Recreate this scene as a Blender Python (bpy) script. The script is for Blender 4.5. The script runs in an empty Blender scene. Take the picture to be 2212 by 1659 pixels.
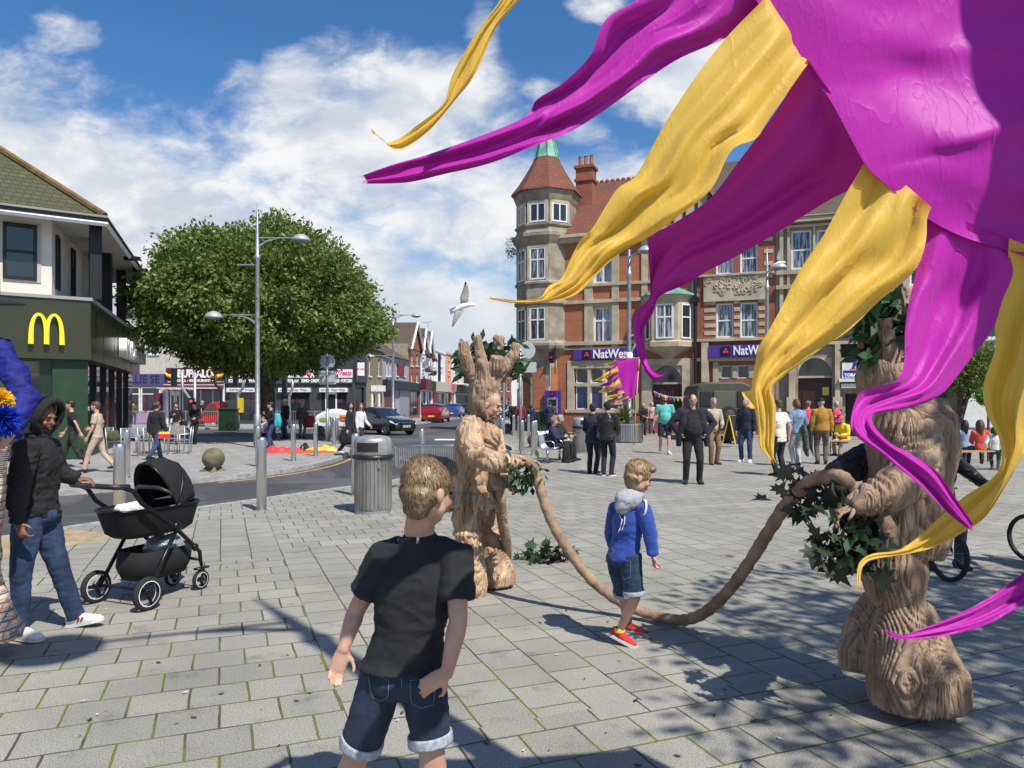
import bpy, math, random
import numpy as np
from mathutils import Vector, Matrix, noise as mn
from math import radians as R, sin, cos, pi, sqrt, atan2
random.seed(7); RNG = np.random.default_rng(7)
C = bpy.context.scene.collection
# ---------------- camera ----------------
F_, CX, HY, CAMZ = 1600.0, 1106.0, 866.0, 1.72
cd = bpy.data.cameras.new('camera'); cam = bpy.data.objects.new('camera', cd); C.objects.link(cam)
cam.location = (0, 0, CAMZ); cam.rotation_euler = (R(90), 0, 0)
cd.sensor_width = 36; cd.lens = 36*F_/2212; cd.shift_y = (HY-829.5)/2212
cd.clip_start = .05; cd.clip_end = 3000
bpy.context.scene.camera = cam
# ---------------- sun + world ----------------
SD = Vector((.6, -.8, 0))*cos(R(54))+Vector((0, 0, sin(R(54))))
sl = bpy.data.lights.new('sun', 'SUN'); sl.energy = 5.0; sl.angle = R(.53); sl.color = (1, .955, .88)
sun = bpy.data.objects.new('sun', sl); C.objects.link(sun)
sun.rotation_euler = SD.to_track_quat('Z', 'Y').to_euler(); sun.location = (5, -7, 12)
W = bpy.data.worlds.new('World'); bpy.context.scene.world = W; W.use_nodes = True
vs = bpy.context.scene.view_settings
vs.view_transform = 'Standard'; vs.look = 'None'; vs.gamma = 1; vs.exposure = .24
class NT:
    def __init__(s, nt): s.nt = nt; s.n = nt.nodes; s.l = nt.links
    def node(s, t, ins=None, **kw):
        x = s.n.new(t)
        for k, v in kw.items(): setattr(x, k, v)
        if ins:
            for k, v in ins.items(): s.set(x, k, v)
        return x
    def set(s, x, k, v):
        i = x.inputs[k]
        if isinstance(v, bpy.types.NodeSocket): s.l.new(v, i)
        elif isinstance(v, bpy.types.Node): s.l.new(v.outputs[0], i)
        else: i.default_value = v
    def m(s, op, a, b=0.0, c=None, clamp=False):
        x = s.n.new('ShaderNodeMath'); x.operation = op; x.use_clamp = clamp
        s.set(x, 0, a); s.set(x, 1, b)
        if c is not None: s.set(x, 2, c)
        return x.outputs[0]
    def mix(s, f, a, b, bt='MIX'):
        x = s.n.new('ShaderNodeMix'); x.data_type = 'RGBA'; x.blend_type = bt
        s.set(x, 0, f); s.set(x, 6, col(a)); s.set(x, 7, col(b)); return x.outputs[2]
    def noise(s, vec, sc, det=4, rough=.55, dist=0.0):
        x = s.node('ShaderNodeTexNoise', {'Vector': vec, 'Scale': sc, 'Detail': det, 'Roughness': rough, 'Distortion': dist}); return x.outputs[0]
    def ramp(s, f, lo, hi, a=0.0, b=1.0):
        x = s.n.new('ShaderNodeMapRange'); x.interpolation_type = 'SMOOTHSTEP'
        for k, v in zip((0, 1, 2, 3, 4), (f, lo, hi, a, b)): s.set(x, k, v)
        return x.outputs[0]
def col(c):
    if isinstance(c, (tuple, list)) and len(c) == 3: return (*c, 1)
    return c
w = NT(W.node_tree); w.n.clear()
tc = w.node('ShaderNodeTexCoord'); sp = w.node('ShaderNodeSeparateXYZ', {0: tc.outputs['Generated']})
yy = w.m('MAXIMUM', w.m('ABSOLUTE', sp.outputs[1]), .12)
A = w.m('DIVIDE', sp.outputs[0], yy); B = w.m('DIVIDE', sp.outputs[2], yy)
ab = w.node('ShaderNodeCombineXYZ', {0: A, 1: w.m('MULTIPLY', B, 1.7), 2: 0.0}).outputs[0]
wp = w.node('ShaderNodeTexNoise', {'Vector': ab, 'Scale': 5.0, 'Detail': 4})
ab2 = w.node('ShaderNodeVectorMath', {0: ab, 1: w.node('ShaderNodeVectorMath', {0: wp.outputs['Color'], 1: (.12, .10, 0)}, operation='MULTIPLY').outputs[0]}, operation='ADD').outputs[0]
n1 = w.noise(ab2, 6.0, 9, .6); n2 = w.noise(ab2, 3.0, 5, .5); n3 = w.noise(ab2, 17.0, 8, .62)
line = w.m('SUBTRACT', w.m('ADD', .352, w.m('MULTIPLY', w.m('ADD', A, .366), -.40)), B)
f = w.m('MULTIPLY', line, 4.0)
def ellip(ca, cb, ra, rb, g=1.0):
    da = w.m('DIVIDE', w.m('SUBTRACT', A, ca), ra); db = w.m('DIVIDE', w.m('SUBTRACT', B, cb), rb)
    r2 = w.m('ADD', w.m('MULTIPLY', da, da), w.m('MULTIPLY', db, db))
    return w.m('MULTIPLY', w.m('SUBTRACT', 1.0, r2), .5*g)
for e in ((-.20, .35, .20, .135), (-.13, .40, .16, .085), (-.30, .42, .09, .06, .8), (.24, .44, .12, .075), (-.04, .50, .025, .05, .5), (.03, .42, .035, .018, .35), (.09, .36, .035, .02, .4), (.12, .545, .04, .03, .6), (-.62, .50, .05, .03, .25), (.62, .5, .3, .2, .5), (0, .25, .3, .1, .8)):
    f = w.m('MAXIMUM', f, ellip(*e))
f = w.m('ADD', f, w.m('MULTIPLY', w.m('SUBTRACT', n1, .5), 1.25))
f = w.m('ADD', f, w.m('MULTIPLY', w.m('SUBTRACT', n3, .5), .45))
f = w.m('SUBTRACT', f, w.ramp(sp.outputs[1], .1, -.15, 0., 1.2))
al = w.ramp(f, -.12, .42)
al = w.m('MULTIPLY', al, w.ramp(n3, .1, .45, .82, 1.0))
sky = w.node('ShaderNodeTexSky', sky_type='NISHITA', sun_disc=False, sun_elevation=R(54), sun_rotation=atan2(SD.x, SD.y), altitude=10, air_density=1.0, dust_density=.6, ozone_density=2.5)
hs = w.node('ShaderNodeHueSaturation', {'Saturation': 1.30, 'Value': 1.62, 'Hue': .503, 'Color': sky.outputs[0]})
shade = w.ramp(n2, .34, .62)
cc = w.mix(shade, (7.2, 7.9, 9.0), (9.2, 9.6, 10.2))
cc = w.mix(w.ramp(n1, .42, .62), cc, (11., 11.1, 11.2))
cc = w.mix(w.ramp(B, .22, .0), cc, (7.4, 8.3, 9.2))
fin = w.mix(al, hs.outputs[0], cc)
bg = w.node('ShaderNodeBackground', {'Color': fin, 'Strength': .072})
w.l.new(bg.outputs[0], w.node('ShaderNodeOutputWorld').inputs[0])
# ---------------- helpers ----------------
def gp(u, v, z=0.0):
    D = (CAMZ-z)*F_/(v-HY); return Vector(((u-CX)/F_*D, D, z))
def pp(u, v, D): return Vector(((u-CX)/F_*D, D, CAMZ+(HY-v)/F_*D))
def tag(o, label=None, cat=None, group=None, kind=None):
    if label: o['label'] = label
    if cat: o['category'] = cat
    if group: o['group'] = group
    if kind: o['kind'] = kind
    return o
def thing(name, label, cat, loc=(0, 0, 0), rz=0, group=None):
    o = bpy.data.objects.new(name, None); C.objects.link(o); o.location = loc; o.rotation_euler = (0, 0, rz)
    o.empty_display_size = .1
    return tag(o, label, cat, group)
class MB:
    def __init__(s): s.v = []; s.f = []; s.m = []
    def add(s, vs, fs, mi=0, M=None):
        b = len(s.v)
        for p in vs:
            p = Vector(p)
            if M is not None: p = M @ p
            s.v.append(p)
        for f in fs: s.f.append(tuple(b+i for i in f)); s.m.append(mi)
        return s
    def box(s, x0, x1, y0, y1, z0, z1, mi=0, M=None):
        return s.add([(x0, y0, z0), (x1, y0, z0), (x1, y1, z0), (x0, y1, z0), (x0, y0, z1), (x1, y0, z1), (x1, y1, z1), (x0, y1, z1)],
                     [(0, 3, 2, 1), (4, 5, 6, 7), (0, 1, 5, 4), (1, 2, 6, 5), (2, 3, 7, 6), (3, 0, 4, 7)], mi, M)
    def rings(s, rs, mi=0, cap=True, M=None):
        n = len(rs[0]); vs = [p for r in rs for p in r]; fs = []
        for i in range(len(rs)-1):
            for j in range(n): fs.append((i*n+j, i*n+(j+1) % n, (i+1)*n+(j+1) % n, (i+1)*n+j))
        if cap: fs += [tuple(range(n))[::-1], tuple((len(rs)-1)*n+j for j in range(n))]
        return s.add(vs, fs, mi, M)
    def tube(s, pts, r, n=8, mi=0, cap=True, M=None, flat=1.0, up=None):
        pts = [Vector(p) for p in pts]; rs = []
        if not isinstance(r, (list, tuple)): r = [r]*len(pts)
        u = None
        for i, p in enumerate(pts):
            t = (pts[min(i+1, len(pts)-1)]-pts[max(i-1, 0)])
            if t.length < 1e-9: t = Vector((0, 0, 1))
            t.normalize()
            if u is None:
                u = Vector(up) if up else (Vector((0, 0, 1)) if abs(t.z) < .9 else Vector((1, 0, 0)))
            u = (u-t*u.dot(t))
            if u.length < 1e-6: u = t.orthogonal()
            u.normalize(); w_ = t.cross(u)
            rs.append([p+(u*cos(2*pi*k/n)*flat+w_*sin(2*pi*k/n))*r[i] for k in range(n)])
        return s.rings(rs, mi, cap, M)
    def lathe(s, prof, n=16, c=(0, 0, 0), mi=0, cap=True, M=None, sx=1, sy=1):
        c = Vector(c)
        return s.rings([[c+Vector((r*cos(2*pi*k/n)*sx, r*sin(2*pi*k/n)*sy, z)) for k in range(n)] for r, z in prof], mi, cap, M)
    def ell(s, c, r, n=12, mi=0, M=None, k=8):
        pr = [(max(sin(pi*i/k), .02), -cos(pi*i/k)) for i in range(k+1)]
        T = Matrix.Translation(Vector(c)) @ Matrix.Diagonal((r[0], r[1], r[2], 1))
        if M is not None: T = M @ T
        return s.lathe(pr, n, (0, 0, 0), mi, True, T)
    def prism(s, poly, y0, y1, mi=0, M=None, ax='y'):
        n = len(poly)
        if ax == 'y': vs = [(a, y0, b) for a, b in poly]+[(a, y1, b) for a, b in poly]
        elif ax == 'z': vs = [(a, b, y0) for a, b in poly]+[(a, b, y1) for a, b in poly]
        else: vs = [(y0, a, b) for a, b in poly]+[(y1, a, b) for a, b in poly]
        fs = [tuple(range(n)), tuple(range(2*n-1, n-1, -1))]+[((i+1) % n, i, n+i, n+(i+1) % n) for i in range(n)]
        return s.add(vs, fs, mi, M)
    def merge(s, o, M=None):
        b = len(s.v); s.v += [M @ p if M is not None else p for p in o.v]
        s.f += [tuple(b+i for i in f) for f in o.f]; s.m += o.m; return s
    def mesh(s, name):
        me = bpy.data.meshes.new(name); me.from_pydata([tuple(p) for p in s.v], [], s.f)
        return me
    def build(s, name, mats, parent=None, smooth=False, recalc=False, bev=0):
        if not isinstance(mats, (list, tuple)): mats = [mats]
        me = s.mesh(name)
        for m_ in mats: me.materials.append(m_)
        me.polygons.foreach_set('material_index', s.m)
        if smooth: me.polygons.foreach_set('use_smooth', [True]*len(s.f))
        if recalc:
            import bmesh
            b = bmesh.new(); b.from_mesh(me); bmesh.ops.recalc_face_normals(b, faces=b.faces); b.to_mesh(me); b.free()
        me.update(); o = bpy.data.objects.new(name, me); C.objects.link(o)
        if parent: o.parent = parent
        if bev:
            md = o.modifiers.new('bevel', 'BEVEL'); md.width = bev; md.segments = 2; md.limit_method = 'ANGLE'
        return o
def struct(o): o['kind'] = 'structure'; return o
def npmesh(name, V, Fq, mats, parent=None, smooth=False, mi=None):
    me = bpy.data.meshes.new(name); nv, nf, k = len(V), len(Fq), Fq.shape[1]
    me.vertices.add(nv); me.vertices.foreach_set('co', V.astype('f').ravel())
    me.loops.add(nf*k); me.loops.foreach_set('vertex_index', Fq.astype('i').ravel())
    me.polygons.add(nf); me.polygons.foreach_set('loop_start', np.arange(0, nf*k, k, dtype='i')); me.polygons.foreach_set('loop_total', np.full(nf, k, dtype='i'))
    for m_ in (mats if isinstance(mats, (list, tuple)) else [mats]): me.materials.append(m_)
    if mi is not None: me.polygons.foreach_set('material_index', mi.astype('i'))
    me.update(calc_edges=True); me.validate()
    if smooth: me.polygons.foreach_set('use_smooth', [True]*nf)
    o = bpy.data.objects.new(name, me); C.objects.link(o)
    if parent: o.parent = parent
    return o
def blob(name, mb, mats, parent=None, vox=.02, sm=2, disp=None, extra=None):
    """overlapping closed shapes -> one continuous surface"""
    me = mb.mesh('tmp'); ob = bpy.data.objects.new('tmp', me); C.objects.link(ob)
    md = ob.modifiers.new('r', 'REMESH'); md.mode = 'VOXEL'; md.voxel_size = vox
    if sm: s_ = ob.modifiers.new('s', 'SMOOTH'); s_.factor = .5; s_.iterations = sm
    dg = bpy.context.evaluated_depsgraph_get()
    nm = bpy.data.meshes.new_from_object(ob.evaluated_get(dg)); bpy.data.objects.remove(ob); bpy.data.meshes.remove(me)
    nm.name = name
    if disp:
        n = len(nm.vertices); co = np.empty(n*3, 'f'); no = np.empty(n*3, 'f')
        nm.vertices.foreach_get('co', co); nm.vertices.foreach_get('normal', no); co = co.reshape(-1, 3); no = no.reshape(-1, 3)
        d = np.array([disp(Vector(co[i].tolist()), Vector(no[i].tolist())) for i in range(n)], 'f')
        nm.vertices.foreach_set('co', (co+no*d[:, None]).ravel())
    if extra:   # thin pieces joined to the same mesh (fingers)
        import bmesh
        b = bmesh.new(); b.from_mesh(nm); em = extra.mesh('t2'); b.from_mesh(em); b.to_mesh(nm); b.free(); bpy.data.meshes.remove(em)
    for m_ in (mats if isinstance(mats, (list, tuple)) else [mats]): nm.materials.append(m_)
    nm.polygons.foreach_set('use_smooth', [True]*len(nm.polygons)); nm.update()
    o = bpy.data.objects.new(name, nm); C.objects.link(o)
    if parent: o.parent = parent
    return o
# ---------------- materials ----------------
MATS = {}
def mat(name, c, rough=.7, metal=0.0, var=.0, vs=4.0, bump=.0, bs=60.0, spec=.5, c2=None, sheen=0.0, trans=0.0, coat=0.0, stretch=None, det=4, emit=None):
    if name in MATS: return MATS[name]
    m_ = bpy.data.materials.new(name); m_.use_nodes = True; t = NT(m_.node_tree); p = t.n['Principled BSDF']
    p.inputs['Roughness'].default_value = rough; p.inputs['Metallic'].default_value = metal; p.inputs['Specular IOR Level'].default_value = spec
    p.inputs['Base Color'].default_value = col(c)
    if sheen: p.inputs['Sheen Weight'].default_value = sheen
    if coat: p.inputs['Coat Weight'].default_value = coat
    if emit: p.inputs['Emission Color'].default_value = col(c); p.inputs['Emission Strength'].default_value = emit
    if var or bump:
        vec = t.node('ShaderNodeTexCoord').outputs['Object']
        if stretch: vec = t.node('ShaderNodeMapping', {'Vector': vec, 'Scale': stretch}).outputs[0]
    if var:
        nz = t.ramp(t.noise(vec, vs, det+1), .3, .7)
        b_ = c2 or tuple(x*(1-var) for x in c); a_ = c if c2 else tuple(min(1, x*(1+var*.6)) for x in c)
        t.set(p, 'Base Color', t.mix(nz, b_, a_))
    if bump:
        bn = t.node('ShaderNodeBump', {'Strength': min(bump, 1), 'Distance': .01*max(bump, 1), 'Height': t.noise(vec, bs, det)})
        t.set(p, 'Normal', bn.outputs[0])
    if trans:
        out = t.n['Material Output']; tr = t.node('ShaderNodeBsdfTranslucent')
        src = p.inputs['Base Color']
        if src.is_linked: t.l.new(src.links[0].from_socket, tr.inputs[0])
        else: tr.inputs[0].default_value = col(c)
        mx = t.node('ShaderNodeMixShader', {0: trans}); t.l.new(p.outputs[0], mx.inputs[1]); t.l.new(tr.outputs[0], mx.inputs[2]); t.l.new(mx.outputs[0], out.inputs[0])
    MATS[name] = m_; return m_
def brick(name, c1, c2, mortar, bw=.225, rh=.075, ms=.008, rough=.85, stain=.25, plane='xz', off=.5, bump=.4):
    if name in MATS: return MATS[name]
    m_ = bpy.data.materials.new(name); m_.use_nodes = True; t = NT(m_.node_tree); p = t.n['Principled BSDF']
    o = t.node('ShaderNodeTexCoord').outputs['Object']; s = t.node('ShaderNodeSeparateXYZ', {0: o})
    if plane == 'xz': v = t.node('ShaderNodeCombineXYZ', {0: t.m('ADD', s.outputs[0], s.outputs[1]), 1: s.outputs[2], 2: 0.0}).outputs[0]
    else: v = o
    br = t.node('ShaderNodeTexBrick', {'Vector': v, 'Color1': col(c1), 'Color2': col(c2), 'Mortar': col(mortar), 'Scale': 1.0, 'Mortar Size': ms, 'Brick Width': bw, 'Row Height': rh, 'Bias': 0.0})
    br.offset = off
    c = t.mix(t.m('MULTIPLY', t.ramp(t.noise(o, .9, 6), .35, .75), stain), br.outputs[0], (.06, .05, .04))
    c = t.mix(t.m('MULTIPLY', t.noise(o, 40., 3), .35), c, (.03, .03, .03))
    t.set(p, 'Base Color', c); t.set(p, 'Roughness', rough)
    bn = t.node('ShaderNodeBump', {'Strength': bump, 'Distance': .008, 'Height': t.m('SUBTRACT', 1.0, br.outputs[1])}); t.set(p, 'Normal', bn.outputs[0])
    MATS[name] = m_; return m_
def glassy(name, c=(.02, .025, .03), rough=.06, curtain=None):
    if name in MATS: return MATS[name]
    m_ = mat(name, c, rough, 0, spec=.8)
    if curtain:
        t = NT(m_.node_tree); p = t.n['Principled BSDF']; o = t.node('ShaderNodeTexCoord').outputs['Object']
        mp = t.node('ShaderNodeMapping', {'Vector': o, 'Scale': (9, 9, .6)}).outputs[0]
        t.set(p, 'Base Color', t.mix(t.ramp(t.noise(mp, 1.6, 3), .46, .56), c, curtain))
    return m_
M_STEEL = mat('brushed_steel', (.62, .63, .64), .33, 1.0, bump=.15, bs=30, stretch=(1, 1, .05), var=.12)
M_GALV = mat('galvanised_steel', (.40, .42, .43), .5, .75, var=.2, vs=8)
M_BLACKM = mat('black_metal', (.012, .012, .013), .45, .2)
M_BLACKP = mat('black_plastic', (.012, .012, .014), .4)
M_RUB = mat('tyre_rubber', (.015, .015, .015), .8)
M_WHITEP = mat('white_paint', (.72, .72, .70), .5, var=.08)
M_STONE = mat('bath_stone', (.50, .43, .31), .85, var=.35, vs=1.4, bump=.6, bs=14, c2=(.33, .275, .19), det=8)
M_STONED = mat('weathered_stone', (.34, .295, .22), .9, var=.4, vs=1.6, bump=.7, bs=12, c2=(.19, .165, .125), det=8)
M_GLASS = glassy('window_glass')
M_GLASSC = glassy('window_glass_with_curtain', (.03, .035, .045), .12, (.30, .33, .38))
M_GLASSB = glassy('blue_window_film', (.02, .025, .10), .15)
M_DARK = mat('dark_interior', (.012, .012, .013), .6)
# ---------------- paving, asphalt ----------------
def paving():
    m_ = bpy.data.materials.new('concrete_slab_paving'); m_.use_nodes = True; t = NT(m_.node_tree); p = t.n['Principled BSDF']
    o = t.node('ShaderNodeTexCoord').outputs['Object']
    wob = t.node('ShaderNodeTexNoise', {'Vector': o, 'Scale': 3.0, 'Detail': 2})
    o2 = t.node('ShaderNodeVectorMath', {0: o, 1: t.node('ShaderNodeVectorMath', {0: wob.outputs['Color'], 1: (.02, .02, 0)}, operation='MULTIPLY').outputs[0]}, operation='ADD').outputs[0]
    mp = t.node('ShaderNodeMapping', {'Vector': o2, 'Rotation': (0, 0, -R(21.4))}).outputs[0]
    s = t.node('ShaderNodeSeparateXYZ', {0: mp}); P, Q = s.outputs[0], s.outputs[1]
    sw = t.node('ShaderNodeCombineXYZ', {0: Q, 1: P, 2: 0.0}).outputs[0]
    def br(v):
        b = t.node('ShaderNodeTexBrick', {'Vector': v, 'Color1': (.88, .88, .87, 1), 'Color2': (1.08, 1.07, 1.04, 1), 'Mortar': (1, 1, 1, 1), 'Scale': 1.0, 'Mortar Size': .0075, 'Brick Width': .318, 'Row Height': .322, 'Mortar Smooth': .2})
        b.offset = .5; return b
    a, b = br(mp), br(sw)
    g = lambda x, y: t.m('GREATER_THAN', x, y); L = lambda x, y: t.m('LESS_THAN', x, y)
    z1 = t.m('MULTIPLY', t.m('MULTIPLY', g(P, .644), g(Q, 3.7)), L(Q, 9.02))
    z2 = t.m('MULTIPLY', t.m('MULTIPLY', L(P, .644), g(Q, 8.53)), L(Q, 11.4))
    z3 = t.m('MULTIPLY', t.m('MULTIPLY', g(P, 4.5), g(Q, 11.9)), L(Q, 17.))
    z = t.m('MAXIMUM', t.m('MAXIMUM', z1, z2), z3)
    fac = t.m('ADD', t.m('MULTIPLY', a.outputs[1], t.m('SUBTRACT', 1., z)), t.m('MULTIPLY', b.outputs[1], z))
    cb = t.mix(z, a.outputs[0], b.outputs[0])
    spk = t.noise(o, 150., 3, .75); spk2 = t.noise(o, 60., 3, .7)
    c = t.mix(t.ramp(spk, .36, .64), (.058, .055, .046), (.60, .575, .505))
    c = t.mix(.42, c, t.mix(t.ramp(spk2, .3, .7), (.18, .172, .15), (.36, .345, .305)))
    c = t.mix(1.0, c, cb, 'MULTIPLY')
    big = t.ramp(t.noise(o, .8, 5), .3, .75)
    c = t.mix(t.m('MULTIPLY', big, .42), c, (.12, .112, .085))
    pt = t.ramp(t.noise(o, 3.1, 6, .65), .55, .72); c = t.mix(t.m('MULTIPLY', pt, .5), c, (.09, .085, .07))
    st = t.ramp(t.node('ShaderNodeTexVoronoi', {'Vector': o, 'Scale': 1.9}).outputs[0], .035, .02)
    c = t.mix(t.m('MULTIPLY', st, .65), c, (.05, .048, .045))
    gum = t.ramp(t.node('ShaderNodeTexVoronoi', {'Vector': t.node('ShaderNodeMapping', {'Vector': o, 'Location': (3.3, 7.1, 0)}).outputs[0], 'Scale': 2.6}).outputs[0], .028, .015)
    c = t.mix(t.m('MULTIPLY', gum, .7), c, (.55, .54, .50))
    near = t.ramp(s.outputs[1], 12., 5.)
    mossn = t.ramp(t.noise(o, 2.3, 5), .38, .56)
    moss = t.mix(t.m('MULTIPLY', mossn, near), (.065, .055, .035), t.mix(t.noise(o, 60., 2), (.07, .10, .012), (.15, .19, .03)))
    fat = t.ramp(fac, .08, .5)
    c = t.mix(fat, c, moss)
    t.set(p, 'Base Color', c); t.set(p, 'Roughness', .88)
    h = t.m('ADD', t.m('MULTIPLY', fac, -1.0), t.m('MULTIPLY', spk, .35))
    bn = t.node('ShaderNodeBump', {'Strength': .5, 'Distance': .006, 'Height': h}); t.set(p, 'Normal', bn.outputs[0])
    return m_
M_PAVE = paving()
def asphalt():
    m_ = bpy.data.materials.new('asphalt'); m_.use_nodes = True; t = NT(m_.node_tree); p = t.n['Principled BSDF']
    o = t.node('ShaderNodeTexCoord').outputs['Object']
    c = t.mix(t.noise(o, 130., 3, .7), (.018, .018, .02), (.085, .085, .088))
    pat = t.ramp(t.noise(o, .35, 5, .6, 1.0), .47, .56)
    c = t.mix(pat, c, t.mix(t.noise(o, 130., 3, .7), (.05, .05, .05), (.13, .13, .13)))
    t.set(p, 'Base Color', c); t.set(p, 'Roughness', .8)
    t.set(p, 'Normal', t.node('ShaderNodeBump', {'Strength': .4, 'Distance': .01, 'Height': t.noise(o, 130., 3)}).outputs[0]); return m_
M_ASPH = asphalt()
M_KERB = mat('kerb_granite', (.34, .33, .31), .8, var=.3, vs=6, bump=.3, bs=80)
M_PAVE2 = brick('pale_street_paving', (.33, .32, .30), (.40, .39, .365), (.13, .12, .10), .6, .6, .012, .85, .2, 'xy', .5)
# ================= SETTING =================
ROADZ = -.11
struct(MB().add([(-900, -60, ROADZ), (900, -60, ROADZ), (900, 1500, ROADZ), (-900, 1500, ROADZ)], [(0, 1, 2, 3)]).build('ground', M_ASPH))
def smooth_path(pts, n=6):
    out = []; P = [Vector(p) for p in pts]
    for i in range(len(P)-1):
        p0, p1, p2, p3 = P[max(i-1, 0)], P[i], P[i+1], P[min(i+2, len(P)-1)]
        for k in range(n):
            t = k/n; out.append(.5*((2*p1)+(-p0+p2)*t+(2*p0-5*p1+4*p2-p3)*t*t+(-p0+3*p1-3*p2+p3)*t**3))
    out.append(P[-1]); return out
near = smooth_path([(-16, -8), (-9.6, 3.5), (-6.16, 10.04), (-5.14, 11.95), (-4.28, 13.4), (-2.38, 16.6), (-.9, 20.6), (-.15, 24.6), (.0, 27), (-.35, 30.2), (-.75, 34.4), (-.9, 40), (-1.0, 60)])
nearp = [(p[0], p[1]) for p in [tuple(q) for q in near]]
def slab(name, edge, close, m_):
    poly = [tuple(q)[:2] for q in edge]+close
    b = MB(); n = len(poly)
    b.add([(x, y, 0) for x, y in poly], [tuple(range(n))]); me = b.build(name, m_, recalc=True)
    if me.data.polygons[0].normal.z < 0: me.data.flip_normals()
    return struct(me)
slab('plaza_paving', near, [(2.2, 60), (60, 60), (60, -20), (-16, -20)], M_PAVE)
def offset(path, d):
    out = []
    for i, p in enumerate(path):
        t = (path[min(i+1, len(path)-1)]-path[max(i-1, 0)]); t = Vector((t[0], t[1])).normalized(); out.append(Vector((p[0]+t.y*d, p[1]-t.x*d)))
    return out
def strip(path, d0, d1, z0, z1, name, m_):
    a, b = offset(path, d0), offset(path, d1); mb = MB(); n = len(path)
    vs = [(p.x, p.y, z1) for p in a]+[(p.x, p.y, z1) for p in b]+[(p.x, p.y, z0) for p in a]+[(p.x, p.y, z0) for p in b]
    fs = []
    for i in range(n-1): fs += [(i, i+1, n+i+1, n+i), (i, 2*n+i, 2*n+i+1, i+1), (n+i, n+i+1, 3*n+i+1, 3*n+i)]
    return struct(mb.add(vs, fs).build(name, m_, recalc=True))
P2 = [Vector((p[0], p[1])) for p in near]
strip(P2, -.012, .15, ROADZ-.05, .004, 'kerb', M_KERB)
M_YEL = mat('yellow_road_paint', (.55, .36, .07), .7, var=.35, vs=12)
M_BEIGE = mat('tan_tactile_paving', (.36, .27, .15), .85, var=.25, vs=5, bump=.3)
for k in (0, 1): strip([q for q in P2 if q.y < 17.5], -.30-.2*k, -.22-.2*k, ROADZ-.02, ROADZ+.004, 'yellow_line', M_YEL)
P3 = [q for q in P2 if 8.0 < q.y < 10.5]
strip(P3, .16, 1.35, -.05, .006, 'tactile_paving', M_BEIGE)
far = smooth_path([(-22, 6.5), (-13.5, 11.3), (-8.75, 14.2), (-7.2, 16.2), (-6.1, 17.8), (-5.45, 19.9), (-5.3, 22.6), (-5.75, 26.2), (-7.4, 30.5), (-10, 33.8), (-14, 35.4), (-30, 36.2)])
slab('pavement', far, [(-60, 36), (-60, -10), (-34, -10)], M_PAVE2)
PF = [Vector((p[0], p[1])) for p in far]
strip(PF, -.15, .012, ROADZ-.05, .004, 'kerb', M_KERB)
strip(PF[20:48], .22, .30, ROADZ-.02, ROADZ+.004, 'yellow_line', M_YEL)
shopk = [Vector((-60, 47.5)), Vector((-30, 47.5)), Vector((-12, 48)), Vector((-9.6, 48.8)), Vector((-8.1, 51)), Vector((-7.0, 60)), Vector((-4.6, 90)), Vector((.5, 160)), Vector((6, 240))]
slab('shop_pavement', [(p.x, p.y) for p in shopk], [(-20, 240), (-60, 100)], M_PAVE2)
strip(shopk, -.012, .15, ROADZ-.05, .004, 'kerb', M_KERB)
rk = [Vector((-.95, 60)), Vector((.9, 90)), Vector((4.2, 130)), Vector((9, 200))]
slab('street_pavement', [(p.x, p.y) for p in rk], [(40, 200), (40, 60.01)], M_PAVE2)
# white crossing line on road
struct(MB().add([gp(940, 948, ROADZ+.004), gp(1005, 948, ROADZ+.004), gp(1000, 951, ROADZ+.004), gp(938, 951, ROADZ+.004)], [(0, 1, 2, 3)]).build('road_marking', M_WHITEP, recalc=True))
# ---------- text ----------
def text_mesh(s, size, ext=.02, bold=.0, shear=0, align='CENTER', sp=1.0):
    c = bpy.data.curves.new('t', 'FONT'); c.body = s; c.size = size; c.extrude = ext; c.offset = bold; c.shear = shear; c.align_x = align; c.align_y = 'CENTER'; c.space_character = sp; c.resolution_u = 3
    o = bpy.data.objects.new('t', c); C.objects.link(o); dg = bpy.context.evaluated_depsgraph_get()
    me = bpy.data.meshes.new_from_object(o.evaluated_get(dg)); bpy.data.objects.remove(o); bpy.data.curves.remove(c); return me
def text(name, s, size, m_, parent, x, y, z, ext=.015, bold=0, shear=0, align='CENTER', sp=1.0, w=None, rz=0):
    me = text_mesh(s, size, ext, bold, shear, align, sp); me.materials.append(m_)
    o = bpy.data.objects.new(name, me); C.objects.link(o); o.parent = parent; o.location = (x, y, z); o.rotation_euler = (R(90), 0, rz)
    if w:
        xs = [v.co.x for v in me.vertices]; ww = max(xs)-min(xs); o.scale = (w/ww, 1, 1)
        if align == 'CENTER': pass
    return o
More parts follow.
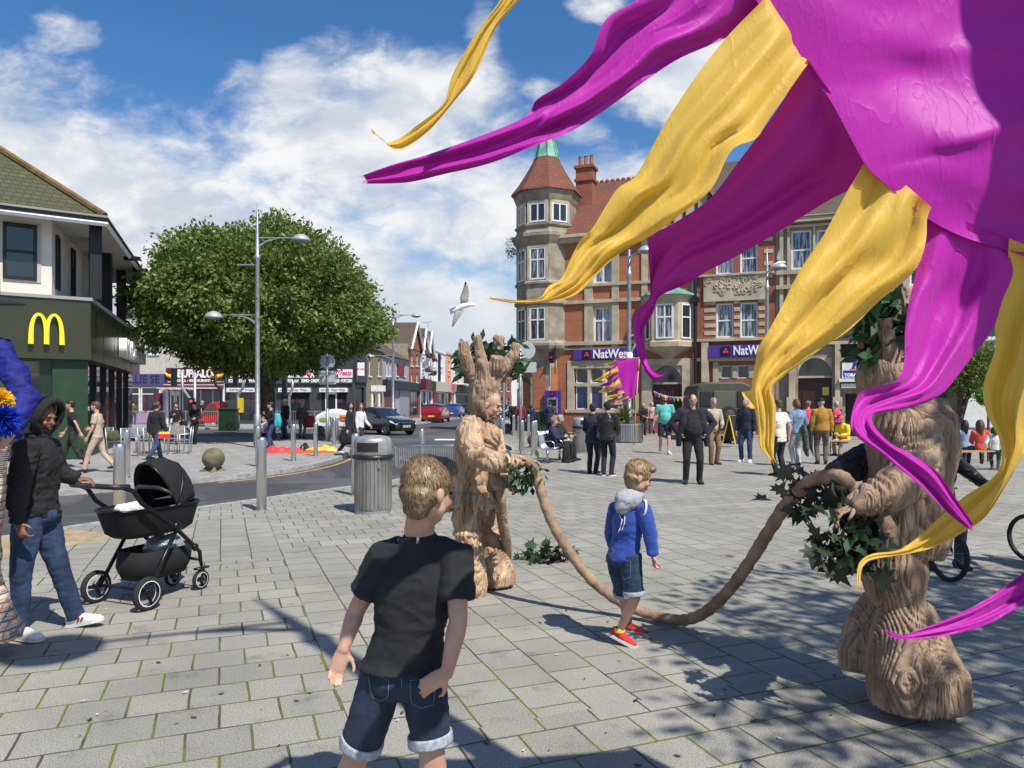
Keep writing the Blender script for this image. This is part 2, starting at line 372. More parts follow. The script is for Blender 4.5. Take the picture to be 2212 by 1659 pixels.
# ---------- facade frame ----------
class FR:
    def __init__(s, O, th): s.O = Vector((O[0], O[1], 0)); s.th = th; s.x = Vector((cos(th), sin(th), 0)); s.y = Vector((-sin(th), cos(th), 0))
    def at(s, u, v, dy=0.0):
        d = Vector(((u-CX)/F_, 1, (HY-v)/F_)); c = Vector((0, 0, CAMZ)); D = ((s.O+s.y*dy-c).dot(s.y))/d.dot(s.y); p = c+d*D
        return (p-s.O).dot(s.x), p.z
    def w(s, x, y, z=0): return s.O+s.x*x+s.y*y+Vector((0, 0, z))
def wall_holes(mb, x0, x1, z0, z1, holes, dep=.18, y=0.0, mi=0, rmi=None):
    rmi = mi if rmi is None else rmi
    xs = sorted({x0, x1, *[h[0] for h in holes], *[h[1] for h in holes]}); zs = sorted({z0, z1, *[h[2] for h in holes], *[h[3] for h in holes]})
    xs = [x for x in xs if x0 <= x <= x1]; zs = [z for z in zs if z0 <= z <= z1]
    for i in range(len(xs)-1):
        for j in range(len(zs)-1):
            cx, cz = (xs[i]+xs[i+1])/2, (zs[j]+zs[j+1])/2
            if any(h[0] < cx < h[1] and h[2] < cz < h[3] for h in holes): continue
            mb.add([(xs[i], y, zs[j]), (xs[i+1], y, zs[j]), (xs[i+1], y, zs[j+1]), (xs[i], y, zs[j+1])], [(0, 1, 2, 3)], mi)
    for a, b, c, d in holes:
        mb.add([(a, y, c), (b, y, c), (b, y, d), (a, y, d), (a, y+dep, c), (b, y+dep, c), (b, y+dep, d), (a, y+dep, d)], [(0, 4, 5, 1), (1, 5, 6, 2), (2, 6, 7, 3), (3, 7, 4, 0)], rmi)
def window(par, x0, x1, z0, z1, y=.1, fr=.06, cols=2, rows=2, fm=None, gm=None, sill=None, split=None, arch=False):
    fm = fm or M_WHITEP; gm = gm or M_GLASS; b = MB(); t = .05
    b.box(x0, x0+fr, y, y+t, z0, z1); b.box(x1-fr, x1, y, y+t, z0, z1); b.box(x0+fr, x1-fr, y, y+t, z0, z0+fr); b.box(x0+fr, x1-fr, y, y+t, z1-fr, z1)
    for i in range(1, cols): x = x0+(x1-x0)*i/cols; b.box(x-fr*.45, x+fr*.45, y+.003, y+t, z0+fr, z1-fr)
    for j in range(1, rows):
        z = z0+(z1-z0)*(split if split else j/rows); b.box(x0+fr, x1-fr, y+.006, y+t-.003, z-fr*.45, z+fr*.45)
    o = b.build('window', fm, par)
    MB().box(x0+fr*.5, x1-fr*.5, y+.03, y+.04, z0+fr*.5, z1-fr*.5).build('pane', gm, o)
    if sill: MB().box(x0-.07, x1+.07, -.09, y, z0-.11, z0-.003).build('sill', sill, o)
    return o
# ================= BUILDINGS =================
M_BRICK = brick('red_orange_brick', (.56, .165, .055), (.44, .125, .045), (.28, .19, .13), stain=.25)
M_BRICKR = brick('red_brick', (.42, .115, .05), (.33, .085, .04), (.20, .15, .12), stain=.4)
M_BRICKY = brick('yellow_stock_brick', (.33, .26, .13), (.24, .18, .09), (.25, .22, .17))
M_TILE = brick('clay_roof_tiles', (.30, .085, .045), (.21, .06, .035), (.07, .03, .02), .17, .11, .012, .85, .45, 'xz', .5)
M_TILEB = brick('old_roof_tiles', (.14, .10, .065), (.10, .075, .05), (.05, .04, .03), .2, .13, .012, .9, .5)
M_COPPER = mat('green_copper', (.20, .42, .33), .7, var=.35, vs=2.5, c2=(.09, .22, .17))
M_NWP = mat('purple_sign_panel', (.075, .028, .25), .35, var=.06)
M_GREENP = mat('dark_green_paint', (.012, .04, .015), .5, var=.2)
M_WOODD = mat('dark_red_door_wood', (.045, .010, .008), .45, var=.3)
M_WTXT = mat('white_lettering', (.80, .80, .78), .5)
def rect(F, u0, u1, v0, v1, dy=0.0):
    um = (u0+u1)/2; return F.at(u0, v1, dy)[0], F.at(u1, v1, dy)[0], F.at(um, v1, dy)[1], F.at(um, v0, dy)[1]
FB = FR((3.36, 41), R(-21)); X = lambda u: FB.at(u, 800)[0]; Z = lambda u, v: FB.at(u, v)[1]
bank = thing('bank_building', 'red brick and stone bank with an octagonal corner turret and a purple NatWest sign', 'building', (3.36, 41, 0), R(-21))
bx1 = X(1506); ez = Z(1300, 506)
G1 = rect(FB, 1240, 1372, 795, 884); W1 = rect(FB, 1282, 1321, 663, 740); W2 = (W1[0], W1[1], Z(1300, 611), Z(1300, 534))
W1b = rect(FB, 1416, 1456, 655, 731); DR = rect(FB, 1409, 1473, 790, 930); DR = (DR[0], DR[1], 0, DR[3])
W3 = (DR[0]-.1, DR[1]+.1, W2[2], W2[3])
b = MB(); wall_holes(b, -1.2, bx1, 0, ez, [G1, W1, W2, DR, W3], .22, mi=0, rmi=1)
b.box(-1.2, -1.15, .02, 9, 0, ez); b.box(bx1-.02, bx1, .02, 9, 0, ez); b.box(-1.2, bx1, 8.9, 9, 0, ez)
b.build('wall', [M_BRICK, M_STONE], bank)
b = MB()   # stone dressings
for u0, u1 in ((1263, 1281), (1322, 1337), (1386, 1399), (1494, 1500)):
    b.box(X(u0), X(u1), -.09, .0, Z(1300, 753), ez-.35)
for v, h, d in ((615, .16, .14), (651, .18, .16), (741, .2, .2), (752, .12, .12)): z = Z(1300, v); b.box(-1.0, bx1, -d, -.002, z-h/2, z+h/2)
b.box(X(1281), W1[0], -.05, -.001, W1[2], W1[3]); b.box(W1[1], X(1322), -.05, -.001, W1[2], W1[3]); b.box(X(1281), X(1322), -.052, -.001, W1[3], Z(1300, 653))
b.box(X(1281), W2[0], -.05, -.001, W2[2], W2[3]); b.box(W2[1], X(1322), -.05, -.001, W2[2], W2[3]); b.box(X(1281), X(1322), -.052, -.001, W2[3], ez-.4)
b.box(-1.0, bx1, -.30, -.003, ez-.38, ez-.12); b.box(-1.0, bx1, -.45, -.003, ez-.12, ez+.06)
b.box(-.3, G1[0], -.07, -.001, 1.15, Z(1300, 778)); b.box(G1[1], X(1380), -.07, -.001, 1.15, Z(1300, 778)); b.box(G1[0], G1[1], -.072, -.001, G1[3], Z(1300, 778)); b.box(-.4, X(1382), -.16, -.001, G1[2]-.2, G1[2]-.02)
n = 4; gw = (G1[1]-G1[0])/n; gz = G1[2]+(G1[3]-G1[2])*.60
for i in range(1, n): b.box(G1[0]+gw*i-.08, G1[0]+gw*i+.08, -.03, .2, G1[2], G1[3])
b.box(G1[0], G1[1], -.028, .2, gz-.08, gz+.08)
for i in range(n):   # arched heads
    x0 = G1[0]+gw*i+.08; x1 = G1[0]+gw*(i+1)-.08; xm = (x0+x1)/2; r = (x1-x0)/2
    for s in (-1, 1):
        pts = [(xm+s*r, G1[3]-r*1.0)]+[(xm+s*r*cos(a), G1[3]-r+r*.92*sin(a)) for a in [k*pi/12 for k in range(1, 7)]]+[(xm, G1[3]), (xm+s*r, G1[3])]
        b.prism(pts, .02, .17)
# door surround arch + voussoirs
x0, x1 = DR[0], DR[1]; b.box(x0-.55, x0-.02, -.12, -.001, 1.0, Z(1440, 775)); b.box(x1+.02, x1+.55, -.12, -.001, 1.0, Z(1440, 775)); zs = Z(1440, 826)
b.box(x0-.53, x1+.53, -.118, -.0015, DR[3], Z(1440, 775)); xm = (x0+x1)/2; r = (x1-x0)/2
for s in (-1, 1):
    b.prism([(xm+s*r, zs)]+[(xm+s*r*cos(a), zs+(DR[3]-zs)*sin(a)) for a in [k*pi/16 for k in range(1, 9)]]+[(xm+s*r, DR[3])], -.03, .15)
b.box(x0, x1, .05, .2, zs-.1, zs)
b.build('stone_dressings', M_STONE, bank, bev=.02)
dd = MB(); dd.box(x0, x1, .2, .26, 0, zs-.1); 
for i in range(2):
    for j in range(3): dd.box(x0+.15+i*(r), x0+r-.15+i*r, .17, .2, .2+j*.85, .85+j*.85)
dd.build('door', M_WOODD, bank); MB().box(x0, x1, .2, .23, zs, DR[3]).build('fanlight', M_GLASS, bank)
for i in range(n):
    x0 = G1[0]+gw*i+.08; x1 = G1[0]+gw*(i+1)-.08
    window(bank, x0, x1, G1[2], gz-.08, .12, .05, 1, 1, gm=M_GLASSB); window(bank, x0, x1, gz+.08, G1[3], .18, .05, 1, 1)
window(bank, *W1, .14, .09, 2, 2, gm=M_GLASSC, split=.62, sill=M_STONE); window(bank, *W2, .14, .09, 2, 2, gm=M_GLASSC, split=.62, sill=M_STONE); window(bank, *W3, .14, .09, 3, 2)
MB().box(-.9, bx1, -.10, -.001, 0, 1.12).build('plinth', M_BRICKR, bank)
# roof with ridge tiles, chimney
rz = ez+4.2
def pitched(par, x0, x1, e, rz, dep, m_, ov=.45, name='roof'):
    b = MB(); y0, y1 = -ov, dep+ov; ym = dep/2
    b.add([(x0, y0, e), (x1, y0, e), (x1, ym, rz), (x0, ym, rz), (x0, y1, e), (x1, y1, e)], [(0, 1, 2, 3), (5, 4, 3, 2), (4, 0, 3), (1, 5, 2)]); b.add([(x0, y0, e-.01), (x1, y0, e-.01), (x1, y1, e-.01), (x0, y1, e-.01)], [(3, 2, 1, 0)])
    return b.build(name, m_, par)
rf = pitched(bank, -.3, bx1, ez+.07, rz, 9, M_TILE)
b = MB()
for i in range(int((bx1+.3)/.33)): b.ell((-.3+.17+i*.33, 4.5, rz+.04), (.15, .1, .12), 6, k=4)
b.build('ridge_tiles', M_BRICK, rf)
def chimney(par, x, y, z0, z1, w=.9, d=.7, pots=3, m_=None, name='chimney'):
    b = MB(); b.box(x-w/2, x+w/2, y-d/2, y+d/2, z0, z1); b.box(x-w/2-.08, x+w/2+.08, y-d/2-.08, y+d/2+.08, z1-.75, z1-.6); b.box(x-w/2-.1, x+w/2+.1, y-d/2-.1, y+d/2+.1, z1, z1+.16)
    o = b.build(name, m_ or M_BRICKR, par); p = MB()
    for i in range(pots): p.lathe([(.13, z1+.16), (.11, z1+.75), (.14, z1+.8)], 8, (x-w/2+w*(i+.5)/pots, y, 0))
    p.build('chimney_pots', M_BRICK if m_ is None else M_BRICKY, o); return o
chimney(bank, .05, 2.6, ez, Z(1250, 358)+.55, 1.0, .9, 3)
g = MB(); gx, gw_ = X(1480), 2.2; g.prism([(gx-gw_, ez), (gx+gw_, ez), (gx, ez+3.4)], -.25, 4.4)
g.build('gable', M_STONE, rf); g = MB()
for k in range(7): xx = gx-gw_+.35+k*(2*gw_-.7)/6; g.box(xx-.07, xx+.07, -.29, -.252, ez+.05, ez+3.2*(1-abs(xx-gx)/gw_))
for s in (-1, 1): g.tube([(gx+s*(gw_+.25), -.35, ez-.1), (gx, -.35, ez+3.55)], .13, 4)
g.build('gable_timber', M_WOODD, rf)
# drainpipe
MB().tube([(X(1503), -.2, 0), (X(1503), -.2, ez-.4)], .09, 8).box(X(1503)-.2, X(1503)+.2, -.35, -.05, Z(1503, 655), Z(1503, 644)).build('drainpipe', M_BLACKM, bank, bev=.01)
# octagonal turret
def octa(r, z, ph=pi/8): return [Vector((r*cos(ph+k*pi/4), r*sin(ph+k*pi/4), z)) for k in range(8)]
tz = lambda v: 1.72+(866-v)/1600*42.1
tx, ty = FB.at(1181, 800, .9)[0], .9
T = Matrix.Translation((tx, ty, 0))
b = MB(); R1 = 1.72
prof = [(1.38, 1.12), (1.38, tz(790)), (1.36, tz(782)), (1.42, tz(776)), (1.85, tz(756)), (1.92, tz(750)), (1.92, tz(745)), (1.80, tz(741)), (R1, tz(738)), (R1, tz(664)), (1.86, tz(661)), (1.86, tz(655)), (R1, tz(652)), (R1, tz(622)), (1.83, tz(619)), (1.83, tz(615)), (R1, tz(612)), (R1, tz(536)), (1.86, tz(528)), (2.0, tz(519)), (2.0, tz(512)), (R1+.05, tz(508)), (R1, tz(500)), (1.84, tz(496)), (1.84, tz(492)), (R1-.03, tz(490)), (R1-.03, tz(447)), (1.78, tz(440)), (1.9, tz(428)), (1.95, tz(420))]
b.rings([octa(r, z) for r, z in prof], 0, True, T)
tur = b.build('turret', M_STONED, bank)
b = MB(); b.rings([octa(1.40, 0), octa(1.40, 1.12)], 0, True, T); b.build('turret_plinth', M_GREENP, tur)
b = MB()
for k in range(8):
    a = k*pi/4; M_ = T @ Matrix.Rotation(a, 4, 'Z')
    b.box(1.28, 1.30, -.36, .36, 1.3, tz(795), 0, M_)
b.build('turret_brick_panel', M_BRICK, tur)
for k in (4, 5, 6, 7):    # window faces
    a = k*pi/4; M_ = T @ Matrix.Rotation(a+pi/2, 4, 'Z')
    ap = R1*cos(pi/8)
    for (v0, v1, rws) in ((669, 740, 2), (543, 612, 2), (449, 491, 1)):
        if k == 7 and v0 > 500: continue
        z0, z1 = tz(v1)+.05, tz(v0)
        o = window(tur, -.47, .47, z0, z1, 0, .08, 2, rws, gm=M_GLASSC if rws == 2 else M_GLASS, split=.62 if rws == 2 else None)
        fo = MB(); 
        for c in (o, *o.children): c.data.transform(M_ @ Matrix.Translation((0, -ap-.03, 0)))
        MB().box(-.60, -.475, -ap-.05, -ap, z0-.1, z1+.1, 0, M_).box(.475, .60, -ap-.05, -ap, z0-.1, z1+.1, 0, M_).box(-.475, .475, -ap-.048, -ap, z1+.003, z1+.14, 0, M_).build('stone_surround', M_STONE, tur)
b = MB(); prof = [(2.06, tz(420)-.05), (2.02, tz(417)), (1.62, tz(398)), (1.18, tz(372)), (.82, tz(348)), (.66, tz(333))]
b.rings([octa(r, z) for r, z in prof], 0, True, T); b.build('turret_roof', M_TILE, tur)
b = MB(); b.rings([octa(r, z) for r, z in ((.74, tz(340)), (.66, tz(333)), (.45, tz(300)), (.47, tz(297)), (.38, tz(289)), (.12, tz(285)), (.03, tz(262)))], 0, True, T)
for k in range(8): b.tube([T @ (octa(.73, tz(340))[k]), T @ (octa(.46, tz(300))[k])], .035, 5)
b.build('copper_cap', M_COPPER, tur)
# oriel bay
OX = lambda u: FB.at(u, 700, -.9)[0]
bxa, bxb = X(1393), X(1497); fxa, fxb = OX(1408), OX(1464); oz = lambda v: FB.at(1440, v, -.9)[1]
def oriel(z, g=0.0, k=1.0):
    cx = (bxa+bxb)/2; pts = [(bxa-g, 0), (fxa-g*.6, -.9-g), (fxb+g*.6, -.9-g), (bxb+g, 0)]
    return [Vector((cx+(x-cx)*k, y*k if y else .05, z)) for x, y in pts]
b = MB(); b.rings([oriel(oz(776), 0, .12), oriel(oz(768), 0, .35), oriel(oz(757), 0, .75), oriel(oz(748), .1), oriel(oz(738), .12), oriel(oz(735), .02), oriel(oz(648), .02), oriel(oz(642), .14), oriel(oz(636), .2)])
ob = b.build('oriel_bay', M_STONE, bank, recalc=True)
b = MB(); b.rings([oriel(oz(637), .3), oriel(oz(633), .28), oriel(oz(621), 0, .6), oriel(oz(607), 0, .12)]); b.build('oriel_roof', M_COPPER, ob, recalc=True)
o = window(ob, fxa+.22, fxb-.22, oz(731), oz(656), -.97, .08, 2, 2, gm=M_GLASSC, split=.62)
for A_, B_ in (((bxa, 0), (fxa, -.9)), ((fxb, -.9), (bxb, 0))):
    d = Vector((B_[0]-A_[0], B_[1]-A_[1])); a = atan2(d.y, d.x); L_ = d.length
    o = window(ob, L_*.2, L_*.8, oz(731), oz(656), 0, .07, 1, 2, split=.62)
    for c in (o, *o.children): c.data.transform(Matrix.Translation((A_[0], A_[1], 0)) @ Matrix.Rotation(a, 4, 'Z') @ Matrix.Translation((0, -.06, 0)))
# signs
def natwest_logo(par, x, z, s, y):
    o = MB().box(x-s, x+s, y-.06, y, z-s, z+s).build('logo_panel', mat('dark_plum_panel', (.02, .004, .03), .3), par, bev=s*.25)
    b = MB()
    for k in range(3):
        a = pi/2+k*2*pi/3; cx, cz = x+cos(a)*s*.33, z+sin(a)*s*.33-.02*s
        b.prism([(cx+s*.27*cos(a+t), cz+s*.27*sin(a+t)) for t in (pi*j/3 for j in range(6))], y-.10, y-.061)
    b.build('logo', mat('bank_logo_red', (.75, .03, .09), .4), o)
nw = thing('bank_sign', 'long purple NatWest sign above the bank\'s four arched window lights', 'sign', FB.w(0, -.2), R(-21))
s = rect(FB, 1239, 1379, 754, 776, -.2); MB().box(s[0], s[1], 0, .1, s[2], s[3]).build('sign_panel', M_NWP, nw)
natwest_logo(nw, FB.at(1268, 765, -.2)[0], FB.at(1268, 766, -.2)[1], .24, 0)
a0, a1 = FB.at(1281, 765, -.2)[0], FB.at(1362, 765, -.2)[0]; text('lettering', 'NatWest', .66, M_WTXT, nw, (a0+a1)/2, -.02, FB.at(1320, 765, -.2)[1], .03, .012, w=a1-a0)
# ATM
am = thing('cash_machine', 'purple cash machine panel set in the brick wall beside the turret', 'cash machine', FB.w(0, -.06), R(-21))
s = rect(FB, 1181, 1215, 844, 896); s = (FB.at(1184, 800)[0]+.55, FB.at(1218, 800)[0]+.55, s[2], s[3])
am.location = FB.w(-.55, -.62)
MB().box(s[0], s[1], 0, .12, s[2], s[3]).build('panel', M_NWP, am); xm = (s[0]+s[1])/2
MB().box(xm-.3, xm+.3, -.03, 0, s[2]+.12, s[2]+.92).build('screen_surround', M_GALV, am, bev=.02); MB().box(xm-.22, xm+.22, -.04, -.03, s[2]+.5, s[2]+.85).box(xm-.2, xm+.2, -.06, -.03, s[2]+.2, s[2]+.4).build('screen', M_DARK, am)
natwest_logo(am, xm, s[3]-.2, .12, 0); text('lettering', 'NatWest', .09, M_WTXT, am, xm, -.01, s[3]-.38, .004)
# small hanging sign
hs_ = thing('hanging_sign', 'small dark hanging sign with a red bank logo on the turret\'s brick side', 'sign', FB.w(FB.at(1206, 800)[0], -.55), R(-21))
MB().tube([(0, -.45, 4.55), (0, .1, 4.55)], .03, 6).tube([(0, -.05, 4.75), (0, -.05, 3.2)], .03, 6).build('bracket', M_BLACKM, hs_); MB().box(-.35, -.05, -.09, -.01, 3.8, 4.45).build('sign_panel', M_BLACKP, hs_, bev=.02)
natwest_logo(hs_, -.2, 4.12, .12, -.09)
# -------- building two --------
b2 = thing('striped_brick_building', 'brick and pale stone striped building with a carved frieze over paired sash windows', 'building', (3.36, 41, 0), R(-21))
x0, x1 = bx1+.003, X(1676); e2 = Z(1590, 500)
wa = [rect(FB, 1547, 1584, 655, 729), rect(FB, 1599, 1637, 653, 729), rect(FB, 1547, 1584, 526, 592), rect(FB, 1599, 1637, 524, 590)]
gd = rect(FB, 1552, 1660, 789, 817); gd = (gd[0], gd[1], gd[2], gd[3])
b = MB(); wall_holes(b, x0, x1, 0, e2+1, wa+[gd], .2, mi=0, rmi=1); b.box(x0, x1, 8.9, 9, 0, e2+1); b.box(x1-.02, x1, .02, 9, 0, e2+1)
b.build('wall', [M_BRICKR, M_STONE], b2)
b = MB(); zb, zt = Z(1590, 733), Z(1590, 650)
for k in range(5):
    z = zb+.25+k*(zt-zb)/5
    for a_, c_ in ((X(1521), wa[0][0]-.02), (wa[0][1]+.02, wa[1][0]-.02), (wa[1][1]+.02, X(1652))): b.box(a_, c_, -.03, -.001, z, z+.2)
for k in range(5):
    z = Z(1660, 600)+k*.62; b.box(X(1650), X(1670), -.03, -.001, z, z+.2)
b.box(X(1520), X(1655), -.12, -.001, Z(1590, 650), Z(1590, 596)); b.box(x0, x1, -.2, -.001, Z(1590, 596)+.003, Z(1590, 591)); b.box(x0, x1, -.22, -.001, Z(1590, 737), Z(1590, 731))
b.box(x0, x1, -.3, -.001, e2-.1, e2+.2)
b.box(X(1516), X(1531), -.25, -.002, Z(1525, 826), Z(1525, 741)); b.box(x0, x1, -.12, -.0015, Z(1590, 780), Z(1590, 772))
for u0, u1 in ((1540, 1552), (1660, 1672)): b.box(X(u0), X(u1), -.1, -.001, .9, Z(1590, 781))
n = 3; gw = (gd[1]-gd[0])/n
for i in range(n+1): b.box(gd[0]+gw*i-.12, gd[0]+gw*i+.12, -.03, .15, gd[2], gd[3])
b.build('stone_bands', M_STONE, b2, bev=.015)
b = MB(); rr = random.Random(3); fz0, fz1 = Z(1590, 648)+.35, Z(1590, 598)   # carved relief
for k in range(46):
    xx = rr.uniform(X(1524), X(1650)); zz = rr.uniform(fz0, fz1); r = rr.uniform(.07, .16); ph = rr.uniform(0, 6)
    b.tube([(xx+r*cos(ph+t)*(1-t/9), -.13, zz+r*sin(ph+t)*(1-t/9)) for t in [j*.7 for j in range(8)]], .035, 5)
b.build('carved_frieze', M_STONE, b2, smooth=True)
for k, wv in enumerate(wa): window(b2, *wv, .12, .08, 1, 2, gm=M_GLASSC, sill=M_STONE)
for i in range(n): window(b2, gd[0]+gw*i+.12, gd[0]+gw*(i+1)-.12, gd[2], gd[3], .1, .05, 1, 1)
pitched(b2, x0, x1, e2+1.01, e2+5, 9, M_TILEB)
s2 = thing('bank_sign', 'shorter purple NatWest sign on the striped brick building, half hidden by a yellow streamer', 'sign', FB.w(0, -.3), R(-21))
s = rect(FB, 1531, 1662, 745, 771, -.3); MB().box(s[0], s[1], 0, .1, s[2], s[3]).build('sign_panel', M_NWP, s2)
natwest_logo(s2, FB.at(1568, 765, -.3)[0], FB.at(1568, 758.5, -.3)[1], .24, 0)
a0, a1 = FB.at(1584, 765, -.3)[0], FB.at(1664, 765, -.3)[0]; text('lettering', 'NatWest', .66, M_WTXT, s2, (a0+a1)/2, -.02, FB.at(1610, 757.5, -.3)[1], .03, .012, w=a1-a0)
# -------- building three (stone bays) --------
b3 = thing('stone_bay_building', 'grey stone bay-fronted building with a dark red arched door and tobacco shop', 'building', (3.36, 41, 0), R(-21))
x0, x1 = X(1676)+.003, X(1905); e3 = Z(1760, 470)
wb = [rect(FB, 1709, 1753, 497, 581), rect(FB, 1764, 1800, 495, 580), rect(FB, 1818, 1850, 494, 580), rect(FB, 1709, 1753, 630, 700), rect(FB, 1764, 1800, 630, 700), rect(FB, 1818, 1850, 630, 700)]
da = rect(FB, 1724, 1797, 773, 930); da = (da[0], da[1], 0, da[3]); sh = rect(FB, 1826, 1892, 850, 930); sh = (sh[0], sh[1], 0, sh[3]); bl = rect(FB, 1817, 1895, 742, 772)
b = MB(); wall_holes(b, x0, x1, 0, e3, wb+[da, sh, bl], .3); b.box(x0, x1, 8.9, 9, 0, e3); b.box(x1-.02, x1, .02, 9, 0, e3)
b.build('wall', M_STONED, b3)
b = MB()
for v, h, d in ((473, .3, .4), (487, .12, .15), (586, .2, .2), (618, .2, .25), (708, .25, .3), (742, .15, .2)): z = Z(1760, v); b.box(x0, x1, -d, -.001, z-h/2, z+h/2)
for u0, u1 in ((1684, 1692), (1700, 1706), (1756, 1761), (1804, 1812), (1856, 1864)): b.box(X(u0), X(u1), -.14, -.001, Z(1760, 706), e3-.3)
for u0, u1 in ((1704, 1718), (1803, 1814)): b.box(X(u0), X(u1), -.3, -.001, 1.2, Z(1760, 745)); b.box(X(u0)-.1, X(u1)+.1, -.4, -.301, 1.2, 1.9)
xm, r, zs = (da[0]+da[1])/2, (da[1]-da[0])/2, Z(1760, 812)
for s_ in (-1, 1): b.prism([(xm+s_*r, zs)]+[(xm+s_*r*cos(a), zs+(da[3]-zs)*sin(a)) for a in [k*pi/16 for k in range(1, 9)]]+[(xm+s_*r, da[3])], -.02, .2)
b.box(da[0], da[1], 0, .2, zs-.1, zs)
b.build('stone_dressings', M_STONE, b3, bev=.02)
MB().box(da[0], da[1], .24, .26, zs, da[3]).build('fanlight', M_GLASS, b3)
d = MB().box(da[0], da[1], .25, .3, 0, zs-.1)
for i in (0, 1):
    for z in ((.3, 1.0), (1.2, 2.2)): d.box(da[0]+.2+i*r, da[0]+r-.2+i*r, .21, .25, *z)
d = d.build('door', M_WOODD, b3); MB().box(xm+.35, xm+.65, .19, .2, 2.0, 2.4).build('notice', mat('yellow_notice', (.6, .6, .12), .6), d)
for wv in wb: window(b3, *wv, .1, .09, 1, 2, gm=M_GLASSC)
pitched(b3, x0, x1, e3, e3+4, 9, M_TILEB)
MB().box(bl[0], bl[1], .25, .3, bl[2], bl[3]).build('shop_recess', M_DARK, b3); MB().box(sh[0], sh[1], .28, .3, 0, sh[3]).build('shop_doorway', M_DARK, b3)
MB().box(sh[0]-.2, sh[1], -.35, -.002, Z(1850, 838), Z(1850, 829)).box(sh[0]-.3, sh[1], -.45, -.0025, Z(1850, 825), Z(1850, 818)).build('shop_canopy', M_WHITEP, b3)
ts = thing('shop_sign', 'white and blue tobacco shop sign starting with Ru above the shop canopy', 'sign', FB.w(0, -.2), R(-21))
s = rect(FB, 1819, 1890, 776, 816, -.2); MB().box(s[0], s[1], 0, .15, s[2], s[3]).build('sign_panel', M_WHITEP, ts); M_NAVY = mat('navy_sign_paint', (.01, .02, .22), .5)
hh = s[3]-s[2]; MB().box(s[0]+.05, s[1]-.05, -.01, 0, s[2]+.04, s[2]+hh*.4).build('blue_band', M_NAVY, ts)
text('lettering', 'Ru', .62, M_NAVY, ts, s[0]+.42, -.02, s[2]+hh*.74, .01, .02, .25, 'LEFT'); MB().box(s[0]+.35, s[0]+1.5, -.02, 0, s[2]+hh*.47, s[2]+hh*.51).build('underline', mat('red_paint', (.6, .02, .02), .5), ts)
text('lettering', 'TOBACCO • MA', .2, M_WTXT, ts, s[0]+.1, -.02, s[2]+hh*.15, .01, .01, 0, 'LEFT')
# -------- buildings four, five on the right, mostly behind the flag --------
b4 = thing('shop_building', 'pale rendered building with white shop panels behind the small street tree', 'building', (3.36, 41, 0), R(-21))
x0, x1 = X(1905)+.003, X(1905)+16; e4 = 9.5; wn = [(x0+1.2+k*2.6, x0+2.5+k*2.6, z, z+1.7) for k in range(6) for z in (4.6, 7.2)]
b = MB(); wall_holes(b, x0, x1, 0, e4, wn+[(x0+.4, x0+3.2, .4, 3.0), (x0+8.2, x1-.4, .4, 3.0)], .2); b.box(x0, x1, 8.9, 9, 0, e4); b.build('wall', mat('pale_render', (.42, .40, .36), .9, var=.2), b4)
for wv in wn: window(b4, *wv, .1, .07, 1, 2, sill=M_WHITEP)
MB().box(x0+.4, x0+3.2, .15, .2, .4, 3.0).build('shop_window', M_GLASS, b4); MB().box(x0+8.2, x1-.4, .15, .2, .4, 3.0).build('shop_window', M_GLASS, b4)
MB().box(x0+3.3, x0+5.6, -.06, -.002, .5, 3.0).box(x0+5.75, x0+8.0, -.06, -.002, .5, 3.0).build('white_panel', M_WHITEP, b4); MB().box(x0, x1, -.35, -.002, 3.1, 4.0).build('fascia', mat('grey_blue_fascia', (.30, .36, .42), .5), b4)
pitched(b4, x0, x1, e4, e4+3, 9, M_TILEB)
# ================= fast food building (left) =================
M_OLIVE = mat('dark_olive_cladding', (.036, .040, .020), .28, var=.1, vs=1.5); M_GRN2 = mat('dark_green_cladding', (.010, .028, .016), .25)
M_CREAM = mat('cream_render', (.62, .59, .51), .9, var=.10, vs=1.2); M_SOFF = mat('soffit_board', (.42, .41, .39), .8, var=.1)
M_MOSS = brick('mossy_roof_tiles', (.10, .105, .035), (.07, .075, .03), (.03, .03, .02), .3, .17, .015, .95, .5)
P0 = Vector((-12.4, 21.8, 0)); th1 = R(34.8); th2 = R(110.8); FA = FR(P0[:2], th1); FC = FR(P0[:2], th2)
mcd = thing('restaurant_building', 'corner fast-food restaurant with dark olive fascia, golden arches and mossy hipped roof', 'building', P0)
def rot(o, th): o.rotation_euler = (0, 0, th); return o
LA, LB = 9.5, 12.6
pl = lambda dA, dB, off: None
def poly3(off):   # left end, corner, right end, back; offset outwards by off
    a = Vector((cos(th1), sin(th1))); na = Vector((sin(th1), -cos(th1))); c = Vector((cos(th2), sin(th2))); nc = Vector((sin(th2), -cos(th2)))
    # corner intersection of offset lines
    M2 = Matrix(((na.x, na.y), (nc.x, nc.y))); cor = M2.inverted() @ Vector((off, off))
    return [-a*LA+na*off, cor, c*LB+nc*off, c*LB-nc*9, -a*LA-na*9]
tp = lambda off: [(p.x, p.y) for p in poly3(off)]
MB().prism(tp(0), 2.93, 4.66, ax='z').build('fascia', M_OLIVE, mcd, recalc=True)
MB().prism(tp(.05), 4.66, 4.75, ax='z').build('ledge', mat('lead_ledge', (.30, .29, .27), .8), mcd, recalc=True)
MB().prism(tp(-.35), .0, 2.93, ax='z').build('ground_floor', M_GRN2, mcd, recalc=True)
b = MB()
for k in range(1, 4): b.box(-k*2.3-.008, -k*2.3+.008, -.006, 0, 2.95, 4.64)
rot(b.build('panel_joint', M_BLACKP, mcd), th1); b = MB()
for k in range(1, 5): b.box(k*2.4-.008, k*2.4+.008, -.006, 0, 2.95, 4.64)
rot(b.build('panel_joint', M_BLACKP, mcd), th2)
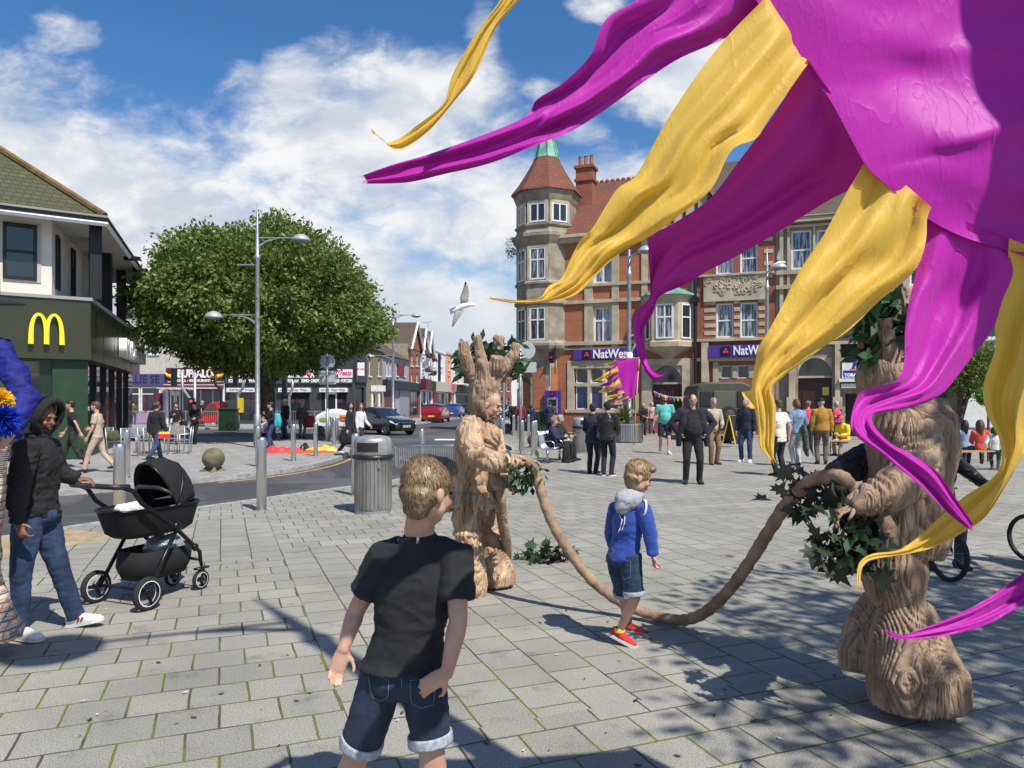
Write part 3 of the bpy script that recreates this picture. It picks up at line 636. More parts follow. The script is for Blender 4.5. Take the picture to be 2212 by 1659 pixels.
AX = lambda u: FA.at(u, 800)[0]; CXx = lambda u: FC.at(u, 800)[0]
# upper wall: polygon front, chamfer, right
wc = FA.at(112, 560, .45)[0]; wpts = [FA.w(-LA, .45), FA.w(wc, .45)]; ch = FC.w(2.3, 1.1); wpts += [ch, FC.w(LB*.62, 1.1), FC.w(LB*.62, 8), FA.w(-LA, 8)]
wpl = [((p-P0).x, (p-P0).y) for p in wpts]
MB().prism(wpl, 4.75, 7.0, ax='z').build('upper_wall', M_CREAM, mcd, recalc=True)
wr = rect(FA, 7, 90, 556, 698, .45); wz0, wz1 = FA.at(50, 605, .45)[1], FA.at(50, 484, .45)[1]
wx0, wx1 = FA.at(6, 560, .42)[0], FA.at(80, 560, .42)[0]
o = rot(window(mcd, wx0, wx1, wz0, wz1, .38, .09, 1, 2, fm=M_BLACKM), th1); rot(MB().box(wx1, wx1+.1, .42, .449, wz0-.05, wz1+.05).build('window_reveal', M_SOFF, mcd), th1)
d = (wpts[2]-wpts[1]); a = atan2(d.y, d.x); o = window(mcd, .55, 1.1, wz0-.1, wz1-.1, -.06, .06, 1, 2, fm=M_BLACKM); o.rotation_euler = (0, 0, a); o.location = wpts[1]-P0
rot(window(mcd, 3.3, 3.9, wz0, wz1, 1.04, .06, 1, 2, fm=M_BLACKM), th2)
for i, u in enumerate((165, 205, 231, 262)):
    xx = FC.at(u, 560, .3)[0] if i else .15
    rot(MB().box(xx-.16, xx+.16, .14, .46, 4.75, 7.0).build('column', M_BLACKM, mcd, bev=.01), th2 if i else th1)
# roof
E = Vector((-12.2, 21.35)); na_, nc_ = Vector((sin(th1), -cos(th1))), Vector((sin(th2), -cos(th2))); EP = poly3(.42)
El, Ec, Er = EP[0], EP[1], EP[2]; z0 = 7.06; ap = Ec+Vector((-.955, .297))*9; az = z0+9*.576
Eb = Er-nc_*11; Elb = El-na_*14
b = MB(); b.add([(*El, z0), (*Ec, z0), (*ap, az), (*Er, z0), (*Eb, z0), (*Elb, z0)], [(0, 1, 2), (1, 3, 2), (3, 4, 2), (4, 5, 2), (5, 0, 2)]); b.build('roof', M_MOSS, mcd, recalc=True)
b = MB(); b.add([(*El, z0-.06), (*Ec, z0-.06), (*Er, z0-.06), (*Eb, z0-.06), (*Elb, z0-.06)], [(0, 1, 2, 3, 4)]); b.build('soffit', M_SOFF, mcd)
b = MB(); b.tube([(*El, z0), (*Ec, z0), (*Er, z0)], .10, 8); b.build('gutter', M_BLACKM, mcd); 
b = MB(); b.tube([(*El, z0-.16), (*Ec, z0-.16), (*Er, z0-.16)], .08, 4); b.build('fascia_board', M_WHITEP, mcd).location = (0.02, .03, 0)
MB().tube([(*Ec, z0+.08), (*ap, az+.08)], .10, 6).build('hip_tiles', mat('rusty_hip_tiles', (.16, .11, .04), .9, var=.4), mcd)
for t_ in (.42, .62, .85):
    p = Ec.lerp(Er, t_)+nc_*.1; MB().box(-.25, .25, -.12, .12, -.12, .0).build('floodlight', M_BLACKP, mcd).location = (p.x, p.y, z0-.14)
# arches logo
def arches(x0, x1, z0, z1):
    b = MB(); W_, H_ = x1-x0, z1-z0; n = 18
    for s in (0, 1):
        c = []
        for k in range(n+1):
            t = k/n; ang = pi*t
            cx = (.285 if s == 0 else .715)-cos(ang)*.215; cz = sin(ang)**.62*(.93) if 0 < t < 1 else 0.0
            hw = .075-.03*sin(ang); tx_ = sin(ang); c.append((cx, cz, hw))
        pts = [Vector((x0+W_*p[0], z0+H_*p[1])) for p in c]; L_ = []; R_ = []
        for k in range(n+1):
            t = (pts[min(k+1, n)]-pts[max(k-1, 0)]).normalized(); nn = Vector((-t.y, t.x)); h = c[k][2]*W_
            if k in (0, n): nn = Vector((-1, 0)) if k == 0 else Vector((1, 0))
            L_.append(pts[k]+nn*h); R_.append(pts[k]-nn*h)
        for k in range(n):
            y0 = -.16-.004*s
            b.prism([tuple(L_[k]), tuple(L_[k+1]), tuple(R_[k+1]), tuple(R_[k])], y0, -.02)
    return b
ls = thing('arches_logo', 'large yellow double-arch logo on the olive fascia', 'logo', P0, th1)
lx0, lx1 = FA.at(61, 710, -.1)[0], FA.at(139, 710, -.1)[0]; lz0, lz1 = FA.at(100, 744, -.1)[1], FA.at(100, 675, -.1)[1]
arches(lx0, lx1, lz0, lz1).build('arches', mat('yellow_acrylic', (.85, .68, .01), .35), ls, recalc=True)
wl = thing('wordmark_sign', 'white raised McDonald\'s lettering on the receding side of the fascia', 'sign', P0, th2)
c0, c1 = FC.at(268, 740, -.2)[0], LB-.4; text('lettering', "McDonald's", .95, M_WTXT, wl, (c0+c1)/2, -.16, FC.at(272, 740, -.2)[1]-.25, .13, .02, w=(c1-c0))
# shopfront details
for x in (-.85,): rot(MB().box(-.95, -.05, .20, .5, 0, 2.93).build('corner_pillar', M_GREENP, mcd), th1)
rot(MB().box(-3.6, -1.25, .30, .345, .1, 2.85).build('entrance_door', M_GLASS, mcd), th1)
rot(MB().box(-2.75, -2.3, .27, .299, 1.55, 2.0).build('yellow_notice', mat('yellow_notice', (.6, .6, .12), .6), mcd), th1)
rot(MB().box(-1.6, -1.25, .28, .29, 1.2, 2.0).build('dark_panel', M_DARK, mcd), th1)
b = MB()
for k in range(6): b.box(.3+k*2.0, .38+k*2.0, .2, .34, .15, 2.9)
b.box(.02, LB, .22, .34, 0, .3); rot(b.build('shopfront_frame', M_BLACKM, mcd), th2)
b = MB()
for k in range(6): b.box(.4+k*2.0, 2.28+k*2.0 if k < 5 else LB-.1, .30, .335, .32, 2.85)
rot(b.build('shop_window', M_GLASS, mcd), th2)
for s_, z in (('eating', 2.5), ('er kiosks', 2.05), ('e upstairs', 1.5)):
    t_ = text('window_lettering', s_, .30, M_WTXT, mcd, 0, 0, z, .003, 0, 0, 'LEFT'); t_.rotation_euler = (R(90), 0, th2); v_ = Vector((.45, .28)); t_.location = (cos(th2)*v_.x-sin(th2)*v_.y, sin(th2)*v_.x+cos(th2)*v_.y, z)
# ================= generic houses =================
def house(name, label, F, x0, x1, top, wm, wins=(), roof='flat', dep=9, rm=None, rh=2.5, fascia=None, shop=None, ftext=None, tcol=None, fz=(2.9, 3.6), wstyle=(1, 2), fm=None, tsize=None, par=0, base=0.0, glass=None, fout=.18, tw=None):
    t = thing(name, label, 'building', (*F.O[:2], 0), F.th); b = MB(); sh_ = []
    if shop: sh_ = [(a, c, .25, min(fz[0]-.15, 2.75)) for a, c in shop]
    wall_holes(b, x0, x1, 0, top, list(wins)+sh_, .18); b.box(x0, x0+.02, .005, dep, 0, top); b.box(x1-.02, x1, .005, dep, 0, top); b.add([(x0, dep, 0), (x1, dep, 0), (x1, dep, top), (x0, dep, top), (x0, 0, top), (x1, 0, top)], [(0, 3, 2, 1), (4, 5, 2, 3)])
    b.build('wall', wm, t)
    for wv in wins: window(t, *wv, .1, .07, *wstyle, fm=fm, gm=glass, sill=M_WHITEP)
    for a in sh_: window(t, *a, .12, .06, max(1, int((a[1]-a[0])/1.1)), 1, fm=M_BLACKM)
    if fascia: MB().box(x0+.05, x1-.05, -fout, -.002, fz[0], fz[1]).build('shop_fascia', fascia, t)
    if ftext: text('lettering', ftext, tsize or (fz[1]-fz[0])*.62, tcol or M_WTXT, t, (x0+x1)/2, -fout-.01, (fz[0]+fz[1])/2, .012, .008, w=tw)
    if roof == 'pitch': pitched(t, x0, x1, top, top+rh, dep, rm or M_TILEB, .25)
    elif roof == 'gable':
        xm = (x0+x1)/2; MB().prism([(x0, top), (x1, top), (xm, top+rh)], -.05, dep).build('gable', wm, t)
        MB().add([(x0-.2, -.3, top-.15), (xm, -.3, top+rh+.12), (xm, dep, top+rh+.12), (x0-.2, dep, top-.15), (x1+.2, -.3, top-.15), (x1+.2, dep, top-.15)], [(0, 1, 2, 3), (1, 4, 5, 2)]).build('roof', rm or M_TILEB, t)
        MB().tube([(x0-.2, -.32, top-.15), (xm, -.32, top+rh+.1), (x1+.2, -.32, top-.15)], .12, 4).build('bargeboard', M_WHITEP, t)
    else: MB().box(x0, x1, -.12, .15, top, top+.25).build('parapet', M_STONE if par else wm, t)
    return t
FT = FR((-9.9, 71), atan2(1, .0775)); TX = lambda u: FT.at(u, 800)[0]; TZ = lambda u, v: FT.at(u, v)[1]
M_GREYR = mat('grey_render', (.34, .35, .37), .9, var=.15); M_WHR = mat('white_render', (.70, .71, .72), .9, var=.1); M_PEACH = mat('peach_render', (.66, .34, .20), .9, var=.1)
M_TAN = mat('tan_render', (.33, .28, .20), .9, var=.25); M_DGREY = mat('dark_grey_shopfront', (.045, .05, .055), .5, var=.1); M_SHUT = brick('roller_shutter', (.36, .37, .38), (.33, .34, .35), (.16, .16, .17), 5., .09, .012, .5, .1)
def twins(us, v0, v1, w=9): return [(TX(u-w/2), TX(u+w/2), TZ(u, v1), TZ(u, v0)) for u in us]
h = house('brick_shop_house', 'narrow yellow brick house with two white air conditioners at the street corner', FT, TX(791), TX(826), TZ(810, 757), M_BRICKY, twins((799, 819), 775, 812, 5), 'pitch', 8, rh=1.3, shop=None)
for u in (803, 818):
    x = TX(u); MB().box(x-.5, x+.5, -.45, -.05, TZ(u, 846), TZ(u, 833)).build('air_conditioner', M_WHITEP, h, bev=.02); MB().tube([(x-.3, -.1, TZ(u, 846)), (x-.3, -.1, .2)], .11, 6).build('pipe', M_WHITEP, h)
h = house('grey_shop_house', 'grey rendered house with a red banner over a closed roller shutter', FT, TX(826)+.01, TX(883), TZ(855, 773), M_GREYR, twins((836, 843, 858, 873), 781, 812, 4), 'pitch', 8, rh=2.6, fascia=M_DARK, fz=(2.75, 3.5), fout=.4)
MB().box(TX(862), TX(881), -.08, -.003, .05, 2.6).build('roller_shutter', M_SHUT, h); MB().box(TX(830), TX(852), -.06, -.003, .05, 2.6).build('brown_shutter', mat('brown_shutter', (.12, .05, .03), .7), h)
MB().box(TX(859), TX(871), -.1, -.004, TZ(865, 812), TZ(865, 788)).build('banner', mat('dark_red_banner', (.22, .01, .02), .6), h)
chimney(h, TX(873)+2, 3.5, TZ(870, 760), TZ(880, 708), 2.4, .9, 3, M_BRICKR)
h = house('tan_gable_house', 'taller tan house whose rendered end wall and brick chimney rise above the grey roof', FT, TX(883)+.01, TX(908), TZ(895, 755), M_BRICKR, twins((890, 901), 765, 790, 5)+twins((890, 901), 806, 826, 4), 'gable', 9, M_TILEB, 2.6, M_DARK, [(TX(885), TX(906))], None, fz=(2.8, 3.5))
MB().box(TX(883)-.25, TX(883)-.01, .05, 9, TZ(890, 775)-2, TZ(890, 745)).build('end_wall', M_TAN, h)
chimney(h, TX(890), 4, TZ(895, 750), TZ(895, 715)+1.2, 2.4, 1.0, 3, M_BRICKR)
h = house('white_gable_house', 'white terraced house with flower baskets and a dark red shop sign', FT, TX(908)+.01, TX(921), TZ(915, 765), M_WHR, twins((914.5,), 772, 796, 4)+twins((914.5,), 806, 828, 4), 'gable', 9, M_TILEB, 2.6, mat('maroon_fascia', (.09, .01, .015), .5), [(TX(909), TX(920))], fz=(2.9, 4.0), fout=.6)
h = house('white_gable_house', 'white terraced house with brown flower boxes, nearer the plain white block', FT, TX(921)+.01, TX(933), TZ(927, 769), M_WHR, twins((927,), 776, 798, 4)+twins((927,), 808, 828, 4), 'gable', 9, M_TILEB, 2.6, M_DARK, [(TX(922), TX(932))], fz=(2.9, 3.9), fout=.5)
for u, v in ((913, 764), (918, 768), (922, 770), (927, 773), (931, 779), (915, 800), (924, 806), (929, 806)):
    m_ = MB(); rr = random.Random(u)
    for k in range(14): m_.ell((TX(u)+rr.uniform(-.5, .5), -.45+rr.uniform(-.15, .15), TZ(u, v)+rr.uniform(-.2, .25)), (.14, .14, .12), 6, k=4)
    m_.build('hanging_basket', mat('dried_flowers', (.10, .06, .04), .9, var=.5, vs=9), h, smooth=True)
h = house('white_terrace_house', 'plain white flat-topped terraced house with a red and black shopfront', FT, TX(933)+.01, TX(962), TZ(945, 760), M_WHR, twins((938, 953), 772, 792, 4)+twins((938, 953), 804, 826, 4), 'flat', 9, fascia=mat('cream_awning', (.45, .42, .34), .7), fz=(2.8, 3.9), fout=.8, shop=[(TX(935), TX(960))])
MB().box(TX(946), TX(948), -.25, -.003, 3.9, TZ(947, 765)).build('dark_pipe', M_BLACKM, h); MB().box(TX(934.5), TX(944), -.1, -.003, .1, 2.7).build('red_shopfront', mat('red_shopfront', (.5, .012, .015), .5), h)
h = house('peach_terrace_house', 'narrow peach terraced house between white ones', FT, TX(962)+.01, TX(975), TZ(968, 766), M_PEACH, twins((970,), 780, 800, 4)+twins((970,), 812, 830, 4), 'flat', 9, fascia=mat('red_white_fascia', (.6, .05, .06), .5), fz=(3.0, 3.9), fout=.6, shop=[(TX(963), TX(974))])
h = house('end_terrace_house', 'pale grey end house of the flat-topped terrace', FT, TX(975)+.01, TX(983), TZ(979, 771), M_WHR, (), 'flat', 9, fascia=M_WHITEP, fz=(3.0, 3.9), shop=[(TX(976), TX(982))])
h = house('balcony_house', 'cream house with a small balcony over a black shopfront', FT, TX(983)+.01, TX(1019), TZ(1000, 806), mat('cream_wall', (.6, .55, .40), .9), twins((990, 1004), 812, 836, 5), 'pitch', 9, M_TILE, 3.5, M_DARK, [(TX(985), TX(1017))], fz=(2.8, 3.9), fout=.4)
MB().box(TX(984), TX(999), -1.2, 0, 3.95, 4.1).build('balcony_floor', M_WHITEP, h); bb = MB()
for k in range(20): x = TX(984)+(TX(999)-TX(984))*k/19; bb.box(x-.04, x+.04, -1.2, -1.14, 4.1, 5.1)
bb.box(TX(984), TX(999), -1.22, -1.14, 5.1, 5.2).build('balcony_railing', M_BLACKM, h)
# far end of the street
def facehouse(name, label, u0, u1, v0, D, m_, rows, cols, **k):
    F = FR(((u0-CX)/F_*D, D), 0.0); w_ = (u1-u0)/F_*D; top = CAMZ+(HY-v0)/F_*D; ws = []
    for i in range(cols):
        for j in range(rows):
            cw = w_/cols; rhh = (top-.5)/rows; ws.append((cw*(i+.3), cw*(i+.7), .8+rhh*j, .8+rhh*(j+.55)))
    return house(name, label, F, 0, w_, top, m_, ws, **k)
facehouse('white_gable_house', 'white gabled house at the far end of the street', 1052, 1080, 812, 150, M_WHR, 2, 2, roof='gable', rh=4)
facehouse('brown_brick_block', 'brown brick flats with white windows far down the street', 1076, 1105, 790, 165, M_BRICKR, 3, 2)
facehouse('cream_house', 'cream house with a pitched roof at the street end, left of the turret', 1104, 1128, 822, 150, mat('cream_wall', (.6, .55, .40), .9), 2, 2, roof='pitch', rh=5)
facehouse('cream_house', 'cream house with mossy roof seen under the turret corbel', 1128, 1152, 820, 140, mat('cream_wall', (.6, .55, .40), .9), 2, 2, roof='pitch', rh=4.5)
facehouse('white_house', 'small white house hidden behind the costumed tree figure', 1018, 1050, 815, 155, M_WHR, 2, 2, roof='pitch', rh=4)
facehouse('pale_warehouse', 'pale grey block rising behind the restaurant columns', 225, 300, 640, 62, mat('pale_block', (.50, .51, .52), .9), 1, 1)
# -------- shops facing the square (left) --------
FS = FR((-30, 55), 0.0); SX = lambda u: FS.at(u, 800)[0]; SZ = lambda v: FS.at(500, v)[1]
M_MAR = mat('maroon_fascia', (.09, .01, .015), .5); M_PUR = mat('purple_fascia', (.075, .06, .17), .5); M_OFFW = mat('off_white_render', (.5, .48, .40), .9, var=.15)
def up(u0, u1): w = (SX(u1)-SX(u0))/2; return [(SX(u0)+w*i+w*.3, SX(u0)+w*i+w*.7, 5.2, 6.8) for i in (0, 1)]
h = house('clothes_shop', 'purple-fronted clothes shop with big white-framed windows', FS, SX(255), SX(359), 8.2, M_OFFW, up(255, 359), 'pitch', fascia=M_PUR, ftext='LILLIE SE', tcol=mat('dark_lettering', (.02, .018, .07), .5), fz=(SZ(832), SZ(808)), tsize=.85, tw=2.7)
wx = [(SX(262)+k*1.5, SX(262)+k*1.5+1.4, .9, 2.75) for k in range(7) if SX(262)+k*1.5+1.4 < SX(358)]
for a in wx: window(h, a[0], a[1], a[2], a[3], -.06, .08, 1, 2, split=.72)
MB().box(SX(262), SX(358), -.05, -.002, .1, .85).build('pink_panel', mat('pink_panel', (.40, .25, .40), .6), h)
MB().box(SX(333), SX(352), -.085, -.075, .9, 2.3).box(SX(313), SX(318), -.085, -.075, .9, 2.2).build('clothes_display', mat('dark_pink_cloth', (.10, .015, .04), .8, var=.5), h)
h = house('restaurant', 'maroon buffet restaurant front with two yellow horns on its sign', FS, SX(359)+.01, SX(486), 8.2, M_OFFW, up(359, 486), 'pitch', fascia=M_MAR, fz=(SZ(829), SZ(795)))
text('lettering', 'BUFFALO', .78, M_WTXT, h, SX(424), -.19, SZ(808), .02, .035, w=SX(462)-SX(386)); text('lettering', 'GRILL • RESTAURANT •', .26, M_WTXT, h, SX(424), -.19, SZ(822.5), .012, .01); text('lettering', 'BUFFALO', .12, M_WTXT, h, SX(372), -.19, SZ(825), .01); text('lettering', 'BUFFALO', .12, M_WTXT, h, SX(478), -.19, SZ(825), .01)
for s_, u in ((1, 374), (-1, 471)):
    x = SX(u); MB().tube([(x-.55*s_, -.2, SZ(803)), (x-.35*s_, -.2, SZ(811)), (x, -.2, SZ(814)), (x+.42*s_, -.2, SZ(812))], [.03, .12, .17, .14], 6).build('horn_emblem', mat('yellow_emblem', (.75, .5, .02), .5), h, smooth=True)
b = MB(); x0, x1 = SX(357), SX(487); b.add([(x0, -.1, SZ(830)), (x1, -.1, SZ(830)), (x1, -1.3, SZ(840)), (x0, -1.3, SZ(840)), (x0, -1.3, SZ(843)), (x1, -1.3, SZ(843))], [(3, 2, 1, 0), (4, 5, 2, 3)]); b.build('awning', M_MAR, h); MB().box(x0, x1, -1.33, -1.31, SZ(840), SZ(838)).box(x0, x1, -.32, -.2, SZ(833), SZ(830.5)).build('awning_trim', M_WHITEP, h)
text('lettering', 'GRILL • RESTAURANT • BAR', .2, M_WTXT, h, SX(399), -1.33, SZ(841.5), .003)
MB().box(SX(362), SX(484), -.04, -.003, .1, 2.6).build('shop_window', M_GLASS, h); MB().box(SX(359.5), SX(365), -.1, -.002, .0, 3.0).box(SX(395), SX(397), -.1, -.05, 0, 2.6).box(SX(434), SX(436), -.1, -.05, 0, 2.6).box(SX(460), SX(462), -.1, -.05, 0, 2.6).box(SX(482), SX(486), -.1, -.002, 0, 3.0).build('shopfront_frame', M_WHITEP, h)
d = MB().box(SX(369), SX(380), -.12, -.045, .1, 2.45).box(SX(381), SX(391), -.12, -.045, .1, 2.45).build('double_door', M_WHITEP, h); MB().box(SX(372), SX(377), -.13, -.12, .9, 2.1).box(SX(383.5), SX(388.5), -.13, -.12, .9, 2.1).build('door_glass', mat('brown_glass', (.10, .09, .04), .3), d)
h = house('dessert_shop', 'dark grey dessert shop with white and pink signs', FS, SX(486)+.01, SX(764), 8.0, M_DGREY, up(486, 625)+up(625, 764), 'pitch', fascia=M_DGREY, fz=(SZ(829), SZ(796)))
MP = mat('pink_lettering', (.75, .03, .22), .5)
for u0, u1 in ((500, 560), (622, 680), (724, 763)):
    MB().box(SX(u0), SX(u1), -.20, -.182, SZ(816), SZ(798)).build('white_sign', M_WHITEP, h); text('lettering', 'Sweet Treats' if u0 < 700 else 'Treats', .5, MP, h, (SX(u0)+SX(u1))/2, -.21, SZ(806), .01, .01, .35, w=(SX(u1)-SX(u0))*.8)
for s_, u0, u1 in (('ICE CREAM • WAFFLES • CREPES', 496, 600), ('POPCORN • DRINKS • CANDY FLOSS', 622, 706), ('WAFFLES • POPCORN', 714, 762)): text('lettering', s_, .33, M_WTXT, h, (SX(u0)+SX(u1))/2, -.2, SZ(823), .012, .015, w=SX(u1)-SX(u0))
for u0, u1 in ((493, 584), (604, 672), (692, 752)):
    MB().box(SX(u0), SX(u1), -.35, -.004, SZ(847), SZ(838)).build('lower_sign', M_WHITEP, h); text('lettering', 'Soft Serve • Wraps • Whippy', .22, M_DARK, h, (SX(u0)+SX(u1))/2, -.36, SZ(842.5), .004, w=(SX(u1)-SX(u0))*.85)
    MB().box(SX(u0)+.1, SX(u1)-.1, -.02, -.003, .3, 2.3).build('shop_window', M_GLASS, h)
    text('lettering', 'Sweet Treats', .45, mat('dull_pink_lettering', (.14, .03, .05), .5), h, (SX(u0)+SX(u1))/2, -.03, 1.75, .003, .01, .3, w=(SX(u1)-SX(u0))*.6)
MB().box(SX(703), SX(728), -.06, -.021, 0, 2.4).build('shop_door', M_WHITEP, h); MB().box(SX(706), SX(725), -.07, -.06, .2, 2.2).build('door_glass', M_GLASS, h)
p0 = Vector((SX(764)-30, 55)); p1 = Vector((TX(791)*FT.x.x+FT.O.x, TX(791)*FT.x.y+FT.O.y)); FK = FR(p0, atan2(p1.y-p0.y, p1.x-p0.x)); Lk = (p1-p0).length
h = house('dessert_shop_corner', 'narrow grey angled shop corner with a small white poster', FK, 0.01, Lk-.01, 6.4, M_DGREY, (), 'flat', 4, fascia=M_DGREY, fz=(3.1, 4.9), shop=[(.2, Lk-.2)])
MB().box(Lk*.15, Lk*.7, -.2, -.185, 3.6, 4.6).build('poster', M_WHITEP, h); text('lettering', 'THE BAKERY', .22, mat('red_paint', (.6, .02, .02), .5), h, Lk*.42, -.21, 4.1, .003)
# ================= STREET FURNITURE =================
def ray(u, v, D): return pp(u, v, D)
M_BARK = mat('tree_bark', (.09, .07, .05), .95, var=.5, vs=6, bump=1.0, bs=12)
def leafmat(name, a, b, tr=.35):
    if name in MATS: return MATS[name]
    m_ = bpy.data.materials.new(name); m_.use_nodes = True; t = NT(m_.node_tree); p = t.n['Principled BSDF']
    o = t.node('ShaderNodeTexCoord').outputs['Object']; gi = t.node('ShaderNodeNewGeometry').outputs['Random Per Island']
    c = t.mix(t.ramp(t.noise(o, .9, 4), .35, .65), a, b); c = t.mix(t.m('MULTIPLY', gi, .5), c, tuple(x*1.9 for x in b))
    t.set(p, 'Base Color', c); p.inputs['Roughness'].default_value = .5; tr_ = t.node('ShaderNodeBsdfTranslucent', {0: c}); mx = t.node('ShaderNodeMixShader', {0: tr})
    t.l.new(p.outputs[0], mx.inputs[1]); t.l.new(tr_.outputs[0], mx.inputs[2]); t.l.new(mx.outputs[0], t.n['Material Output'].inputs[0]); MATS[name] = m_; return m_
M_LEAF = leafmat('elm_leaves', (.062, .102, .014), (.130, .180, .036)); M_IVY = leafmat('dark_glossy_leaves', (.012, .035, .014), (.03, .08, .025), .15)
def leaves(cent, nrm, n, spread, size, rng, droop=.3, asp=.5, axis=None):
    """n leaf quads (diamond) per cluster centre"""
    K = len(cent); c = np.repeat(cent, n, 0)+rng.normal(0, 1, (K*n, 3))*np.array(spread)
    a = rng.normal(0, 1, (K*n, 3))
    if nrm is not None: a += np.repeat(nrm, n, 0)*1.1
    if axis is not None: a = a*.55+np.array(axis)*1.3
    a[:, 2] -= droop; a /= np.linalg.norm(a, axis=1)[:, None]+1e-9
    b = rng.normal(0, 1, (K*n, 3)); b -= a*(a*b).sum(1)[:, None]; b /= np.linalg.norm(b, axis=1)[:, None]+1e-9
    s = size*rng.uniform(.6, 1.35, (K*n, 1)); V = np.stack([c, c+a*s*.5+b*s*asp*.5, c+a*s, c+a*s*.5-b*s*asp*.5], 1).reshape(-1, 3)
    return V, np.arange(len(V)).reshape(-1, 4)
def make_tree(name, label, base, cr, rad, nclu, nl, size, seed, trunk_r=.3, group=None, lm=None, zf=.8, shell=.45, limbs=9, spread=None, sparse=False):
    rng = np.random.default_rng(seed); t = thing(name, label, 'tree', base, 0, group); cr = np.array(cr, float); rad = np.array(rad, float)
    d = rng.normal(0, 1, (nclu, 3)); d /= np.linalg.norm(d, axis=1)[:, None]
    lump = np.array([mn.noise(Vector(x*2.1)+Vector((seed, 0, 0)))*.22+mn.noise(Vector(x*5.3))*.10 for x in d.tolist()] if False else [mn.noise(Vector(x)*2.1+Vector((seed, 0, 0)))*.22+mn.noise(Vector(x)*4.6)*.17+mn.noise(Vector(x)*11)*.10 for x in d.tolist()])
    r = (1-shell*rng.random(nclu)**1.6)*(1+lump)
    r2 = rad.copy(); P = d*r[:, None]*r2; lo = P[:, 2] < 0; P[lo, 2] *= zf
    cc = cr+P; V, Fq = leaves(cc, d, nl, spread or (.28, .28, .2), size, rng)
    npmesh('crown', V, Fq, lm or M_LEAF, t)
    b = MB(); top = Vector(cr); b.tube([(0, 0, -.05), (0, 0, .2), (.05, 0, top.z*.35), (top.x*.4, top.y*.4, top.z*.6), (top.x, top.y, top.z)], [trunk_r*1.35, trunk_r, trunk_r*.85, trunk_r*.65, trunk_r*.3], 10)
    for k in range(limbs):
        i = rng.integers(nclu); e = Vector(cr+P[i]*.8); s = Vector((0, 0, top.z*rng.uniform(.35, .7))); mid = s.lerp(e, .5)+Vector((0, 0, rng.uniform(.0, .6))); b.tube([s, mid, e], [trunk_r*.4, trunk_r*.22, trunk_r*.06], 6)
    b.build('trunk', M_BARK, t, smooth=True); return t
g = gp(575, 949)
make_tree('street_tree', 'large dense round-crowned street tree standing on the far pavement', (g.x, g.y, 0), (-.3, 0, 5.7), (5.1, 5.1, 3.75), 2600, 44, .2, 5, .42, zf=.72, spread=(.27, .27, .16))
make_tree('street_tree', 'small leaning young tree by the white shop panels on the right', (pp(2072, 900, 30).x, 30, 0), (.7, 0, 2.95), (1.0, .9, 1.1), 240, 30, .14, 9, .14, limbs=6)
make_tree('street_tree', 'tree outside the right edge whose branches shade the paving', (7.7, .4, 0), (-.4, .3, 6.6), (3.0, 3.2, 1.9), 420, 30, .17, 12, .2, limbs=10, shell=.8, spread=(.2, .2, .15))
# ---------- lamps ----------
def lamp_dir(b, hb, z, ang, L=1.35, hr=.33):
    d = Vector((cos(ang), sin(ang), 0)); b.tube([Vector((0, 0, z)), d*L+Vector((0, 0, z))], .028, 6); b.tube([Vector((0, 0, z-.35)), d*.35+Vector((0, 0, z-.12)), d*.75+Vector((0, 0, z-.02))], [.05, .035, .02], 6)
    c = d*(L+hr*.8)+Vector((0, 0, z-.03)); hb.lathe([(hr, -.09), (hr*1.0, -.04), (hr*.9, .03), (hr*.6, .12), (hr*.2, .17), (.02, .18)], 16, c); return c
def street_lamp(label, x, y, up_ang, lo_ang, H=9.0, stub=None, group='tall twin-armed street lamps', base=0.0):
    t = thing('street_lamp', label, 'street lamp', (x, y, 0), 0, group); b = MB()
    b.lathe([(.14, 0), (.14, 1.2), (.10, 1.25), (.095, 3), (.085, 6.9), (.11, 6.95), (.11, 7.1), (.07, 7.15), (.06, 8.0), (.05, 8.05), (.012, H)], 10)
    arms = MB(); hd = []
    for z, a in ((7.75, up_ang), (4.9, lo_ang)):
        if a is None: continue
        hb = MB(); c = lamp_dir(arms, hb, z, a); hd.append((hb, c))
    if stub is not None: arms.tube([(0, 0, 6.75), (.75*cos(stub), .75*sin(stub), 6.75)], .03, 6)
    b.build('pole', M_GALV, t, smooth=True); arms.build('arm', M_GALV, t)
    for hb, c in hd:
        o = hb.build('lamp_head', mat('pale_lamp_shade', (.42, .44, .46), .4, .3), t, smooth=True); MB().lathe([(.05, -.16), (.2, -.13), (.26, -.09)], 12, c).build('lens', mat('lamp_lens', (.25, .26, .27), .2), o, smooth=True)
    return t
a = pp(556, 800, 27.4); street_lamp('tall grey street lamp in front of the large tree, one arm each way', a.x, a.y, 0, pi, 9.05, pi)
a = pp(849, 800, 52); street_lamp('grey street lamp behind the dark hatchback at the street mouth', a.x, a.y, 0, pi)
a = pp(1359, 800, 31); street_lamp('grey street lamp rising behind the planter in front of the bank', a.x, a.y, -pi/2.4, None, 7.9)
MB().lathe([(.12, 3.3), (.16, 3.35), (.16, 3.7), (.1, 3.75)], 8).tube([(.1, 0, 3.75), (.3, 0, 4.2), (.2, 0, 4.5), (.05, 0, 4.4)], .03, 6).build('white_box', M_WHITEP, bpy.data.objects['street_lamp.002'], smooth=True)
a = pp(1657, 800, 34.7); street_lamp('grey street lamp with a gull perched on its head, before the striped building', a.x, a.y, -pi/2, None, 8.9)
street_lamp('street lamp just outside the right edge whose shadow crosses the paving', 1.66, 1.26, atan2(-.54, -1.37), None, 9.0).data
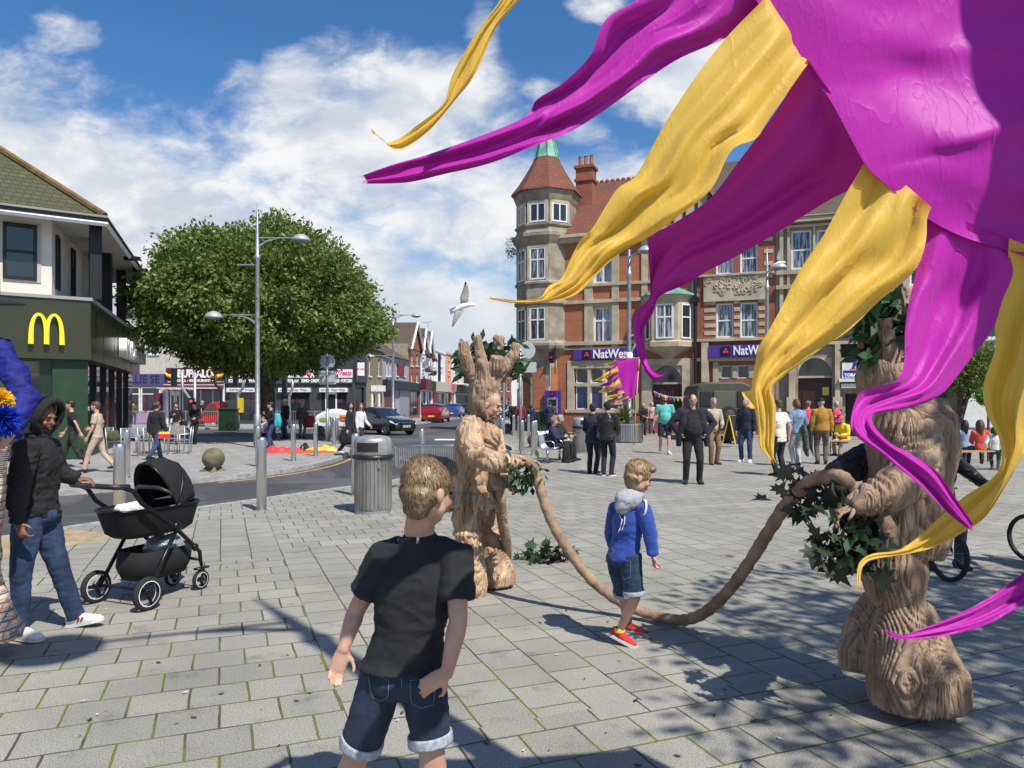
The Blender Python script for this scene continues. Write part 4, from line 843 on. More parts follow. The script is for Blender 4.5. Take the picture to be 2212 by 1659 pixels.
# ---------- bollards ----------
bo = thing('steel_bollard', 'tmp', 'bollard'); MB().lathe([(.07, 0), (.07, 1.0), (.066, 1.03), (.05, 1.045)], 16).build('post', M_STEEL, bo, smooth=True).data.materials.append(M_STEEL)
MB().lathe([(.085, 0), (.085, .015)], 16).build('base_ring', M_GALV, bo)
def dup(root, loc=None, rz=None, label=None, group=None, scale=None):
    r = root.copy(); C.objects.link(r)
    if loc is not None: r.location = loc
    if rz is not None: r.rotation_euler = (0, 0, rz)
    if label: r['label'] = label
    if group: r['group'] = group
    if scale: r.scale = scale
    for ch in list(root.children):
        c = ch.copy(); C.objects.link(c); c.parent = r
        for g_ in list(ch.children): d_ = g_.copy(); C.objects.link(d_); d_.parent = c
    return r
BL = [(565, 1103, 1.1, 'thick steel bollard nearest the camera, right of the black pushchair'), (258, 1144, 1.1, 'steel bollard directly behind the pushchair handle'), (274, 1033, 1.03, 'steel bollard on the far kerb just left of the pushchair hood'),
      (768, 1070, 1.08, 'steel bollard half hidden behind the big litter bin'), (911, 1020, 1.0, 'steel bollard at the kerb behind the empty bench'),
      (557, 1007.6, 1.0, 'steel bollard right below the tall street lamp'), (634, 995.8, 1.0, 'steel bollard in front of the orange inflatable, left one'), (682, 985, 1.0, 'steel bollard in front of the yellow end of the inflatable'),
      (716, 950.5, 1.0, 'farthest of three thin bollards beside the round-sign post'), (722, 962, 1.0, 'nearest of three thin bollards beside the round-sign post'), (727.5, 956, 1.0, 'middle of three thin bollards beside the round-sign post'),
      (1084.6, 967, 1.04, 'steel bollard right behind the brown costumed figure\'s shoulder'), (1081, 949, 1.0, 'small far bollard behind the costumed figure\'s shoulder'), (1109.6, 943.5, 1.0, 'far bollard left of the maroon-coated walker'),
      (1120.6, 948.3, 1.0, 'bollard in front of the maroon-coated walker'), (1127.8, 979.6, 1.04, 'bollard at the foot of the grey sign pole'), (1141.9, 941.4, 1.0, 'far bollard in front of the navy-coated child'),
      (1151.8, 983.5, 1.04, 'nearer bollard in front of the right stone ball'), (1156.7, 973.7, 1.0, 'bollard just right of and behind its twin by the stone ball')]
for i, (u, v, hh, lb) in enumerate(BL):
    p = gp(u, v); o = bo if i == 0 else dup(bo)
    o.location = (p.x, p.y, 0); o['label'] = lb; o['group'] = 'steel bollards along the kerbs'; o.scale = (1.1 if hh > 1.05 else 1, 1.1 if hh > 1.05 else 1, hh)
M_BALL = mat('mossy_concrete', (.17, .15, .09), .9, var=.4, vs=5, bump=.6, bs=25, c2=(.09, .085, .04)); M_BALLG = mat('grey_cast_stone', (.10, .10, .10), .85, var=.3, bump=.5, bs=25)
for u, v, r, m_, lb in ((461, 1018, .265, M_BALL, 'mossy stone ball on a four-winged base on the far pavement'), (690.7, 944, .25, M_BALLG, 'grey stone ball in the tree\'s shade near the round-sign post'), (1096.5, 937, .25, M_BALLG, 'far grey stone ball behind the bollards'), (1154, 968, .257, M_BALLG, 'grey stone ball beside the two close bollards')):
    p = gp(u, v); t = thing('stone_ball', lb, 'ball bollard', (p.x, p.y, 0), 0, 'round stone bollards'); MB().ell((0, 0, r+.05), (r, r, r), 24, k=16).build('ball', m_, t, smooth=True)
    b = MB()
    for k in range(4): M_ = Matrix.Rotation(k*pi/2+.4, 4, 'Z'); b.add([(.0, -.1, 0), (.30, -.07, 0), (.30, .07, 0), (0, .1, 0), (.05, 0, .22), (.20, 0, .1)], [(0, 1, 5, 4), (1, 2, 5), (2, 3, 4, 5), (3, 0, 4), (0, 3, 2, 1)], 0, M_)
    b.build('base', m_, t)
# ---------- litter bins ----------
def bin_(label, x, y, sc=1.0, rz=0.0):
    t = thing('litter_bin', label, 'litter bin', (x, y, 0), rz, 'round steel litter bins'); r = .275*sc
    MB().lathe([(r*.97, .0), (r*.97, .05), (r*.95, .06)], 28).build('base_ring', M_GALV, t, smooth=False)
    b = MB(); n = 30
    for k in range(n): a = 2*pi*k/n; M_ = Matrix.Rotation(a, 4, 'Z'); b.box(r*.93, r, -pi*r/n*.90, pi*r/n*.90, .06, .83, 0, M_)
    b.lathe([(r*.9, .06), (r*.9, .83)], 30, mi=1); b.build('slatted_body', [mat('dull_slats', (.30, .295, .27), .4, .7, var=.35, vs=5, stretch=(1, 1, .3)), M_BLACKM], t)
    MB().lathe([(r*1.06, .825), (r*1.10, .85), (r*1.08, .885), (r*1.0, .89)], 32).build('rubber_rim', M_BLACKP, t, smooth=True)
    # lid: rounded box-cylinder
    b = MB(); rs = []
    for z, k in ((.885, .97), (.90, 1.0), (1.09, 1.0), (1.13, .96), (1.16, .85), (1.185, .5), (1.19, .1)): rs.append([Vector((r*1.0*k*cos(2*pi*j/36), r*.98*k*sin(2*pi*j/36), z)) for j in range(36)])
    b.rings(rs); lid = b.build('lid', mat('grey_cast_lid', (.34, .34, .33), .45, .4, var=.2, vs=9), t, smooth=True)
    b = MB(); pts = []
    for j in range(9): a = R(-125+70*j/8); pts.append((r*1.012*cos(a), r*.995*sin(a)))
    b.add([(x_, y_, .945) for x_, y_ in pts]+[(x_, y_, 1.085) for x_, y_ in pts], [(j, j+1, 10+j, 9+j) for j in range(8)]); b.build('slot', M_DARK, lid)
    MB().tube([(r*.62, -r*.86, .84), (r*.66, -r*.86, .76), (r*.72, -r*.84, .72)], .008, 5).box(r*.6, r*.72, -r*.92, -r*.8, .70, .76).build('lock', M_STEEL, t)
    return t
p = gp(806, 1106); bin_('large ribbed steel litter bin with dark slot standing in front of the road', p.x, p.y, 1.05, R(-10))
p = gp(1254, 979); bin_('litter bin with pale rounded lid behind the seated couple\'s bench', p.x, p.y, .95, R(30))
# ---------- benches ----------
def bench(label, x, y, rz, L=1.8):
    t = thing('steel_bench', label, 'bench', (x, y, 0), rz, 'curved steel slat benches'); b = MB(); n = int(L/.045)
    prof = [(-.0, .86), (.05, .80), (.07, .66), (.09, .52), (.15, .44), (.24, .415), (.36, .42), (.48, .445)]   # y from back to front, z
    for k in range(n): xx = -L/2+.03+k*(L-.06)/(n-1); b.tube([(xx, -a, z) for a, z in prof], .010, 4)
    b.build('seat_slats', M_STEEL, t); 
    for s in (-1, 1):
        MB().tube([(s*L/2, -a, z-.01) for a, z in prof]+[(s*L/2, -.5, .43)], .026, 8).build('side_frame', M_STEEL, t, smooth=True)
        MB().tube([(s*L*.36, -.22, 0), (s*L*.36, -.22, .41)], .035, 10).build('leg', M_STEEL, t, smooth=True)
    b = MB(); b.tube([(-L/2, 0, .865), (L/2, 0, .865)], .022, 8); b.tube([(-L/2, -.5, .43), (L/2, -.5, .43)], .022, 8); b.tube([(-L*.36, -.22, .40), (L*.36, -.22, .40)], .03, 6); b.build('rail', M_STEEL, t, smooth=True)
    for xx in (-L*.46, L*.46, 0): MB().tube([(xx, -.08, .60), (xx, -.38, .62), (xx, -.47, .56), (xx, -.47, .44)], .013, 6).build('armrest', M_STEEL, t, smooth=True)
    return t
a = pp(942, 965, 14.2); bench('empty steel slat bench whose back shows beside the costumed figure', a.x+.1, a.y, R(168), 1.9)
p = gp(1212, 1003); bench('curved steel bench with two people sitting on it', p.x-.35, p.y+1.1, R(72), 1.9)
# ---------- planter ----------
p = gp(1360, 957); t = thing('planter', 'round steel-ribbed planter holding a spiky palm', 'planter', (p.x, p.y+.6, 0)); b = MB(); n = 60
for k in range(n): M_ = Matrix.Rotation(2*pi*k/n, 4, 'Z'); b.box(.63, .655, -.022, .022, .04, .74, 0, M_)
b.build('ribs', M_STEEL, t); MB().lathe([(.60, 0), (.62, .02), (.62, .7), (.5, .7)], 32).build('tub', M_BLACKM, t, smooth=False); MB().lathe([(.6, .72), (.68, .72), (.68, .78), (.6, .78)], 32).build('rim', M_STEEL, t)
pl = thing('palm_plant', 'spiky yucca-like palm growing in the steel planter', 'plant', (p.x-.1, p.y+.6, .7)); rng = np.random.default_rng(4); V = []; Fc = []
for k in range(230):
    a = rng.uniform(0, 2*pi); e = rng.uniform(.15, 1.45); L = rng.uniform(.6, 1.05); d = np.array([cos(a)*cos(e), sin(a)*cos(e), sin(e)]); s = np.array([-sin(a), cos(a), 0])*.016; c0 = np.array([0, 0, rng.uniform(0, .25)]); m1 = c0+d*L*.55; m2 = c0+d*L-np.array([0, 0, .28*L*cos(e)])
    i = len(V); V += [c0-s, c0+s, m1+s*1.3, m1-s*1.3, m2+s*.15, m2-s*.15]; Fc += [(i, i+1, i+2, i+3), (i+3, i+2, i+4, i+5)]
npmesh('fronds', np.array(V), np.array(Fc), leafmat('palm_leaf', (.06, .09, .025), (.13, .16, .05), .2), pl); MB().tube([(0, 0, 0), (0, 0, .3)], .1, 8).build('stem', M_BARK, pl)
# ---------- signs on poles ----------
p = gp(707, 954); t = thing('road_sign', 'grey backs of a round and a rectangular road sign on one post', 'road sign', (p.x, p.y, 0)); MB().tube([(0, 0, 0), (0, 0, 1.4)], .07, 10).tube([(0, 0, 1.3), (0, 0, 3.9)], .045, 10).build('post', M_GALV, t, smooth=True)
M_SB = mat('grey_sign_back', (.36, .39, .39), .5)
MB().prism([(.32*cos(a_*pi/14), 3.38+.32*sin(a_*pi/14)) for a_ in range(28)], .05, .07).build('round_sign', M_SB, t); MB().box(-.36, .36, .05, .07, 2.42, 3.0).build('rectangular_sign', M_SB, t, bev=.03)
b = MB()
for z in (3.62, 3.38, 3.15, 2.9, 2.52): b.box(-.3, .3, .02, .05, z-.02, z+.02)
b.build('bracket', M_GALV, t)
p = gp(1127.8, 977); t = thing('road_sign', 'grey sign pole with several small sign backs beside the turret', 'road sign', (p.x-.05, p.y+.6, 0)); MB().tube([(0, 0, 0), (0, 0, 3.8)], .05, 10).build('post', M_GALV, t, smooth=True)
MB().prism([(.22+.3*cos(a_*pi/14), 3.45+.3*sin(a_*pi/14)) for a_ in range(28)], .05, .07).build('round_sign', M_SB, t); MB().box(-.1, .55, .05, .07, 2.7, 3.05).build('rectangular_sign', M_SB, t); MB().box(-.30, -.12, .02, .04, 1.55, 2.55).build('white_plate', M_WHITEP, t)
p = gp(1088, 942); t = thing('road_sign', 'thin grey post behind the costumed figure\'s head', 'post', (p.x, p.y, 0)); MB().tube([(0, 0, 0), (0, 0, 3.2)], .06, 8).build('post', M_GALV, t)
# goose-neck signal posts
GN = [([(393, 800), (394, 838), (411, 862), (413, 900)], M_GALV, 'grey cranked signal post before the purple shop'), ([(421, 800), (421, 900)], M_GALV, 'straight grey post before the maroon shop'), ([(465, 800), (466, 831), (478, 845), (478, 900)], M_BLACKM, 'black cranked post beside the green cabinet'), ([(526, 800), (525, 838), (514, 852), (515, 900)], M_GALV, 'grey cranked post with a yellow push-button box'), ([(632, 820), (632, 838), (625, 856), (625, 900)], M_GALV, 'grey cranked post near the man in the cap')]
for pts, m_, lb in GN:
    D = 46; b0 = pp(pts[-1][0], 900, D); t = thing('signal_post', lb, 'post', (b0.x, b0.y, 0), 0, 'posts at the crossing'); b = MB(); b.tube([pp(u, v, D)-Vector((b0.x, b0.y, 0)) for u, v in pts]+[(0, 0, 0)], .09, 8); b.build('pole', m_, t, smooth=True)
    if m_ is M_GALV and len(pts) > 2: q = pp(pts[0][0], pts[0][1], D)-Vector((b0.x, b0.y, 0)); MB().box(q.x-.62, q.x-.36, -.15, .15, q.z-1.0, q.z+.1).build('signal_head', M_BLACKP, t)
    if 'yellow' in lb: MB().box(0, .3, -.16, .1, 1.0, 1.9).build('push_button_box', mat('yellow_box', (.65, .5, .02), .5), t)
t = thing('traffic_light', 'small red pedestrian signal in front of the purple shop', 'traffic light', (pp(414, 900, 44).x, 44, 0)); MB().tube([(0, 0, 0), (0, 0, 1.2)], .06, 8).build('post', M_BLACKM, t); MB().box(-.15, .15, -.1, .1, 1.1, 1.9).build('head', M_BLACKP, t); MB().ell((0, -.11, 1.7), (.08, .03, .08), 8, k=6).build('red_lens', mat('red_signal', (.9, .05, .03), .4, emit=1.5), t)
# railings
def railing(label, u0, u1, D, hh=1.05):
    a, b_ = pp(u0, 900, D), pp(u1, 900, D); t = thing('pedestrian_railing', label, 'railing', (a.x, a.y, 0), 0, 'grey railings at the crossing'); L = b_.x-a.x; n = max(2, int(L/1.9)); b = MB(); b2_ = MB()
    for i in range(n+1): b.tube([(L*i/n, 0, 0), (L*i/n, 0, hh+.05)], .04, 6)
    b2_.box(0, L, -.02, .02, hh-.04, hh).box(0, L, -.02, .02, .12, .16)
    for i in range(int(L/.13)): b2_.box(i*.13-.008, i*.13+.008, -.01, .01, .16, hh-.04)
    b.build('post', M_GALV, t); b2_.build('bars', M_GALV, t)
railing('grey railing in front of the purple and maroon shops', 262, 471, 49); railing('grey railing in front of the dark dessert shop', 596, 764, 49)
p = gp(490, 931); t = thing('utility_cabinet', 'dark green street cabinet beside the red covered scooter', 'cabinet', (p.x, p.y, 0)); MB().box(-.5, .5, 0, .5, 0, 1.22).build('case', M_GREENP, t, bev=.03); MB().box(-.54, .54, -.04, .54, 1.222, 1.28).build('top', M_GREENP, t); MB().box(-.01, .01, -.006, -.001, .1, 1.15).build('door_gap', M_BLACKM, t)
# cafe set
M_ALU = mat('aluminium', (.55, .56, .57), .4, .8, var=.1)
def chair(x, y, rz, lb, first=[None]):
    if first[0] is None:
        t = thing('cafe_chair', lb, 'chair', (x, y, 0), rz, 'aluminium cafe chairs outside the restaurant')
        for sx in (-1, 1):
            MB().tube([(sx*.24, .2, .0), (sx*.25, .24, .45), (sx*.24, .28, .88)], .02, 6).build('leg', M_ALU, t, smooth=True); MB().tube([(sx*.24, -.22, 0), (sx*.25, -.22, .62), (sx*.25, .2, .64)], .018, 6).build('leg', M_ALU, t, smooth=True)
        b = MB()
        for k in range(6): b.box(-.23, .23, -.21+k*.07, -.155+k*.07, .44, .46)
        b.build('seat', M_ALU, t); b = MB()
        for k in range(5): b.box(-.23, .23, .235+k*.009, .25+k*.009, .58+k*.065, .625+k*.065)
        b.build('backrest', M_ALU, t); first[0] = t; return t
    return dup(first[0], (x, y, 0), rz, lb)
bx, by = gp(296, 985)[:2]
for dx, dy, rz, lb in ((-.75, .3, 1.6, 'aluminium cafe chair leftmost by the green wall'), (-.1, -.1, 3.3, 'aluminium cafe chair with its back to the camera, left of the table'), (.55, .1, 2.9, 'aluminium cafe chair with its back to the camera, right of the table'), (.95, 1.1, -1.3, 'aluminium cafe chair behind the hooded walker'), (-.5, 1.5, .4, 'aluminium cafe chair far side of the table'), (.3, 1.9, .1, 'aluminium cafe chair farthest along the window')): chair(bx+dx, by+dy, rz, lb)
t = thing('cafe_table', 'square aluminium cafe table among the chairs', 'table', (bx+.15, by+.8, 0)); MB().box(-.35, .35, -.35, .35, .71, .74).build('table_top', M_ALU, t)
for sx in (-1, 1):
    for sy in (-1, 1): MB().box(sx*.31-.02, sx*.31+.02, sy*.31-.02, sy*.31+.02, 0, .71).build('leg', M_ALU, t)
# trestle benches on the right
def trestle(label, u, v, L, rz):
    p = gp(u, v); t = thing('trestle_bench', label, 'bench', (p.x, p.y, 0), rz, 'folding wooden trestle benches'); MB().box(-L/2, L/2, -.13, .13, .46, .49).build('seat', mat('pale_bench_wood', (.42, .26, .12), .6, var=.2, stretch=(1, 8, 8)), t)
    for s in (-1, 1): MB().tube([(s*(L/2-.2), -.12, 0), (s*(L/2-.2), -.12, .46)], .015, 5).tube([(s*(L/2-.2), .12, 0), (s*(L/2-.2), .12, .46)], .015, 5).tube([(s*(L/2-.2), -.12, .25), (s*(L/2-.2), .12, .25)], .012, 5).tube([(s*(L/2-.2), 0, .25), (s*(L/2-.55), 0, .46)], .012, 5).build('leg', M_BLACKM, t)
    return t
trestle('trestle bench with the yellow-shirted person on it', 1850, 986, 2.0, R(-8)); trestle('trestle bench with the girl in the red hoodie on it', 2118, 1016, 2.0, R(12))
# A board
p = gp(1584, 958); t = thing('a_board', 'yellow-framed chalk board standing by the army van', 'sign board', (p.x, p.y, 0), R(40))
for s in (-1, 1): MB().add([(-.3, s*.3, 0), (.3, s*.3, 0), (.3, 0, 1.1), (-.3, 0, 1.1)], [(0, 1, 2, 3)]).build('board', M_DARK, t); MB().tube([(-.3, s*.3, 0), (-.3, s*.01, 1.12), (.3, s*.01, 1.12), (.3, s*.3, 0)], .03, 4).build('frame', mat('yellow_box', (.65, .5, .02), .5), t)
# bunting
bt = thing('bunting', 'string of small coloured pennants across the bank doorway', 'bunting', pp(1412, 845, 36)); L0 = Vector((0, 0, 0)); L1 = pp(1530, 838, 33)-pp(1412, 845, 36); b = MB(); pts = []
for k in range(15): t_ = k/14; q = L0.lerp(L1, t_)+Vector((0, 0, -.35*4*t_*(1-t_))); pts.append(q)
b.tube(pts, .01, 4); b.build('cord', M_WHITEP, bt)
for k in range(14):
    q = pts[k].lerp(pts[k+1], .5); cm = [('bunting_pink', (.7, .05, .2)), ('bunting_teal', (.1, .5, .45)), ('bunting_yellow', (.8, .6, .05)), ('bunting_white', (.75, .75, .75))][k % 4]
    MB().add([q+Vector((-.09, 0, 0)), q+Vector((.09, 0, 0)), q+Vector((.02, .05, -.22))], [(0, 1, 2)]).build('pennant', mat(cm[0], cm[1], .7), bt)
# inflatable lying on the pavement
M_ORG = mat('orange_nylon', (.80, .10, .02), .45, bump=.8, bs=9); M_PNK = mat('red_nylon', (.70, .05, .07), .45, bump=.8, bs=9); M_YLN = mat('yellow_nylon', (.80, .48, .08), .45, bump=.8, bs=9)
p = gp(648, 975); t = thing('deflated_inflatable', 'deflated orange, red and yellow inflatable lying flat on the far pavement', 'inflatable', (p.x, p.y, 0), R(6))
def heap(name, x0, x1, y0, y1, h, m_, seed, par):
    n = 26; V = []; Fc = []
    for j in range(n+1):
        for i in range(n+1):
            a, c = i/n, j/n; e = max(0, 1-abs(2*a-1)**4)*max(0, 1-abs(2*c-1)**4); x = x0+(x1-x0)*a; y = y0+(y1-y0)*(c-.5)*(.45+.55*sin(pi*min(max(a, .06), .95)))+(y0+y1)/2*0
            V.append((x, y+.3*(y0+y1)/2, .01+h*e*(.45+.55*abs(mn.noise(Vector((x*3, y*3, seed)))*2))))
    for j in range(n):
        for i in range(n): k = j*(n+1)+i; Fc.append((k, k+1, k+n+2, k+n+1))
    npmesh(name, np.array(V), np.array(Fc), m_, par, smooth=True)
heap('orange_panel', -.9, 1.25, -.5, .35, .09, M_ORG, 1, t); heap('red_panel', -1.2, .2, -.35, .7, .2, M_PNK, 4, t); heap('yellow_panel', .15, 1.3, -.2, .9, .22, M_YLN, 7, t); heap('black_bag', -.1, .35, -.1, .8, .24, M_BLACKP, 9, t)
# white banner cover with burger pictures
p = gp(722, 924); t = thing('food_stall_cover', 'white domed stall cover printed with burgers behind the bollards', 'stall', (p.x, p.y+1.2, 0)); b = MB(); rs = []
for k in range(9): a = k/8; x = -1.35+2.7*a; h = .45+.75*sin(pi*(.15+.8*a)); rs.append([Vector((x, -.6, .12)), Vector((x, -.62, h*.8)), Vector((x, -.3, h)), Vector((x, .3, h)), Vector((x, .6, h*.8)), Vector((x, .6, .12))])
b.rings(rs); b.build('cover', M_WHITEP, t, smooth=False); b = MB()
MB().ell((.6, -.63, .5), (.42, .03, .12), 12, k=6).ell((.6, -.63, .72), (.40, .03, .13), 12, k=6).build('burger_print', mat('burger_brown', (.6, .25, .06), .7), t, smooth=True); MB().ell((.6, -.65, .6), (.46, .02, .05), 12, k=6).build('filling_print', mat('red_paint', (.6, .02, .02), .5), t); MB().ell((-.85, -.63, .5), (.28, .02, .15), 12, k=6).build('salad_print', mat('green_print', (.2, .35, .05), .7), t)
# ================= VEHICLES =================
M_TINT = glassy('car_glass', (.015, .018, .022), .04); M_LAMP = mat('headlamp_glass', (.65, .66, .68), .12, .2); M_REDL = mat('rear_lamp_red', (.35, .005, .01), .2); M_RIM = mat('alloy_rim', (.35, .36, .37), .35, .8)
def car(label, x, y, rz, paint, L=4.0, W_=1.7, H=1.5, plate=('white', 'LV62 XUH'), suv=False, cat='car', rear=False):
    t = thing('parked_car', label, cat, (x, y, ROADZ), rz, 'cars in the street'); k = L/4.0
    # stations: x, half width, z bottom, z sill(widest), z belt, z roof-edge, z top, roof half width
    hb = .62*H; st = [(2.0, .52, .42, .5, .60, .62, .64), (1.93, .68, .24, .5, .72, .74, .76), (1.6, .80, .22, .5, .80, .84, .87), (1.05, .84, .22, .5, .90, .95, .99), (.85, .84, .22, .5, .94, .99, 1.03), (.2, .85, .22, .5, .97, 1.38, 1.42), (-.1, .85, .22, .5, .98, 1.44, 1.485), (-.75, .85, .22, .5, .99, 1.46, 1.50), (-1.35, .85, .22, .5, 1.0, 1.42, 1.46), (-1.75, .82, .24, .5, 1.02, 1.24, 1.28), (-1.92, .76, .28, .5, .98, 1.02, 1.04), (-2.0, .62, .42, .5, .74, .76, .78)]
    b = MB(); rs = []
    for X_, w, zb, zs, zl, ze, zt in st:
        X_ *= k; w *= W_/1.7; zl *= H/1.5; ze *= H/1.5; zt *= H/1.5; gh = ze-zl; we = w*(1-.32*min(gh/.45, 1)*.75)
        half = [(w*.8, zb), (w, zs*.72), (w, zs+.1), (w*.985, zl), (we, ze), (we*.6, zt)]
        rs.append([Vector((X_, a, z)) for a, z in half]+[Vector((X_, -a, z)) for a, z in reversed(half)])
    n = 12; base = len(b.v)
    for r in rs: b.v += r
    for i in range(len(rs)-1):
        for j in range(n):
            f = (i*n+j, i*n+(j+1) % n, (i+1)*n+(j+1) % n, (i+1)*n+j); mi = 0
            gh = rs[i][4].z-rs[i][3].z; gh2 = rs[i+1][4].z-rs[i+1][3].z
            if j in (3, 7) and min(gh, gh2) > .05 and 4 <= i <= 8: mi = 1
            if j in (4, 5, 6) and i == 4: mi = 1
            if j in (4, 5, 6) and i == 8: mi = 1
            b.f.append(f); b.m.append(mi)
    b.f.append(tuple(range(n))[::-1]); b.m.append(0); b.f.append(tuple((len(rs)-1)*n+j for j in range(n))); b.m.append(0)
    o = b.build('body', [paint, M_TINT], t, smooth=True, recalc=True); md = o.modifiers.new('b', 'BEVEL'); md.width = .02; md.segments = 2; md.limit_method = 'ANGLE'; md.angle_limit = R(25)
    Wk = W_/1.7
    pb = MB()
    for s in (-1, 1):
        for X_, m0 in ((.2, .0), (-.75, .0), (-1.35, 0)): pb.box(X_*k-.04, X_*k+.04, s*.74*Wk-.035, s*.74*Wk+.035, .98*H/1.5, 1.40*H/1.5, 0)
    pb.build('pillar', paint, t)
    for s in (-1, 1):
        for X_ in (1.27, -1.25):
            w = MB(); w.lathe([(.10, -.1), (.29, -.1), (.315, -.07), (.315, .07), (.29, .1), (.10, .1)], 22, (0, 0, 0), 0, True, Matrix.Translation((X_*k, s*.77*Wk, .31)) @ Matrix.Rotation(pi/2, 4, 'X')); wo = w.build('wheel', M_RUB, t, smooth=False)
            r_ = MB(); Mr = Matrix.Translation((X_*k, s*(.77*Wk+.102), .31)) @ Matrix.Rotation(pi/2, 4, 'X'); r_.lathe([(.19, -.01), (.20, .012), (.19, .012)], 20, (0, 0, 0), 0, False, Mr)
            for q in range(5): r_.box(-.02, .02, 0, .19, -.006, .006, 0, Mr @ Matrix.Rotation(q*2*pi/5, 4, 'Z'))
            r_.build('rim', M_RIM, wo)
            MB().lathe([(.35, -.02), (.35, .0)], 22, (0, 0, 0), 0, True, Matrix.Translation((X_*k, s*.832*Wk, .33)) @ Matrix.Rotation(pi/2, 4, 'X')).build('wheel_arch', M_BLACKP, t)
        h = MB(); h.add([(1.92*k, s*.50*Wk, .60), (1.94*k, s*.66*Wk, .58), (1.60*k, s*.80*Wk, .70), (1.55*k, s*.79*Wk, .80), (1.84*k, s*.62*Wk, .745), (1.93*k, s*.46*Wk, .69)], [(0, 1, 2, 3, 4, 5)]); h.add([(1.97*k, s*.50*Wk, .60), (1.98*k, s*.66*Wk, .58), (1.66*k, s*.825*Wk, .70), (1.60*k, s*.81*Wk, .80), (1.88*k, s*.63*Wk, .76), (1.97*k, s*.46*Wk, .70)], [(0, 1, 2, 3, 4, 5)]); h.build('headlight', M_LAMP, t)
        MB().box(-1.99*k, -1.80*k, s*.70*Wk-.1, s*.70*Wk+.08, .72*H/1.5, .90*H/1.5).build('rear_light', M_REDL, t, bev=.02)
        MB().ell((.62*k, s*.95*Wk, .98*H/1.5), (.07, .11, .08), 8, k=6).build('wing_mirror', paint, t, smooth=True)
    MB().box(1.975*k, 2.01*k, -.40, .40, .24, .40).box(1.99*k, 2.015*k, -.45, .45, .60, .65).build('grille', M_BLACKP, t); MB().box(2.012*k, 2.03*k, -.38, .38, .655, .69).build('chrome_bar', M_RIM, t, bev=.005)
    MB().box(2.0*k, 2.03*k, -.26, .26, .43, .54).build('number_plate', M_WHITEP, t); MB().box(-2.03*k, -2.0*k, -.26, .26, .5, .61).build('number_plate', mat('yellow_plate', (.75, .55, .05), .5), t)
    tx_ = text_mesh(plate[1], .11, .002, .004); tx_.materials.append(M_DARK); q = bpy.data.objects.new('plate_text', tx_); C.objects.link(q); q.parent = t; q.location = (2.034*k, 0, .485); q.rotation_euler = (R(90), 0, R(90))
    return t
def paint(name, c): return mat(name, c, .25, .3, coat=1.0, spec=.6)
p = gp(838, 941, ROADZ); car('dark grey hatchback turning out of the street towards the camera', p.x-.55, p.y+1.6, R(-42), paint('dark_grey_car_paint', (.012, .014, .018)), 4.05, 1.74, 1.5, plate=('w', 'LV62 XUH'))
CR = R(85)
for u, v, m_, lb, H in ((942, 912, paint('red_car_paint', (.30, .008, .012)), 'bright red crossover parked rear-on along the terrace', 1.6), (981, 903, paint('blue_car_paint', (.02, .07, .26)), 'blue car parked in front of the red one', 1.55), (1003, 898, paint('black_car_paint', (.01, .01, .012)), 'black car parked beyond the blue one', 1.5), (1024, 894, paint('silver_grey_car_paint', (.05, .055, .06)), 'dark grey car farthest along the parked row', 1.5)):
    p = gp(u, v, ROADZ); car(lb, p.x, p.y, CR, m_, 4.4, 1.85, H, plate=('w', ''))
p = gp(1068, 891, ROADZ); car('small white car far down the street', p.x, min(p.y, 118), R(-95), paint('white_car_paint', (.7, .7, .7)), 4.1, 1.75, 1.5, plate=('w', ''))
p = gp(1077, 899, ROADZ); car('dark car at the right kerb just behind the costumed figure\'s chin', p.x+.3, p.y, R(-95), paint('black_car_paint', (.01, .01, .012)), 4.1, 1.75, 1.5, plate=('w', ''))
# red covered scooter
p = pp(460, 922, 50); t = thing('covered_scooter', 'small red cabin scooter with sloping front behind the railing', 'mobility scooter', (p.x, p.y, 0)); MR = paint('red_cabin_paint', (.62, .01, .012))
pr = [(-.9, .25), (-.88, .55), (.0, 1.62), (.75, 1.70), (.82, .3)]
MB().prism(pr, -.42, .42).build('cabin', MR, t, bev=.04); MB().prism([(-.62, .72), (-.02, 1.5), (.38, 1.52), (.42, .75)], -.43, -.421).build('side_window', mat('brown_window', (.08, .05, .04), .15), t); MB().box(.85, .95, -.2, .2, 1.3, 1.6).build('mirror', M_BLACKP, t)
for x in (-.6, .6): MB().lathe([(.1, -.06), (.2, -.06), (.2, .06), (.1, .06)], 14, (0, 0, 0), 0, True, Matrix.Translation((x, -.44, .2)) @ Matrix.Rotation(pi/2, 4, 'X')).build('wheel', M_RUB, t)
# army van (rear)
p = gp(1568, 954); t = thing('army_van', 'olive military van seen from behind with a spare wheel on its back', 'van', (p.x, p.y+.2, 0), R(-6)); MO = mat('olive_drab_paint', (.055, .058, .035), .6, var=.15, vs=3)
def vr(w, z0, z1, r, y): return [Vector((x, y, z)) for x, z in [(-w, z0), (w, z0), (w, z1-r), (w-.13*r*2, z1-r*.35), (w-r, z1), (-w+r, z1), (-w+.13*r*2, z1-r*.35), (-w, z1-r)]]
MB().rings([vr(1.12, .5, 2.45, .35, .06), vr(1.17, .45, 2.52, .38, .0+.12), vr(1.17, .45, 2.52, .38, 4.3), vr(1.1, .6, 1.5, .2, 5.0)]).build('body', MO, t, recalc=True); MB().box(-.45, .45, -.02, .058, 1.25, 2.15).build('rear_panel', mat('light_olive_panel', (.085, .09, .06), .6), t, bev=.02); MB().box(-1.0, -.55, .02, .057, 1.5, 2.1).box(.55, 1.0, .02, .057, 1.5, 2.1).build('rear_window', M_DARK, t)
